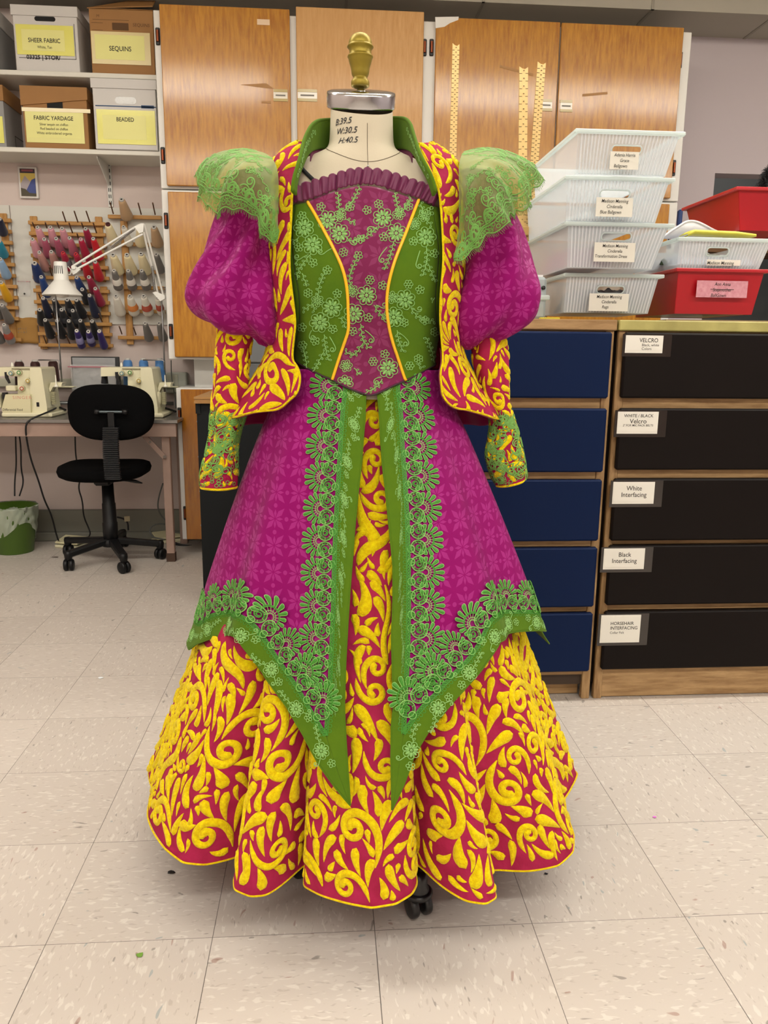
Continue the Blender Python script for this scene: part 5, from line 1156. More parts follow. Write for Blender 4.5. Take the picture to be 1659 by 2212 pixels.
# drawings: strokes in local metres --------------------------------
def curve(k, L, n, a0=0., p0=(0, 0)):
    """path whose curvature follows the function k(t), t 0..1"""
    t = np.linspace(0, 1, n); a = a0+np.r_[0, np.cumsum((k(t[:-1])+k(t[1:]))/2)]*L/(n-1)
    x = np.r_[0, np.cumsum(np.cos((a[:-1]+a[1:])/2))]*L/(n-1); y = np.r_[0, np.cumsum(np.sin((a[:-1]+a[1:])/2))]*L/(n-1)
    return np.stack([x+p0[0], y+p0[1]], -1), a
def comma(L, w_, bend, a0=0., p0=(0, 0), head=.72):
    n = max(8, int(L/.0045)); p, a = curve(lambda t: bend*(.25+1.5*t**2)/L, L, n, a0, p0)
    t = np.linspace(0, 1, n); wd = 1.12*w_*np.where(t < head, (t/head)**.75, np.sqrt(np.clip(1-((t-head)/(1-head))**2, 0, 1)))
    return [(p, wd*.5)]
def scroll(R, w_, turns=1.4, sgn=1, a0=0., p0=(0, 0), lead=1.2):
    """volute: a log spiral with a lead-in stem; starts at p0 heading a0"""
    b = .165; tt = np.linspace(0, turns*2*PI, int(turns*26)); r = R*np.exp(-b*tt)
    sp_ = np.stack([r*np.cos(tt), r*np.sin(tt)], -1); t0 = sp_[1]-sp_[0]; a = math.atan2(-t0[1], -t0[0])
    nl = max(6, int(lead*R/.0042)); q, _ = curve(lambda t: -(.85-.75*t)/R, lead*R*1.25, nl, a, sp_[0])
    p = np.vstack([q[::-1], sp_[1:]]); p = resample(p, max(16, int(np.linalg.norm(np.diff(p, axis=0), axis=1).sum()/.0036)))
    d = p[1]-p[0]; h0 = math.atan2(d[1], d[0]); p = p-p[0]; c, s_ = math.cos(-h0), math.sin(-h0)
    p = np.stack([c*p[:, 0]-s_*p[:, 1], (s_*p[:, 0]+c*p[:, 1])*sgn], -1); c, s_ = math.cos(a0), math.sin(a0)
    p = np.stack([p0[0]+c*p[:, 0]-s_*p[:, 1], p0[1]+s_*p[:, 0]+c*p[:, 1]], -1); t = np.linspace(0, 1, len(p))
    wd = w_*np.interp(t, [0, .12, .38, .75, .88, .955, .99, 1], [.12, .9, 1.15, .85, .95, 1.3, .9, .05])
    return [(p, wd*.5)], None
def rotm(st, a, flip=1, p0=(0, 0)):
    c, s_ = math.cos(a), math.sin(a)
    return [(np.stack([p0[0]+c*p[:, 0]-s_*p[:, 1]*flip, p0[1]+s_*p[:, 0]+c*p[:, 1]*flip], -1), w_) for p, w_ in st]
RG = random.Random(11)
def text_on(name, S, body, size, mat_, at_px, parent, lift=.0007, shear=.25, bold=.01):
    """handwriting that follows a curved surface"""
    tz = S.cast([at_px])[0]; cu = bpy.data.curves.new(name, 'FONT'); cu.body = body; cu.size = size; cu.shear = shear; cu.offset = bold*size; cu.resolution_u = 3
    t = bpy.data.objects.new('t', cu); me = bpy.data.meshes.new_from_object(t); bpy.data.objects.remove(t); bpy.data.curves.remove(cu)
    co = np.empty(len(me.vertices)*3); me.vertices.foreach_get('co', co); co = co.reshape(-1, 3); R = float(S.R(tz[0], tz[1]))
    V = S.P(tz[0]+co[:, 0]/R, tz[1]+co[:, 1], lift)-wloc(parent); me.vertices.foreach_set('co', V.ravel()); me.update()
    me.materials.clear(); me.materials.append(mat_); me.name = name; o = bpy.data.objects.new(name, me); col.objects.link(o); o.parent = parent; return o
def motif(kind, sc):
    u = RG.uniform
    if kind == 'big':                # scroll with a spray of leaves on its back
        R = .0245*sc; st, a = scroll(R, .0105*sc, u(1.25, 1.5), 1, 0, (0, 0), u(1.8, 3.0))
        p = st[0][0]; n = len(p); ang = np.gradient(p, axis=0)
        for f, L, b in ((.13, .060, -1.3), (.25, .054, -1.5), (.38, .042, -1.6), (.50, .034, -1.5)):
            i = int(f*n); aa = math.atan2(ang[i, 1], ang[i, 0]); sg = 1 if b > 0 else -1
            off = np.array([-math.sin(aa), math.cos(aa)])*sg*.0070*sc
            st += comma(L*sc*u(.85, 1.15), .0145*sc, b*u(.7, 1.2), aa+sg*.42, p[i]+off)
        return st
    if kind == 'aca':                # long S-shaped stem with leaves on both sides
        L = .15*sc*u(.8, 1.15); n = int(L/.0042); b = u(.9, 1.6)
        p, a = curve(lambda t: b*np.sin(2*PI*t)*2.0/L, L, n); t = np.linspace(0, 1, n)
        st = [(p, .5*.0095*sc*np.interp(t, [0, .1, .8, 1], [.2, 1, .8, .3]))]
        for f, sg in ((.12, 1), (.22, -1), (.38, 1), (.50, -1), (.66, 1), (.78, -1), (.97, 1), (.99, -1)):
            i = min(int(f*n), n-1); aa = a[i]; off = np.array([-math.sin(aa), math.cos(aa)])*sg*.0062*sc
            st += comma(sc*u(.038, .055), .0135*sc, sg*u(1.0, 2.1), aa+sg*u(.25, .45), p[i]+off)
        return st
    if kind == 'scroll':
        return scroll(.0195*sc, .0098*sc, u(1.1, 1.4), 1, 0, (0, 0), u(1.6, 3.6))[0]
    if kind == 'fan':
        st = []; m_ = RG.choice((3, 4, 5, 5))
        for a in np.linspace(-.75, .75, m_):
            st += comma(.072*sc*(1-.25*abs(a)), .0150*sc, a*2.2+.15, a*.95, (math.cos(a)*.004, a*.012*sc))
        return st
    if kind == 'S':
        L = .10*sc*u(.8, 1.2); n = int(L/.0042); b = u(1.2, 2.2)
        p, a = curve(lambda t: b*np.sin(2*PI*t)*2.0/L+.2/L, L, n); t = np.linspace(0, 1, n)
        return [(p, .5*.0165*sc*np.sin(PI*np.clip(t, 0, 1)**.8)**.7)]
    if kind == 'leaf': return comma(.078*sc*u(.8, 1.25), .0165*sc, u(.8, 2.6))
    if kind == 'small': return comma(.046*sc*u(.8, 1.3), .0120*sc, u(.6, 2.4))
    if kind == 'tiny': return comma(.022*sc*u(.8, 1.2), .0092*sc, u(.2, 1.6))
    a = np.linspace(0, 1, 6); return [(np.stack([a*.009*sc, a*0], -1), .0052*sc*np.sqrt(np.clip(1-(a*2-1)**2, 0, 1)))]
def lay_fn(mb, fn, strokes, h=.0026, cross=5, base=.0003):
    """lay raised strokes through fn(x, y, height) -> points"""
    c = np.linspace(-1, 1, cross)
    for p, wd in strokes:
        if np.isscalar(wd): wd = np.full(len(p), wd)
        t = np.gradient(p, axis=0); t /= np.linalg.norm(t, axis=1)[:, None]+1e-9; nr = np.stack([-t[:, 1], t[:, 0]], -1)
        Q = p[:, None, :]+nr[:, None, :]*(wd[:, None]*c[None])[..., None]
        hh = h*np.sqrt(np.clip(1-c**2, 0, 1))[None]**.7*np.minimum(1, wd[:, None]/(h*1.4))+base
        mb.grid(fn(Q[..., 0], Q[..., 1], hh))
def lay(mb, S, i0, j0, strokes, h=.0026, cross=5):
    lay_fn(mb, lambda x, y, hh: S.P(*S.loc(i0, j0, x, y), hh), strokes, h, cross)
# embroidery and lace figures, all in metres
def ring(r, n=14, a0=0., c=(0, 0), e=1., rot=0.):
    a = a0+np.linspace(0, 2*PI, n+1); p = np.stack([r*np.cos(a), r*e*np.sin(a)], -1)
    return np.stack([c[0]+math.cos(rot)*p[:, 0]-math.sin(rot)*p[:, 1], c[1]+math.sin(rot)*p[:, 0]+math.cos(rot)*p[:, 1]], -1)
def flower(R, c=(0, 0), a0=0., petals=7, lw=.0006, fill=True):
    st = []
    for k in range(petals):
        a = a0+k*2*PI/petals; d = np.array([math.cos(a), math.sin(a)])
        st.append((ring(R*.36, 12, 0, (c[0]+d[0]*R*.64, c[1]+d[1]*R*.64), .95, a), lw))
        if fill: st.append((np.array([c+d*R*f for f in (.22, .38, .55, .70, .78)]), R*np.array([.04, .09, .12, .10, .03])))
    if fill: st.append((ring(R*.10, 8, 0, c), R*.07))
    return st
def vine(pts, lw=.00055, leaf=.0040, step=.0085, loops=True):
    p = smooth(pts, None, 2); n = max(6, int(np.linalg.norm(np.diff(p, axis=0), axis=1).sum()/.002)); p = resample(p, n)
    t = np.gradient(p, axis=0); t /= np.linalg.norm(t, axis=1)[:, None]+1e-9
    nr = np.stack([-t[:, 1], t[:, 0]], -1); k_ = np.arange(n)
    st = [(p+nr*(.0007*np.sin(k_*1.1))[:, None], lw*1.2)]
    L = np.r_[0, np.cumsum(np.linalg.norm(np.diff(p, axis=0), axis=1))]; s0 = step*.6; sg = 1
    while loops and s0 < L[-1]:
        i = int(np.argmin(np.abs(L-s0))); a = math.atan2(t[i, 1], t[i, 0])+sg*.95; d = np.array([math.cos(a), math.sin(a)])
        st.append((ring(leaf*.62, 9, PI, p[i]+d*leaf*.85, .58, a), lw)); sg = -sg; s0 += step*.5
    return st
def curl(pts, R=.005, sg=1, lw=.0007):
    p = smooth(pts, 16, 2); a = math.atan2(*(p[-1]-p[-2])[::-1]); q, _ = curve(lambda t: sg*(.8+2.6*t)/R/1.6, R*6.5, 22, a, p[-1])
    return [(np.vstack([p, q[1:]]), lw)]
def spray(rg, S_=1.):
    """one embroidered repeat for a band"""
    st = flower(.0150*S_, (0, 0), rg.uniform(0, 1)); u = rg.uniform
    st += flower(.0075*S_, (.013*S_*u(-1, 1), .026*S_), u(0, 1), 5, .0006, False)
    st += vine([(0, -.012*S_), (.006*S_*u(-1, 1), -.026*S_), (.004*S_*u(-1, 1), -.045*S_)])
    st += curl([(-.006*S_, .012*S_), (-.012*S_, .020*S_)], .004*S_)
    return st
def lace_unit(lw=.0011):
    """(ribbons, threads) of one Venise scallop: x along the edge, y outwards, root at y = 0"""
    a = []; th_ = []
    for sg in (-1, 1):
        c = np.array([sg*.0148, .0195]); a.append((ring(.0128, 20, 0, c), lw))
        q, _ = curve(lambda t: sg*-1/(.0085-.0062*t), .060, 30, PI/2 if sg > 0 else PI/2, c+np.array([-sg*.0085, 0])); a.append((q, lw))
        a.append((ring(.0098, 18, 0, c), lw*.6))
        c2 = np.array([sg*.0175, .0060]); a.append((ring(.0058, 12, 0, c2), lw)); a.append((ring(.0027, 8, 0, c2), lw*.9))
        for k in range(7): 
            an = k*2*PI/7; th_.append((np.array([c+np.array([math.cos(an), math.sin(an)])*r for r in (.0085, .0125)]), .0004))
    f = np.array([0, .0310])
    for r in (.0165, .0182): 
        an = np.linspace(-.25, PI+.25, 20); a.append((np.stack([r*np.cos(an), f[1]+r*np.sin(an)], -1), lw*.8))
    for r in (.0065, .0105): 
        an = np.linspace(-.1, PI+.1, 12); th_.append((np.stack([r*np.cos(an), f[1]+r*np.sin(an)], -1), .0004))
    for k in range(11):
        an = -.15+k*(PI+.3)/10; th_.append((np.array([f+np.array([math.cos(an), math.sin(an)])*r for r in (.005, .0165)]), .00035))
    for k in range(11):
        an = -.30+k*(PI+.60)/10; d = np.array([math.cos(an), math.sin(an)]); ln = (.0095+.0085*max(0, math.sin(an)))*(1. if k % 2 == 0 else .88)
        a.append((np.array([f+d*(.0186+ln*q) for q in (0, .15, .4, .65, .85, .96, 1.)]), np.array([.0016, .0020, .0026, .0032, .0032, .0022, .0004])))
    for k in range(11):                       # bright satin outline of every petal
        an = -.30+k*(PI+.60)/10; d = np.array([math.cos(an), math.sin(an)]); n_ = np.array([-d[1], d[0]]); ln = (.0095+.0085*max(0, math.sin(an)))*(1. if k % 2 == 0 else .88)
        o_ = [f+d*(.0186+ln*q)+n_*w_*s_ for s_ in (1, -1) for q, w_ in (((0, .0016), (.4, .0027), (.75, .0034), (.93, .0028), (1.04, 0.)) if s_ > 0 else ((.93, .0028), (.75, .0034), (.4, .0027), (0, .0016)))]
        th_.append((smooth(np.array(o_), 16, 1), .00045))
    for sg in (-1, 1):
        c = np.array([sg*.0148, .0195]); th_.append((ring(.0139, 20, 0, c), .0005)); th_.append((ring(.0066, 12, 0, (sg*.0175, .0060)), .0005))
    return a, th_
class Path:
    """a line on a Polar surface; drawings run along it (x) and to its side (y)"""
    def __init__(s, S, tz, side=1):
        s.S = S; tz = np.asarray(tz, float); tz = smooth(tz, 400, 2); s.tz = tz
        R = S.R(tz[:, 0], tz[:, 1]); X = S.P(tz[:, 0], tz[:, 1]); s.L = np.r_[0, np.cumsum(np.linalg.norm(np.diff(X, axis=0), axis=1))]
        d = np.gradient(tz, axis=0); k = np.hanning(25); k /= k.sum()
        e = 1e-3; dR = (S.R(tz[:, 0], tz[:, 1]+e)-S.R(tz[:, 0], tz[:, 1]-e))/(2*e); s.m = np.sqrt(1+dR**2)
        t = np.stack([d[:, 0]*R, d[:, 1]*s.m], -1)
        t = np.stack([np.convolve(np.pad(t[:, i], 12, 'edge'), k, 'valid') for i in (0, 1)], -1); t /= np.linalg.norm(t, axis=1)[:, None]
        s.n = np.stack([-t[:, 1], t[:, 0]], -1)*side; s.t = t; s.Rr = R
    def fn(s, s0, lift=0.):
        def f(x, y, h):
            q = s0+x; g = lambda A: np.interp(q, s.L, A)
            ex = np.where(q < 0, q, np.where(q > s.L[-1], q-s.L[-1], 0.))
            th_ = g(s.tz[:, 0])+(y*g(s.n[:, 0])+ex*g(s.t[:, 0]))/g(s.Rr); z = g(s.tz[:, 1])+(y*g(s.n[:, 1])+ex*g(s.t[:, 1]))/g(s.m)
            return s.S.P(th_, z, h+lift)
        return f
def pack(S, mask=None, sched=None, scale=1., cell=.0018, h=.0026, seed=3, lean=None, gap=.0007, over=6, wk=1.1):
    """fill a Grid with chenille scrollwork; mask(ii, jj) -> bool where it may grow"""
    global RG
    RG = random.Random(seed); rg = np.random.RandomState(seed)
    Lu = S.Su[:, -1].mean(); Lv = S.Sv[-1].mean()
    gw, gh = int(Lu/cell)+1, int(Lv/cell)+1
    occ = np.zeros((gh+2*over, gw+(0 if S.wrap else 2*over)), bool); pad = 0 if S.wrap else over
    jj, ii = np.mgrid[0:gh, 0:gw]; fi, fj = ii/(gw-1)*(S.nu-1), jj/(gh-1)*(S.nv-1)
    if mask is not None: bad = ~mask(fi, fj)
    else: bad = np.zeros((gh, gw), bool)
    if mask is not None: occ[over:over+gh, pad:pad+gw] |= bad
    mb = MB(); cr = np.linspace(-1, 1, 7); cnt = 0
    sched = sched or [('big', 1.2, 330), ('aca', 1.1, 260), ('big', .95, 330), ('fan', 1.1, 400), ('scroll', 1.0, 400), ('S', 1.15, 300), ('fan', .8, 500), ('leaf', 1.05, 1600), ('scroll', .75, 300), ('leaf', .8, 2200), ('small', 1.05, 3000), ('small', .78, 4000), ('small', .6, 4000), ('tiny', 1.0, 3000)]
    dens = Lu*Lv/.9
    for kind, sc, tries in sched:
        free = np.argwhere(~occ)
        for _ in range(int(tries*dens*(1/scale**2))+6):
            if len(free) == 0: break
            r, c = free[rg.randint(len(free))]; r -= over; c -= pad
            if r < 0 or c < 0 or r >= gh or c >= gw or occ[r+over, c+pad]: continue
            ang = rg.uniform(0, 2*PI) if lean is None or rg.rand() < .3 else (PI/2 if rg.rand() < .6 else -PI/2)+rg.uniform(-.6, .6)
            if kind in ('big', 'aca'): ang = (PI/2 if rg.rand() < .6 else -PI/2)+rg.uniform(-.7, .7)
            st = [(p, wd*wk) for p, wd in rotm(motif(kind, sc*scale), ang, 1 if rg.rand() < .5 else -1)]
            i0, j0 = c/(gw-1)*(S.nu-1), r/(gh-1)*(S.nv-1)
            cells = []
            ok = True
            for p, wd in st:
                t = np.gradient(p, axis=0); t /= np.linalg.norm(t, axis=1)[:, None]+1e-9; nr = np.stack([-t[:, 1], t[:, 0]], -1)
                Q = p[:, None, :]+nr[:, None, :]*((wd+gap)[:, None]*cr[None])[..., None]
                a, b = S.loc(i0, j0, Q[..., 0], Q[..., 1])
                a = np.round(a/(S.nu-1)*(gw-1)).astype(int).ravel(); b = np.round(b/(S.nv-1)*(gh-1)).astype(int).ravel()
                if S.wrap: a = a % gw
                else:
                    if ((a < -over) | (a >= gw+over)).any(): ok = False; break
                if ((b < -over) | (b >= gh+over)).any(): ok = False; break
                if occ[b+over, a+pad].any(): ok = False; break
                Qi = p[:, None, :]+nr[:, None, :]*((wd)[:, None]*cr[None])[..., None]
                a2, b2 = S.loc(i0, j0, Qi[..., 0], Qi[..., 1])
                a2 = np.round(a2/(S.nu-1)*(gw-1)).astype(int).ravel(); b2 = np.round(b2/(S.nv-1)*(gh-1)).astype(int).ravel()
                if S.wrap: a2 = a2 % gw
                cells.append((b2+over, a2+pad))
            if not ok: continue
            for b2, a2 in cells:
                occ[b2, a2] = True
            lay(mb, S, i0, j0, st, h); cnt += 1
    return mb

# cloth materials ----------------------------------------------------
def brocade(name, c1, c2, T=.043, rot=.0, rough1=.55, rough2=.32, coat=.0, weave=.15):
    """satin brocade woven with eight-petalled stars and dots, laid out by the cloth's own UV (metres)"""
    mt = bpy.data.materials.new(name); mt.use_nodes = True; nt = mt.node_tree; N = nt.nodes; L = nt.links; b = N['Principled BSDF']
    def mth(op, a, b_=None, c_=None):
        n = N.new('ShaderNodeMath'); n.operation = op
        for i, q in enumerate((a, b_, c_)):
            if q is None: continue
            if isinstance(q, (int, float)): n.inputs[i].default_value = q
            else: L.new(q, n.inputs[i])
        return n.outputs[0]
    uv = N.new('ShaderNodeUVMap'); mp = N.new('ShaderNodeMapping'); mp.inputs['Scale'].default_value = (1/T, 1/T, 1); mp.inputs['Rotation'].default_value = (0, 0, rot)
    L.new(uv.outputs[0], mp.inputs[0]); s_ = N.new('ShaderNodeSeparateXYZ'); L.new(mp.outputs[0], s_.inputs[0])
    x = mth('ABSOLUTE', mth('SUBTRACT', mth('FRACT', s_.outputs[0]), .5)); y = mth('ABSOLUTE', mth('SUBTRACT', mth('FRACT', s_.outputs[1]), .5))
    def petal(l_, w_, cen, half, width):      # rhombus along coordinate l_
        return mth('LESS_THAN', mth('ADD', mth('DIVIDE', mth('ABSOLUTE', mth('SUBTRACT', l_, cen)), half), mth('DIVIDE', mth('ABSOLUTE', w_), width)), 1.)
    dg = mth('MULTIPLY', mth('ADD', x, y), .7071); dw = mth('MULTIPLY', mth('SUBTRACT', x, y), .7071)
    pd = petal(dg, dw, .30, .27, .105)
    pa = mth('MAXIMUM', petal(x, y, .20, .16, .06), petal(y, x, .20, .16, .06))
    x2 = mth('SUBTRACT', .5, x); y2 = mth('SUBTRACT', .5, y)
    dot = mth('LESS_THAN', mth('SQRT', mth('ADD', mth('POWER', x2, 2), mth('POWER', y, 2))), .085)
    dot2 = mth('LESS_THAN', mth('SQRT', mth('ADD', mth('POWER', x, 2), mth('POWER', y2, 2))), .085)
    f = mth('MAXIMUM', mth('MAXIMUM', pd, mth('MAXIMUM', dot, dot2)), pa)
    mx = N.new('ShaderNodeMix'); mx.data_type = 'RGBA'; L.new(f, mx.inputs[0]); mx.inputs[6].default_value = lin(c1)+(1,); mx.inputs[7].default_value = lin(c2)+(1,)
    L.new(mx.outputs[2], b.inputs['Base Color']); L.new(mth('MULTIPLY_ADD', f, rough2-rough1, rough1), b.inputs['Roughness'])
    b.inputs['Sheen Weight'].default_value = .04; b.inputs['Sheen Roughness'].default_value = .4; b.inputs['Specular IOR Level'].default_value = .2; b.inputs['Specular Tint'].default_value = lin(c2)+(1,)
    tc = N.new('ShaderNodeTexCoord'); nz = N.new('ShaderNodeTexNoise'); nz.inputs['Scale'].default_value = 38; nz.inputs['Detail'].default_value = 3; L.new(tc.outputs['Object'], nz.inputs[0])
    bp = N.new('ShaderNodeBump'); bp.inputs['Strength'].default_value = weave; bp.inputs['Distance'].default_value = .004
    L.new(mth('MULTIPLY_ADD', f, .12, nz.outputs[0]), bp.inputs['Height']); L.new(bp.outputs[0], b.inputs['Normal'])
    MATS[name] = mt; return mt
yel = M('yellow_chenille', 'f0de08', .95, sheen=.1, bump=(420, 1.0, .0022), var=(160, .0, 'd9b300'), spec=.15)
crim = M('crimson_ground', 'ac2450', .8, bump=(120, .5, .002), var=(30, 0, '94193d'), spec=.2)
grn = M('olive_velvet', '527206', .85, sheen=.04, bump=(260, .35, .001), var=(22, 0, '4a6d08'), spec=.25)
emb = M('light_green_thread', '88b866', .6, bump=(900, .5, .0008), spec=.4)
lace = M('emerald_lace_thread', '3a861c', .45, bump=(900, .6, .0008), spec=.5)
mag = brocade('magenta_brocade', '861660', '9a2c76', T=.054)
magp = M('plum_satin', '640640', .5, bump=(18, .25, .004), spec=.5, sheen=.1)
net = brocade('netted_magenta', '762a4e', '83385d', T=.05, weave=.1)
lacel = M('lace_highlight_thread', '86bd62', .5, spec=.4)
pip = M('yellow_piping', 'f2b91a', .35, bump=(300, .3, .001))
linen = M('linen_cover', 'cfc4ac', .85, bump=(300, .15, .001), var=(3, .04))
# ------------------------------------------------------------------ dress form
df = thing('dress_form', (FX, FY, 0), 'linen covered dress form on a black wheeled stand, wearing the costume', 'dress form')
th = np.linspace(-PI, PI, 73)[:-1]
zz = np.r_[np.linspace(1.520, 1.36, 28), np.linspace(1.35, .80, 24)]
zz = zz[zz > .99]; ZZ = zz[:, None]+(-.024*np.cos(th)[None]+.004)*np.clip((zz-1.46)/.06, 0, 1)[:, None]; G = form_s.P(th[None]+0*zz[:, None], zz[:, None]+0*th[None]); G[..., 2] = ZZ
body = MB().grid(G, closed=True).build('torso', linen, df)
seam = M('seam_brown', '6b5f4c', .8)
sb = MB()
n_ = 40; t_ = np.linspace(-1.55, 1.55, n_)
sb.tube(form_s.P(t_, 1.452-.036*np.cos(t_)**2, .0004), .0006, 5)
zc = np.linspace(1.485, 1.33, 20); sb.tube(form_s.P(zc*0-.02+.05, zc, .0003), .00055, 5)
sb.build('seam', seam, body)
MB().lathe([(0, -.0025), (.0016, -.002), (.0022, 0), (.0016, .002), (0, .0025)], form_s.P(np.array(.03), np.array(1.407), .001), (0, -1, .3), 10).build('pin', metal, body)
# bust / waist / hip figures written on the neck
ink = M('black_ink', '1b1a1c', .6)
for ln, (px_, py_) in zip(('B:39.5', 'W:30.5', 'H:40.5'), ((725, 258), (727, 278), (730, 297))):
    text_on('size_writing', form_s, ln, .0150, ink, (px_, py_+14), body)
chrome = M('brushed_chrome', 'c9c9cb', .16, 1., bump=(40, .12, .001), scale=(1, 1, .05))
NT = PX(781, 196, Y=FY)[2]; TA = np.array([0, -.342, .94])
MB().lathe([(.0, .0), (.0625, .0), (.0645, .0015), (.0648, .005), (.0648, .0235), (.0635, .0275), (.058, .0295), (.03, .0300), (.0, .030)], np.array([FX-.007, FY, NT])-TA*.030, TA, n=64, cap=False).build('neck_cap', chrome, df)
gold = M('gold_paint', '8f7c28', .42, .55, bump=(60, .2, .001))
MB().lathe([(.0, 0), (.011, 0), (.011, .006), (.007, .008), (.007, .016), (0, .016)], (FX-.008, FY, NT-.008), n=20, cap=False).build('spindle', chrome, df)
fin = [(0, 0), (.0165, .0), (.0175, .003), (.0175, .013), (.0145, .0165), (.0125, .020), (.0150, .0245), (.0165, .028), (.0175, .040), (.0215, .055), (.0225, .062), (.0245, .065), (.0245, .067), (.021, .069), (.0205, .077),
       (.0215, .083), (.0250, .086), (.0252, .0885), (.0222, .090), (.0222, .096), (.0205, .103), (.0165, .1105), (.0115, .115), (.006, .117), (0, .1172)]
MB().lathe([(r*.98, h*.78) for r, h in smooth(fin, 70, 2)], (FX-.009, FY, NT+.006), n=40, cap=False).build('finial', gold, df)
MB().lathe([(0, .1), (.013, .1), (.013, .9), (0, .9)], (FX, FY, 0), n=16, cap=False).build('pole', black, df)
stand_m = M('stand_black', '141416', .35, spec=.6)
MB().lathe([(0, .055), (.03, .055), (.035, .07), (.035, .12), (.02, .14), (0, .14)], (FX, FY, 0), n=20, cap=False).build('hub', stand_m, df)
casters = [(PX(903, 1975, Z=.0)[:2]), PX(640, 1888, Z=.0)[:2], np.array((FX+.27, FY+.12)), np.array((FX+.02, FY+.32)), np.array((FX-.27, FY+.14))]
for cxy in casters:
    d = cxy-np.array([FX, FY]); ln_ = np.linalg.norm(d); d = d/ln_
    MB().beam((FX+d[0]*.025, FY+d[1]*.025, .095), (cxy[0], cxy[1], .080), .03, .022, bev=.005).build('leg', stand_m, df)
    c = MB().lathe([(0, .052), (.020, .052), (.021, .058), (.017, .064), (.017, .078), (.013, .092), (0, .094)], (cxy[0], cxy[1], 0), n=22, cap=False).lathe([(0, .046), (.027, .046), (.028, .052), (.024, .056), (0, .056)], (cxy[0], cxy[1], 0), n=24, cap=False).build('caster', stand_m, df)
    q = np.array([-d[1], d[0], 0])
    for s_ in (-1, 1):
        a = np.array([cxy[0], cxy[1], .0235])+q*s_*.006
        MB().lathe([(0, 0), (.017, 0), (.0225, .002), (.0232, .006), (.0232, .012), (.0215, .015), (.012, .016), (0, .0165)], a, q*s_, 24, cap=False).build('wheel', stand_m, c)
# black elastic strap
stm = M('black_elastic', '0d0e10', .7)
sp = tag(MB().grid(np.stack([form_s.at(smooth([(648, 366), (664, 383), (684, 402), (700, 412)], 14), .002), form_s.at(smooth([(656, 362), (672, 379), (692, 397), (706, 407)], 14), .002)])).build('bodice_strap', stm, None, solid=.0012), 'black elastic strap slanting down the dress form from the shoulder to the ruffle', 'strap')
sp2 = tag(MB().grid(np.stack([form_s.at(smooth([(636, 380), (638, 400), (638, 425)], 8), .004), form_s.at(smooth([(647, 374), (647, 400), (646, 425)], 8), .004)])).build('bodice_strap', stm, None, solid=.0012), 'black elastic strap hanging straight down beside the left jacket edge', 'strap')

# ------------------------------------------------------------------ underskirt
skirt = thing('underskirt', (FX, FY, ZH), 'full floor length underskirt of crimson cloth covered in raised yellow scrollwork', 'skirt')
nth, nz_ = 720, 110
th = np.linspace(-PI, PI, nth+1)[:-1]; zz = np.linspace(1.0, ZH, nz_)
G = us_s.P(th[None]+0*zz[:, None], zz[:, None]+0*th[None]+.010*np.sin(th*5+1)[None]*np.clip((.5-zz)/.4, 0, 1)[:, None]**2)
lining = M('pink_lining', 'c23a74', .6)
cl = MB().grid(G, closed=True).build('skirt_cloth', crim, skirt)
# bound hem: a soft roll in the yellow pile
hemring = us_s.P(th, th*0+ZH)+np.stack([0*th, 0*th, .010*np.sin(th*5+1)], -1)
MB().tube(hemring, .0019, 8, closed=True).build('hem_roll', yel, skirt)
us_g = Grid(G, wrap=True)
# scrollwork where it shows: front opening and everything below the overskirt (back included)
def us_mask(ii, jj):
    d = np.degrees(-PI+ii/(us_g.nu-1)*2*PI); z = 1.0-(jj/(us_g.nv-1))*(1.0-ZH)
    return ((z < .53) | (np.abs(d-4) < 12+0*z)) & (z > ZH+.004)
pk = pack(us_g, us_mask, seed=5, lean=1, h=.0044, wk=1.17, gap=.0004)
pk.build('scrollwork', yel, skirt, recalc=False)
# ------------------------------------------------------------------ overskirt
over = thing('overskirt', (FX, FY, .28), 'shiny magenta star-brocade overskirt open down the front, with green pointed hem bands and emerald lace', 'skirt')
rgl = random.Random(4)
def tzc(px): return os_s.cast(np.array(px, float))
innerL = [(791, 846), (788, 907), (785, 941), (781, 998), (776, 1041), (771, 1091), (766, 1145), (762, 1200), (756, 1276), (752, 1340), (747, 1428), (744, 1529), (748, 1605), (753, 1681), (757, 1739)]
braidL = [(747, 832), (741.5, 896), (738, 950), (735, 1004), (731.8, 1058), (728.5, 1113), (726, 1167), (724, 1232), (722, 1326), (717, 1428), (714, 1504), (706, 1592)]
bordL = [(432, 1350), (451, 1334), (481, 1324), (508, 1324), (524, 1331), (544.6, 1346), (567.3, 1377), (590, 1410), (615.4, 1445.6), (640.8, 1481), (663, 1520), (686, 1560), (706, 1592)]
outerL = [(410, 1404), (428, 1391), (441, 1386), (466, 1376), (501, 1372), (514, 1376), (542, 1418), (577, 1468), (620, 1526), (656, 1587), (691, 1653), (729, 1706), (757, 1739)]
innerR = [(815, 846), (818.6, 885), (821.8, 941), (826, 1004), (832.7, 1058), (837, 1102), (843.5, 1167), (849, 1221), (849, 1300), (846, 1377), (850, 1529), (846, 1567), (845, 1630), (847, 1749)]
braidR = [(861, 832), (864, 896), (866, 950), (869.6, 1004), (874, 1058), (877, 1113), (879, 1167), (880.4, 1232), (880, 1377), (877, 1453), (873, 1529), (870, 1588)]
bordR = [(1163, 1325), (1142, 1322), (1118, 1322), (1083, 1323), (1064, 1332), (1051, 1352), (1035, 1390), (1017, 1417.7), (997, 1440), (971, 1466), (946, 1493.7), (918, 1521), (893, 1553), (870, 1588)]
outerR = [(1178, 1364), (1160, 1362), (1131, 1363), (1096, 1369), (1078, 1387), (1060, 1417), (1037, 1450), (1012, 1478), (984, 1509), (959, 1539), (933, 1567), (916, 1595), (895, 1630), (873, 1693), (847, 1749)]
bord_paths = {}
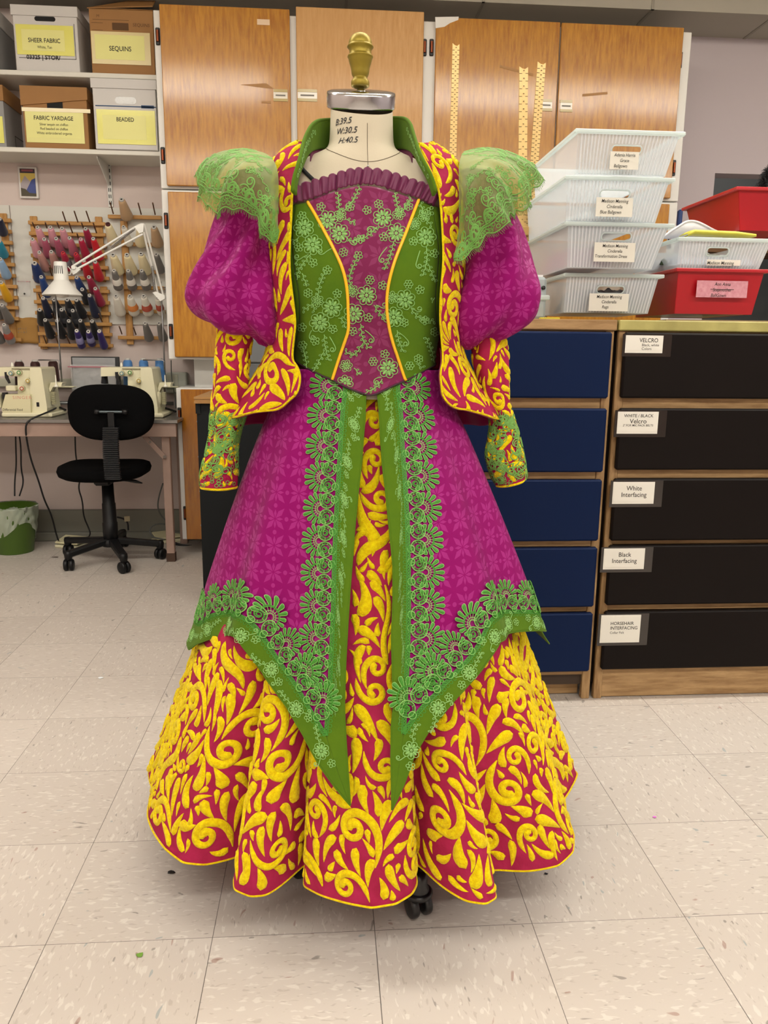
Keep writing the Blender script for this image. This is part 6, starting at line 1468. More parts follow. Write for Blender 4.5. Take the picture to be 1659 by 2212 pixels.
for sd, inner, braid, bord, outer in ((-1, innerL, braidL, bordL, outerL), (1, innerR, braidR, bordR, outerR)):
    wh = 'left' if sd < 0 else 'right'
    I, Bq, D, O = map(tzc, (inner, braid, bord, outer))
    # the hem runs on round to the centre back
    zb_, zo_ = D[0, 1], O[0, 1]
    bk = sd*np.radians(np.array([180, 165, 150, 135, 120, 107, 95, 86, 78.]))
    bk = bk[np.abs(bk) > abs(D[0, 0])+.08]; k_ = np.linspace(0, 1, len(bk)+1)[:-1][::-1]
    wav = -.085*(1-np.exp(-k_*14))*np.cos(k_*2.2)-.02*np.sin(k_*12)*(1-k_)
    D = np.vstack([np.stack([bk, zb_+wav], -1), D]); O = np.vstack([np.stack([bk, zo_+wav*1.0+.004], -1), O])
    top = np.stack([np.linspace(sd*PI, Bq[0, 0], 60), np.full(60, 1.045)], -1); Bq[0, 1] = 1.045; I[0, 1] = 1.03
    Lf = np.array([[sd*PI, 1.045], D[0]])
    nu, nv = 200, 90
    C = coons(top, D, Lf, Bq, nu, nv); G = os_s.P(C[..., 0], C[..., 1])
    U = np.stack([C[..., 0]*os_s.R(C[..., 0], C[..., 1]), C[..., 1]*1.15], -1)
    p_ = MB().grid(G, uv=U, flip=sd > 0).build('brocade_panel', mag, over, solid=.0016)
    Fb = coons(Bq[:1].repeat(1, 0).tolist()+[I[0]], [Bq[-1], I[-1]], Bq, I, 12, 120)
    Gf = os_s.P(Fb[..., 0], Fb[..., 1], .0022); bandF = MB().grid(Gf).build('front_band', grn, over, solid=.0022)
    Hb = coons(D, O, [D[0], O[0]], [D[-1], O[-1]], 260, 12)
    Gh = os_s.P(Hb[..., 0], Hb[..., 1], .0022); bandH = MB().grid(Gh).build('hem_band', grn, over, solid=.0022)
    # raised edging cord round the bands
    e_ = MB(); e_.tube(Gf[:, -1], .0016, 6).tube(Gh[-1], .0016, 6); e_.build('band_edge', grn, bandF)
    # embroidery on the bands
    eb = MB(); gF = Grid(Gf); gF.sign = sd; Ltot = gF.Sv[-1].mean(); s0 = .03; k = 0
    while s0 < Ltot-.10:
        j = np.interp(s0, gF.Sv[:, 6], np.arange(gF.nv)); st = rotm(spray(rgl, .88), rgl.uniform(-.25, .25)+(PI if k % 2 else 0), rgl.choice((1, -1)))
        lay_fn(eb, (lambda i_, j_: lambda x, y, h: gF.P(*gF.loc(i_, j_, x, y), h))(5.5+rgl.uniform(-1.5, 1.5), j), st, .0010, 3, .0018); s0 += .072; k += 1
    eb.build('embroidery', emb, bandF, recalc=False)
    eb = MB(); pm = Path(os_s, Hb[6], 1); s0 = pm.L[-1]-.05; k = 0
    while s0 > 0.02:
        st = rotm(spray(rgl, 1.0), PI/2+rgl.uniform(-.3, .3)+(PI if k % 2 else 0), rgl.choice((1, -1)))
        lay_fn(eb, pm.fn(s0, .0040), st, .0010, 3); s0 -= .085; k += 1
    eb.build('embroidery', emb, bandH, recalc=False)
    # Venise lace: scallops up the front and along the hem, each run with its braid
    for nm, tz, side, pitch in (('front_lace', Bq, 1 if sd < 0 else -1, .0585), ('hem_lace', D, 1, .0600)):
        if nm == 'front_lace': side = -1 if sd < 0 else 1
        else: side = 1 if sd < 0 else -1
        P_ = Path(os_s, tz, side); lm = MB(); ll = MB(); A, T_ = lace_unit()
        s0 = .030 if nm == 'front_lace' else P_.L[-1]-.055; k = 0; end = P_.L[-1]-(.06 if nm == 'front_lace' else 0)
        while (s0 < end) if nm == 'front_lace' else (s0 > .03):
            f = P_.fn(s0, .0026+.0012*(k % 2)*(nm == 'hem_lace')+(.002 if nm == 'hem_lace' else 0))
            lay_fn(lm, f, A, .0019, 5); lay_fn(ll, f, T_, .0010, 3, .0012)
            s0 += pitch if nm == 'front_lace' else -pitch; k += 1
        s_ = np.arange(0, P_.L[-1]-.002, .0016); fb = P_.fn(0, .0034)
        for ph in (0, PI):
            pth = np.stack([s_, .0012+.0016*np.sin(s_*2*PI/.0105+ph)], -1); lay_fn(lm, fb, [(pth, .0009)], .0016, 3)
        for yy in (-.0022, .0042): lay_fn(lm, fb, [(np.stack([s_, s_*0+yy], -1), .0009)], .0014, 3)
        for q in np.arange(.004, P_.L[-1]-.004, .0088): lay_fn(lm, fb, [(ring(.0030, 9, 0, (q, -.0052)), .0006)], .0012, 3)
        lo_ = lm.build(nm, lace, over, recalc=False); ll.build('lace_thread', lacel, lo_, recalc=False)
# ------------------------------------------------------------------ bodice
bod = thing('bodice', (FX, FY-.13, 1.0), 'boned bodice with a pink front panel between green side panels, yellow piping and pointed waist', 'bodice')
def px4(L): return [(600+x/4.2526, 360+y/4.2526) for x, y in L]
edL = px4([(165, 350), (130, 640), (150, 920), (200, 1180), (205, 1400), (160, 1700), (160, 1790)])
pipL = px4([(280, 330), (330, 410), (430, 590), (540, 800), (610, 960), (645, 1150), (650, 1350), (655, 1500), (620, 1600), (560, 1780), (505, 1960)])
pipR = px4([(1290, 310), (1230, 460), (1150, 670), (1070, 860), (1010, 1080), (995, 1250), (1005, 1400), (1040, 1580), (1100, 1760), (1160, 1950), (1172, 1966)])
edR = px4([(1420, 365), (1430, 450), (1475, 700), (1475, 900), (1445, 1180), (1450, 1400), (1490, 1650), (1490, 1800)])
topC = px4([(280, 330), (400, 262), (700, 186), (850, 176), (1050, 236), (1290, 310)])
botC = px4([(505, 1960), (600, 2015), (700, 2055), (800, 2092), (870, 2104), (950, 2068), (1060, 2012), (1172, 1966)])
sm = lambda L: smooth(L, 60, 2)
cC = coons(sm(topC), sm(botC), sm(pipL), sm(pipR), 60, 100)
cL = coons([edL[0], pipL[0]], smooth([edL[-1], px4([(390, 1912)])[0], pipL[-1]], 30, 1), sm(edL), sm(pipL), 34, 100)
cR = coons([pipR[0], edR[0]], smooth([pipR[-1], edR[-1]], 30, 1), sm(pipR), sm(edR), 34, 100)
GC, GL, GR = (bod_s.at(c) for c in (cC, cL, cR))
def uvof(c): return (c-np.array([790, 640]))/1170.
front = MB().grid(GC, uv=uvof(cC)).build('front_panel', net, bod, solid=.003)
sl = MB().grid(GL).build('side_panel', grn, bod, solid=.003)
sr = MB().grid(GR).build('side_panel', grn, bod, solid=.003)
# side backs, hidden under the jacket
for sd, G_, j in ((-1, GL, 0), (1, GR, -1)):
    e0 = bod_s.cast((sm(edL) if sd < 0 else sm(edR))); e0 = resample(e0, 50); t = np.linspace(0, 1, 24)
    th_ = e0[:, :1]+(sd*PI-e0[:, :1])*t[None]; z_ = e0[:, 1:]+0*t[None]
    MB().grid(bod_s.P(th_, np.clip(z_, 1.0, 1.36), .0)).build('back_panel', grn, bod, solid=.002)
MB().tube(bod_s.at(smooth(pipL, 70, 2), .0025), .0029, 8).build('piping', pip, bod)
MB().tube(bod_s.at(smooth(pipR, 70, 2), .0025), .0029, 8).build('piping', pip, bod)
low_ = np.vstack([smooth([edL[-1], px4([(390, 1912)])[0], pipL[-1]], 20, 1), smooth(botC, 60, 2)[1:], smooth([pipR[-1], edR[-1]], 20, 1)[1:]])
MB().tube(bod_s.at(low_, .001), .0018, 6).build('waist_edge', M('dark_edge_cord', '3a1f2a', .7), bod)
# gathered ruffle along the neckline
ru = px4([]) or [(639, 414), (655, 409), (671.6, 403), (708.5, 393), (735, 384), (760.6, 376.5), (791, 374.7), (817, 377), (849.6, 385.5), (882, 398), (925.5, 410), (942, 427)]
rl = [(639, 441), (670, 434), (695.5, 425), (723, 414), (752, 405.5), (775, 402), (795, 401), (817, 404), (838.7, 411.6), (870, 421), (903.8, 432), (934, 447)]
c = coons(smooth(ru, 240, 1), smooth(rl, 240, 1), [ru[0], rl[0]], [ru[-1], rl[-1]], 240, 16)
t = np.linspace(0, 1, 240); rr_ = np.random.RandomState(2); ph = np.cumsum(rr_.uniform(.6, 1.5, 240)); ph = ph/ph[-1]*2*PI*17
v = np.linspace(0, 1, 16)[:, None]
amp = (.0075*np.abs(np.sin(ph/2))**.45)[None]*(1-.45*v)+.0018*np.sin(ph*1.7+1)[None]*v
c[..., 1] += (np.abs(np.sin(ph/2+.3))*-2.2)[None]*(1-v)
ta = bod_s.cast(c); ta[..., 1] = np.clip(ta[..., 1], 0, 1.46)
Gr = bod_s.P(ta[..., 0], ta[..., 1], amp+.008-.006*v)
MB().grid(Gr).build('neck_ruffle', magp, bod, solid=.0015)
# embroidery, placed as on the garment
S4 = 1170.*4.2526
def mm(x, y): return (x, -y)
def drawn(c4, st):     # strokes in metres round a photo position (zoomed frame)
    return [(np.stack([c4[0]+p[:, 0]*S4, c4[1]-p[:, 1]*S4], -1), w_) for p, w_ in st]
def at4(x, y, h):
    return bod_s.at(np.stack([600+x/4.2526, 360+y/4.2526], -1), h)
work = []
rb = random.Random(9)
for q in ((245, 565), (325, 720), (460, 500), (570, 620), (965, 475), (1085, 615), (1355, 650), (500, 1295), (390, 1430), (815, 1180), (700, 1350), (1165, 1220), (1060, 1380), (1010, 1850), (620, 1990)):
    work.append((q, flower(.0188 if q[0] != 620 else .015, (0, 0), rb.uniform(0, 1))))
for q in ((630, 1830), (1340, 455), (1250, 530), (575, 455), (1110, 440), (370, 1230), (682, 1140), (1045, 1200)):
    work.append((q, flower(.0115, (0, 0), rb.uniform(0, 1), 6)))
for q in ((230, 455), (400, 375), (665, 375), (820, 405), (925, 350), (1195, 370), (1400, 410), (970, 650), (1240, 690), (605, 790), (330, 885), (460, 950), (740, 820), (845, 1040), (960, 1090), (550, 1165), (285, 1160), (1195, 1080), (1300, 1130),
          (510, 1490), (830, 1385), (1155, 1430), (230, 1475), (350, 1600), (690, 1510), (235, 1640), (980, 1720), (875, 1790), (1285, 1765), (1205, 1830), (1430, 800), (1435, 1515), (760, 670), (1345, 1410), (200, 745)):
    work.append((q, flower(.0082, (0, 0), rb.uniform(0, 1), 6 if q[0] % 2 else 5, .0006, False)))
vines = [[(575, 450), (560, 330), (555, 240)], [(590, 430), (690, 330), (750, 200)], [(620, 490), (710, 520)], [(1110, 430), (1090, 330), (1070, 245)], [(1130, 430), (1220, 300)], [(640, 690), (760, 670), (850, 630), (905, 560)],
         [(1060, 690), (1040, 800), (975, 950)], [(1355, 740), (1370, 850), (1325, 1000)], [(1375, 900), (1440, 1060)], [(310, 800), (250, 880), (190, 960), (185, 1040)], [(230, 980), (275, 1100)], [(375, 1200), (380, 1100), (440, 960)],
         [(670, 1120), (655, 1000), (725, 850)], [(340, 1250), (245, 1315)], [(330, 1270), (345, 1330)], [(880, 1270), (930, 1340), (985, 1400)], [(1210, 1290), (1290, 1400), (1430, 1420)], [(760, 1440), (780, 1600), (835, 1660)], [(780, 1620), (700, 1750), (620, 1690)],
         [(430, 1540), (440, 1660), (475, 1780)], [(430, 1690), (380, 1800), (330, 1885)], [(1090, 1500), (1105, 1600), (1150, 1700)], [(275, 1850), (262, 1740), (235, 1650)], [(1430, 1800), (1410, 1700), (1350, 1560)], [(955, 1950), (920, 2020), (800, 2085)], [(700, 1850), (760, 1915)],
         [(1340, 470), (1400, 540)], [(1330, 440), (1310, 350)], [(190, 860), (165, 900)], [(560, 1390), (600, 1400), (625, 1480)], [(1260, 1810), (1330, 1850)], [(200, 650), (145, 700)], [(1410, 1250), (1430, 1200)]]
for vn in vines:
    c0 = np.array(vn[0], float); work.append((tuple(c0), vine([((x-c0[0])/S4, -(y-c0[1])/S4) for x, y in vn])))
for a_, b2, sg in (((630, 650), (670, 705), 1), ((1000, 745), (935, 830), 1), ((1300, 775), (1265, 890), 1), ((500, 755), (430, 800), -1), ((480, 1560), (530, 1650), -1), ((800, 1500), (870, 1560), -1), ((1120, 1530), (1185, 1590), -1), ((950, 1935), (905, 1945), 1),
                   ((290, 810), (215, 850), -1), ((920, 590), (870, 560), 1), ((900, 1270), (945, 1290), 1), ((1215, 1290), (1260, 1320), 1), ((320, 1500), (300, 1540), 1)):
    work.append((a_, curl([(0, 0), ((b2[0]-a_[0])/S4*.5, -(b2[1]-a_[1])/S4*.5+.001), ((b2[0]-a_[0])/S4, -(b2[1]-a_[1])/S4)], .0052, sg)))
pL4, pR4 = np.array(px4([])or [(0, 0)]), None
xl = lambda y: np.interp(y, [330, 410, 590, 800, 960, 1150, 1350, 1500, 1600, 1780, 1960, 2110], [280, 330, 430, 540, 610, 645, 650, 655, 620, 560, 505, 480])
xr = lambda y: np.interp(y, [310, 460, 670, 860, 1080, 1250, 1400, 1580, 1760, 1950, 2110], [1290, 1230, 1150, 1070, 1010, 995, 1005, 1040, 1100, 1160, 1200])
yb = lambda x: np.interp(x, [160, 505, 700, 870, 1060, 1490], [1790, 1960, 2055, 2104, 2012, 1800])
el = lambda y: np.interp(y, [350, 640, 920, 1180, 1400, 1700, 1790], [165, 130, 150, 200, 205, 160, 160]); er = lambda y: np.interp(y, [365, 450, 700, 900, 1180, 1400, 1650, 1800], [1420, 1430, 1475, 1475, 1445, 1450, 1490, 1490])
mbs = {0: MB(), 1: MB(), 2: MB()}
for q, st in work:
    for p, w_ in drawn(q, st):
        cx_, cy_ = p.mean(0)
        k = 1 if xl(cy_) < cx_ < xr(cy_) else (0 if cx_ < xl(cy_) else 2)
        if cy_ > yb(cx_)-12 or cx_ < el(cy_)+10 or cx_ > er(cy_)-10: continue
        c_ = np.linspace(-1, 1, 3); t_ = np.gradient(p, axis=0); t_ /= np.linalg.norm(t_, axis=1)[:, None]+1e-9; nr = np.stack([-t_[:, 1], t_[:, 0]], -1)
        wd = (np.full(len(p), w_) if np.isscalar(w_) else w_)
        if np.isscalar(w_): wd = wd*1.15
        Q = p[:, None]+nr[:, None]*(wd[:, None]*c_[None])[..., None]*S4
        hh = (.0022+.0010*np.sqrt(1-c_**2))[None]+0*wd[:, None]
        mbs[k].grid(at4(Q[..., 0], Q[..., 1], hh))
for k, o in ((0, sl), (1, front), (2, sr)): mbs[k].build('embroidery', emb, o, recalc=False)
# ------------------------------------------------------------------ jacket
jk = thing('jacket', (FX, FY-.05, .95), 'open crimson jacket with yellow scrollwork, green collar, magenta puff sleeves and flared peplum', 'jacket')
jin = {-1: [(664, 322), (655, 342), (646, 368), (640, 395), (639, 420), (638, 470), (635, 540), (637, 610), (643, 660), (646, 700), (642, 731), (636, 776), (650, 797), (654, 817), (650, 845), (642, 858)],
       1: [(898, 322), (906, 342), (920, 368), (934, 395), (941, 420), (945, 470), (948, 530), (944, 610), (942, 660), (943, 700), (945, 725), (948, 757), (950, 781), (944, 807), (948, 835), (951, 855)]}
jbot = {-1: [(642, 858), (632, 865), (613, 878), (593, 884), (570, 888)], 1: [(951, 855), (962, 872), (987, 881), (1008, 885), (1020, 892)]}
for sd in (-1, 1):
    Iq = jac_s.cast(np.array(jin[sd], float)); Bq = jac_s.cast(np.array(jbot[sd], float))
    Iq = smooth(Iq, 120, 2)
    zb_ = Bq[-1, 1]; t0 = Bq[-1, 0]
    ext = np.array([[sd*a, z] for a, z in ((1.30, .952), (1.48, .938), (1.75, .925), (2.2, .93), (2.7, .94), (PI, .945))])
    B_ = smooth(np.vstack([Bq, ext]), 130, 2)
    T_ = np.stack([np.linspace(Iq[0, 0], sd*PI, 130), np.interp(np.linspace(0, 1, 130), [0, .3, 1], [Iq[0, 1], 1.462, 1.464])], -1)
    R_ = np.array([[sd*PI, 1.464], [sd*PI, .945]])
    if sd < 0: C = coons(T_[::-1], B_[::-1], R_, Iq, 130, 120)
    else: C = coons(T_, B_, Iq, R_, 130, 120)
    # flutes of the peplum
    zz_, tt_ = C[..., 1], C[..., 0]; w_ = np.clip((1.045-zz_)/.09, 0, 1)
    off = .010+w_**1.4*(.013*np.cos((np.abs(tt_)-.55)*6.5)+.004*np.sin(np.abs(tt_)*17))
    G = jac_s.P(tt_, zz_, off)
    bp_ = MB().grid(G).build('body_front', crim, jk, solid=.003)
    g = Grid(G)
    # only the part that can be seen from the front half carries scrollwork
    u_ok = np.abs(tt_) < 1.9
    mk = (lambda ok: lambda ii, jj: ok[np.clip(np.round(jj).astype(int), 0, 119), np.clip(np.round(ii).astype(int), 0, 129)])(u_ok)
    pk = pack(g, mk, seed=20+sd, lean=1, scale=.88, wk=1.3, gap=.0003, h=.0036, cell=.0016, over=9)
    pk.build('scrollwork', yel, bp_, recalc=False)
    rim = MB(); rim.tube(G[:, -1 if sd < 0 else 0], .0022, 6); rim.tube(G[-1], .0022, 7)
    rim.build('edge_roll', yel, bp_)
    # lining turned up inside the peplum
    Gl = jac_s.P(tt_[-26:], zz_[-26:], off[-26:]-.006); MB().grid(Gl).build('lining', M('plum_lining', '8e1747', .5), bp_, solid=.001)

def tubes(rows, Yc, nu=64, nv=70, wr=0., seed=0, tip=False, yk=None):
    """closed sheet through (Lx, Ly, Rx, Ry, depth[, Y shift]) stations read off the photo at depth Yc"""
    r = np.array([list(q)+[0.]*(6-len(q)) for q in rows], float); r = smooth(r, nv, 2)
    ang = np.linspace(0, 2*PI, nu+1)[:-1]; G = np.zeros((nv, nu, 3)); rs = np.random.RandomState(seed)
    for i, q in enumerate(r):
        Y = Yc+q[5]; a = PX(q[0], q[1], Y=Y); b = PX(q[2], q[3], Y=Y); c = (a+b)/2; h = (b-a)/2
        G[i] = c+np.cos(ang)[:, None]*(-h)+np.stack([0*ang, -np.sin(ang)*q[4], 0*ang], -1)
    if wr:
        v = np.linspace(0, 1, nv)[:, None]; a = ang[None]
        n = np.cross(np.roll(G, -1, 1)-np.roll(G, 1, 1), np.gradient(G, axis=0)); n /= np.linalg.norm(n, axis=2)[..., None]+1e-9
        f = 0
        for _ in range(9):
            k = rs.randint(1, 6); f = f+rs.uniform(.4, 1)*np.cos(k*a+rs.uniform(0, 6)+v*rs.uniform(-4, 4))*np.sin(v*PI*rs.uniform(.5, 3)+rs.uniform(0, 3))
        fl = np.abs(np.sin(a*3.5+2.2*np.sin(v*3+seed)+seed))**2
        G = G+n*(wr*(f*.20-fl*.8*np.sin(v*PI)**.6))[..., None]
    return G
puffs = {-1: [(492, 385, 592, 365, .045), (484, 460, 585, 430, .058), (475, 505, 589, 485, .064), (455, 548, 592, 540, .072), (430, 588, 599, 590, .082), (407, 628, 607, 642, .090), (408, 652, 611, 678, .088), (428, 676, 613, 712, .078), (470, 690, 612, 742, .058), (525, 690, 607, 758, .040), (548, 706, 600, 762, .022), (565, 735, 592, 762, .008)],
         1: [(992, 370, 1078, 385, .045), (992, 455, 1094, 455, .058), (991, 510, 1113, 505, .064), (990, 560, 1126, 548, .072), (986, 605, 1142, 596, .082), (981, 650, 1158, 630, .090), (979, 690, 1158, 662, .088), (984, 720, 1143, 690, .076), (994, 742, 1108, 714, .056), (1008, 748, 1070, 732, .032), (1018, 742, 1045, 737, .010)]}
arms = {-1: [(482, 640, 556, 640, .035), (474, 700, 546, 705, .036), (468, 760, 536, 765, .034), (466, 820, 536, 822, .033), (461, 870, 535, 868, .032), (458, 905, 528, 895, .031), (455, 940, 516, 925, .029), (447, 975, 510, 955, .030), (439, 1005, 508, 985, .031), (433, 1035, 512, 1028, .031), (435, 1052, 511, 1052, .030)],
        1: [(1018, 660, 1085, 650, .035), (1019, 720, 1089, 712, .036), (1024, 770, 1095, 766, .034), (1030, 806, 1096, 806, .033), (1043, 843, 1096, 842, .031), (1058, 880, 1098, 876, .028), (1063, 920, 1108, 910, .027), (1059, 950, 1117, 938, .028), (1054, 978, 1125, 965, .031), (1060, 1010, 1133, 1000, .032), (1070, 1038, 1136, 1026, .031), (1075, 1049, 1134, 1033, .030)]}
cuff0 = {-1: .60, 1: .58}
lgm = M('leaf_green_lace', '6da049', .6, bump=(900, .6, .0008), spec=.4)
def cuff_lace(S, v0, seed):
    """dense corded lace wrapped round the end of a sleeve"""
    mb = MB(); rg = random.Random(seed); Lu = S.Su[-1, -1]; jn = S.nv-1; Lv = S.Sv[-1].mean()
    def put(u, d, st, h=.0018, b=.0034):          # d metres above the sleeve end
        j = np.interp(S.Sv[-1, 0]-d, S.Sv[:, 0], np.arange(S.nv))
        lay_fn(mb, lambda x, y, hh: S.P(*S.loc(u*(S.nu-1), j, x, y), hh), st, h, 3, b)
    H = Lv*(1-v0)
    for k in range(140):
        u = rg.random(); d = rg.uniform(.012, H*.92); 
        if d < .03 and rg.random() < .45: continue
        R = rg.uniform(.006, .012); a = rg.uniform(0, 6.28); q, _ = curve(lambda t: rg.choice((1, 1))*(.6+2.6*t)/R/1.5, R*7.5, 26, a); q = q-q.mean(0)
        put(u, d, [(q, .0011), ], .0016, .0030+.0012*rg.random())
        if k % 3 == 0: put(u, d, [(q*.72, .0009)], .0014, .0036)
    for k in range(60):
        u = rg.random(); put(u, rg.uniform(.004, .03), [(ring(.0035, 8), .0007)], .0012, .003)
    n = 46
    for k in range(n):                            # eyelash top edge
        d = H*(.93+.07*math.sin(k/n*4*PI)); put(k/n, d, [(np.array([(0, 0), (rg.uniform(-.001, .001), .007), (rg.uniform(-.002, .002), .012)]), np.array([.0007, .0006, .0003]))], .0009, .0028)
        put(k/n, d, [(ring(.0042, 9, 0, (0, -.003)), .0008)], .0014, .003)
    return mb
for sd in (-1, 1):
    wh = 'left' if sd < 0 else 'right'
    G = tubes(arms[sd], .285, 56, 90, .0035, 3+sd)
    arm = MB().grid(G, closed=True).build('sleeve', crim, jk, solid=.002)
    g = Grid(G, wrap=True); chk = g.P(np.array([10.]), np.array([20.]), .01)[0]; c0 = G[20].mean(0)
    if np.linalg.norm(chk-c0) < np.linalg.norm(g.P(np.array([10.]), np.array([20.]), 0.)[0]-c0): g.sign *= -1
    pack(g, lambda ii, jj: jj < 88, seed=40+sd, lean=1, scale=.72, wk=1.25, gap=.0003, h=.0032, cell=.0016).build('scrollwork', yel, arm, recalc=False)
    MB().tube(G[-1], .0028, 7, closed=True).build('edge_roll', yel, arm)
    cuff_lace(g, cuff0[sd], 60+sd).build('cuff_lace', lgm, jk, recalc=False)
    G = tubes(puffs[sd], .285, 96, 90, .017, 8+sd*3)
    s1 = np.cumsum(np.r_[0, np.linalg.norm(np.diff(G[:, 24], axis=0), axis=1)]); uu = np.linspace(-.27, .27, 96)
    U = 1.3*np.stack([np.tile(uu, (90, 1))*1.05, np.tile(-s1[:, None], (1, 96))], -1)
    MB().grid(G, closed=True, uv=U).build('puff', mag, jk, solid=.0015, sub=1)
# stand-up collar: one sheet right round the back of the neck
cbase = [(639, 422, .185), (640, 396, .19), (651, 362, .205), (666, 330, .24), (684, 322, .29), (710, 322, .345), (781, 322, .385), (852, 322, .345), (878, 322, .29), (893, 330, .24), (908, 358, .205), (926, 390, .19), (936, 424, .185)]
ctop = [(632, 415, .175), (634, 386, .175), (648, 345, .19), (657, 300, .225), (677, 263, .275), (711, 259, .345), (781, 259, .39), (852, 255, .345), (884, 258, .275), (895, 298, .225), (908, 338, .19), (933, 382, .175), (941, 416, .175)]
b_ = smooth(np.array([PX(x, y, Y=Y) for x, y, Y in cbase]), 120, 2); t_ = smooth(np.array([PX(x, y, Y=Y) for x, y, Y in ctop]), 120, 2)
v = np.linspace(0, 1, 14)[:, None, None]; Gc = t_[None]*(1-v)+b_[None]*v
k_ = np.linspace(0, 1, 120); Gc[..., 2] += .001*np.sin(k_*60)[None]*(1-v[..., 0])
collar = MB().grid(Gc).build('collar', grn, jk, solid=.005)
MB().tube(t_+np.array([0, 0, .001]), .0034, 8).build('collar_edge', grn, collar)
ce = MB(); gC = Grid(Gc); rgc = random.Random(2)
for k in range(26):
    i = (6+k*2.1) if k < 13 else 119-6-(k-13)*2.1
    for sg in (-1, 1): gC.sign = sg; lay_fn(ce, lambda x, y, h: gC.P(*gC.loc(i, 3+rgc.random()*2, x, y), h), [(ring(.004, 8, 0, (0, 0), .7, rgc.random()*3), .0008)], .0011, 3, .0032)
ce.build('embroidery', emb, collar, recalc=False)
MB().grid(np.stack([b_+np.array([0, 0, -.03]), b_+np.array([0, 0, .001])])[:, 24:96]).build('back_lining', magp, jk, solid=.002)

# sheer lace caps over the puffs
def sheer():
    mt = bpy.data.materials.new('sheer_green_net'); mt.use_nodes = True; N = mt.node_tree.nodes; L = mt.node_tree.links
    b = N['Principled BSDF']; b.inputs['Base Color'].default_value = lin('7f9c48')+(1,); b.inputs['Roughness'].default_value = .6; b.inputs['Sheen Weight'].default_value = .3
    t = N.new('ShaderNodeBsdfTransparent'); t.inputs[0].default_value = (.80, .86, .62, 1); mx = N.new('ShaderNodeMixShader')
    lw = N.new('ShaderNodeLayerWeight'); lw.inputs[0].default_value = .35; mr = N.new('ShaderNodeMapRange'); mr.inputs[3].default_value = .36; mr.inputs[4].default_value = .85
    L.new(lw.outputs['Facing'], mr.inputs[0]); L.new(mr.outputs[0], mx.inputs[0]); L.new(t.outputs[0], mx.inputs[1]); L.new(b.outputs[0], mx.inputs[2]); L.new(mx.outputs[0], N['Material Output'].inputs[0])
    return mt
shm = sheer()
caps = {-1: [[(600, 470, .185), (602, 495, .17), (604, 503, .168)], [(602, 440, .18), (594, 492, .155), (584, 532, .155)], [(602, 412, .18), (580, 440, .135), (566, 482, .150)], [(602, 386, .19), (550, 385, .125), (535, 462, .150)],
             [(599, 364, .21), (520, 350, .145), (496, 446, .165)], [(592, 347, .24), (490, 335, .20), (470, 470, .20)], [(583, 337, .27), (462, 338, .26), (440, 436, .25)], [(573, 331, .30), (462, 331, .31), (424, 388, .31)],
             [(562, 327, .33), (500, 318, .37), (450, 372, .38)], [(556, 330, .37), (515, 330, .42), (475, 400, .43)]],
        1: [[(992, 500, .185), (987, 545, .17), (984, 567, .168)], [(992, 455, .18), (1003, 500, .155), (1028, 540, .150)], [(991, 418, .18), (1022, 440, .135), (1052, 510, .145)], [(991, 388, .19), (1045, 388, .125), (1092, 488, .150)],
            [(991, 364, .21), (1075, 352, .145), (1102, 463, .165)], [(993, 347, .24), (1098, 342, .20), (1122, 462, .20)], [(996, 337, .27), (1112, 340, .26), (1146, 430, .25)], [(1000, 330, .30), (1100, 328, .31), (1167, 386, .31)],
            [(1004, 327, .33), (1070, 320, .36), (1155, 366, .38)], [(1008, 328, .37), (1060, 330, .40), (1120, 362, .43)]]}
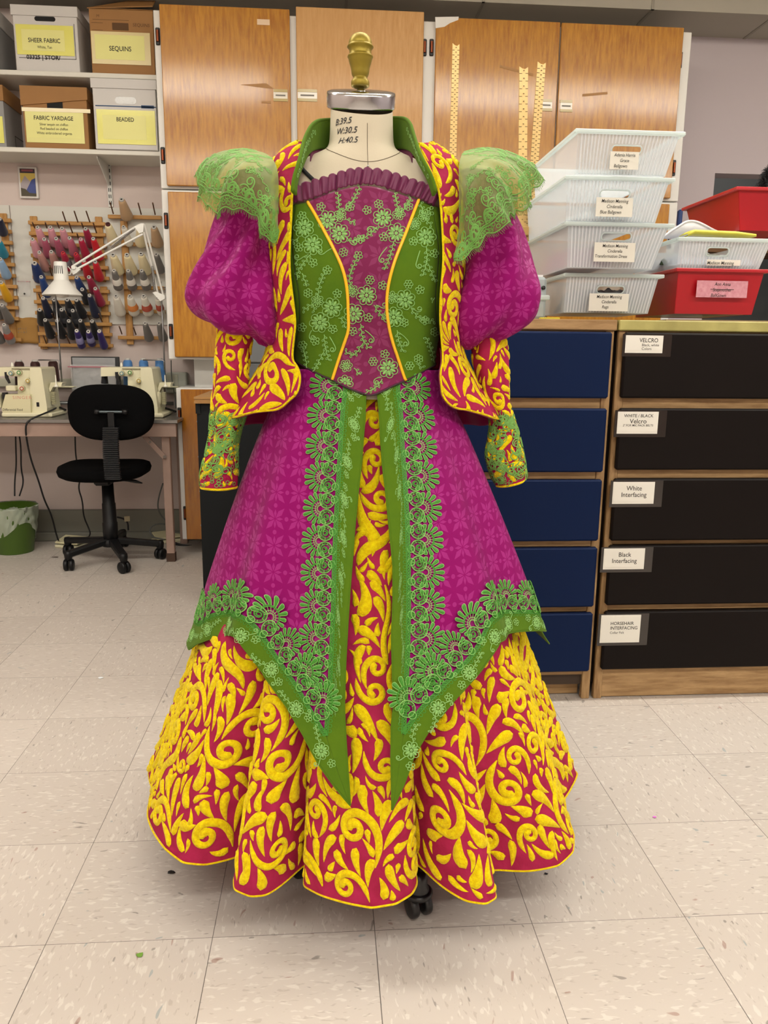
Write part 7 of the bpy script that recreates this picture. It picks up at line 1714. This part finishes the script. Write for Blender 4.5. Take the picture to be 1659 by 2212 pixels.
for sd in (-1, 1):
    K = np.array([[PX(x, y, Y=Y) for x, y, Y in row] for row in caps[sd]])
    K = np.stack([smooth(K[:, i], 120, 2) for i in range(3)], 1); t = np.linspace(0, 1, 40)
    G = K[:, :1]*((1-t)**2)[None, :, None]+2*K[:, 1:2]*(t*(1-t))[None, :, None]*1.0+K[:, 2:]*(t**2)[None, :, None]
    G = G+(K[:, 1:2]-.5*(K[:, :1]+K[:, 2:]))*(t*(1-t))[None, :, None]*1.3      # pass through the middle control
    G = G.transpose(1, 0, 2)
    k_ = np.linspace(0, 1, 120)
    n = np.cross(np.gradient(G, axis=1), np.gradient(G, axis=0)); n /= np.linalg.norm(n, axis=2)[..., None]+1e-9
    c_ = np.array([FX+sd*.22, .30, 1.33]); n *= np.sign((n*(G-c_)).sum(2))[..., None]
    G = G+n*((.007*np.sin(k_*2*PI*4.5+sd)+.004*np.sin(k_*2*PI*9+1))[None]*(t[:, None]**1.3))[..., None]
    G[..., 2] += .0035*np.cos(k_*2*PI*13)[None]*(t[:, None]**4)           # scalloped rim
    cap = MB().grid(G).build('lace_cap', shm, jk)
    g = Grid(G); g.N = n if True else g.N; g.sign = 1.
    mb = MB(); rg = random.Random(90+sd)
    def put(u, v, st, h=.0013, b=.0006):
        lay_fn(mb, lambda x, y, hh: g.P(*g.loc(u*119, v*39, x, y), hh), st, h, 3, b)
    nr_ = 24
    for k in range(nr_):                                   # corded scrolls along the rim
        u = (k+.5)/nr_
        R = .0105; q, _ = curve(lambda t: (1 if k % 2 else -1)*(.5+2.8*t)/R/1.4, R*7, 26, PI/2); put(u, .84, [(q-np.array([0, .004]), .0016)], .0022)
        q, _ = curve(lambda t: (-1 if k % 2 else 1)*(.5+2.8*t)/R/1.2, R*5.5, 22, PI*.7); put(u, .72, [(q, .0012)], .0018)
        for rr in (.0075, .0045): put(u, .90, [(ring(rr, 12), .0007)])
        for j in range(4): put(u+(j-1.5)*.25/nr_, .95-.03*(j % 2), [(ring(.0036, 9), .0008)], .0012)
        put(u, .80, [(ring(.0055, 10, 0, (.006, .002), .5, 1.), .0007), (ring(.0055, 10, 0, (-.006, .002), .5, 2.), .0007)])
    us = np.linspace(0, 118.9, 260); Lr = g.Su[39]
    for jv in (38.6, 34.5, 33.2):                          # braid rows
        pts = g.P(us, us*0+jv, .0008); mb.tube(pts, .0011, 5)
    for k in range(190):                                    # eyelash fringe
        i = k/190*118.8; a = g.P(np.array([i]), np.array([38.9]), .0004)[0]; b2 = g.P(np.array([i]), np.array([37.]), .0004)[0]; d = (a-b2)/(np.linalg.norm(a-b2)+1e-9)
        mb.tube([a, a+d*.0045+np.array([rg.uniform(-.0008, .0008), 0, 0]), a+d*.0085+np.array([rg.uniform(-.002, .002), 0, rg.uniform(-.001, .001)])], [.0005, .0004, .0002], 4, cap=False)
    for k in range(30):                                    # sprays on the net
        u = rg.uniform(.05, .95); v = rg.uniform(.12, .62); a = rg.uniform(0, 6.28)
        st = vine([(0, 0), (.012, .006), (.026, .004)], .0006, .0042)+curl([(0, 0), (-.008, .004)], .005, 1, .0009)+flower(.0075, (.030, .005), 0, 5, .0006, False)
        put(u, v, rotm(st, a))
    mb.build('cap_embroidery', lgm, cap, recalc=False)
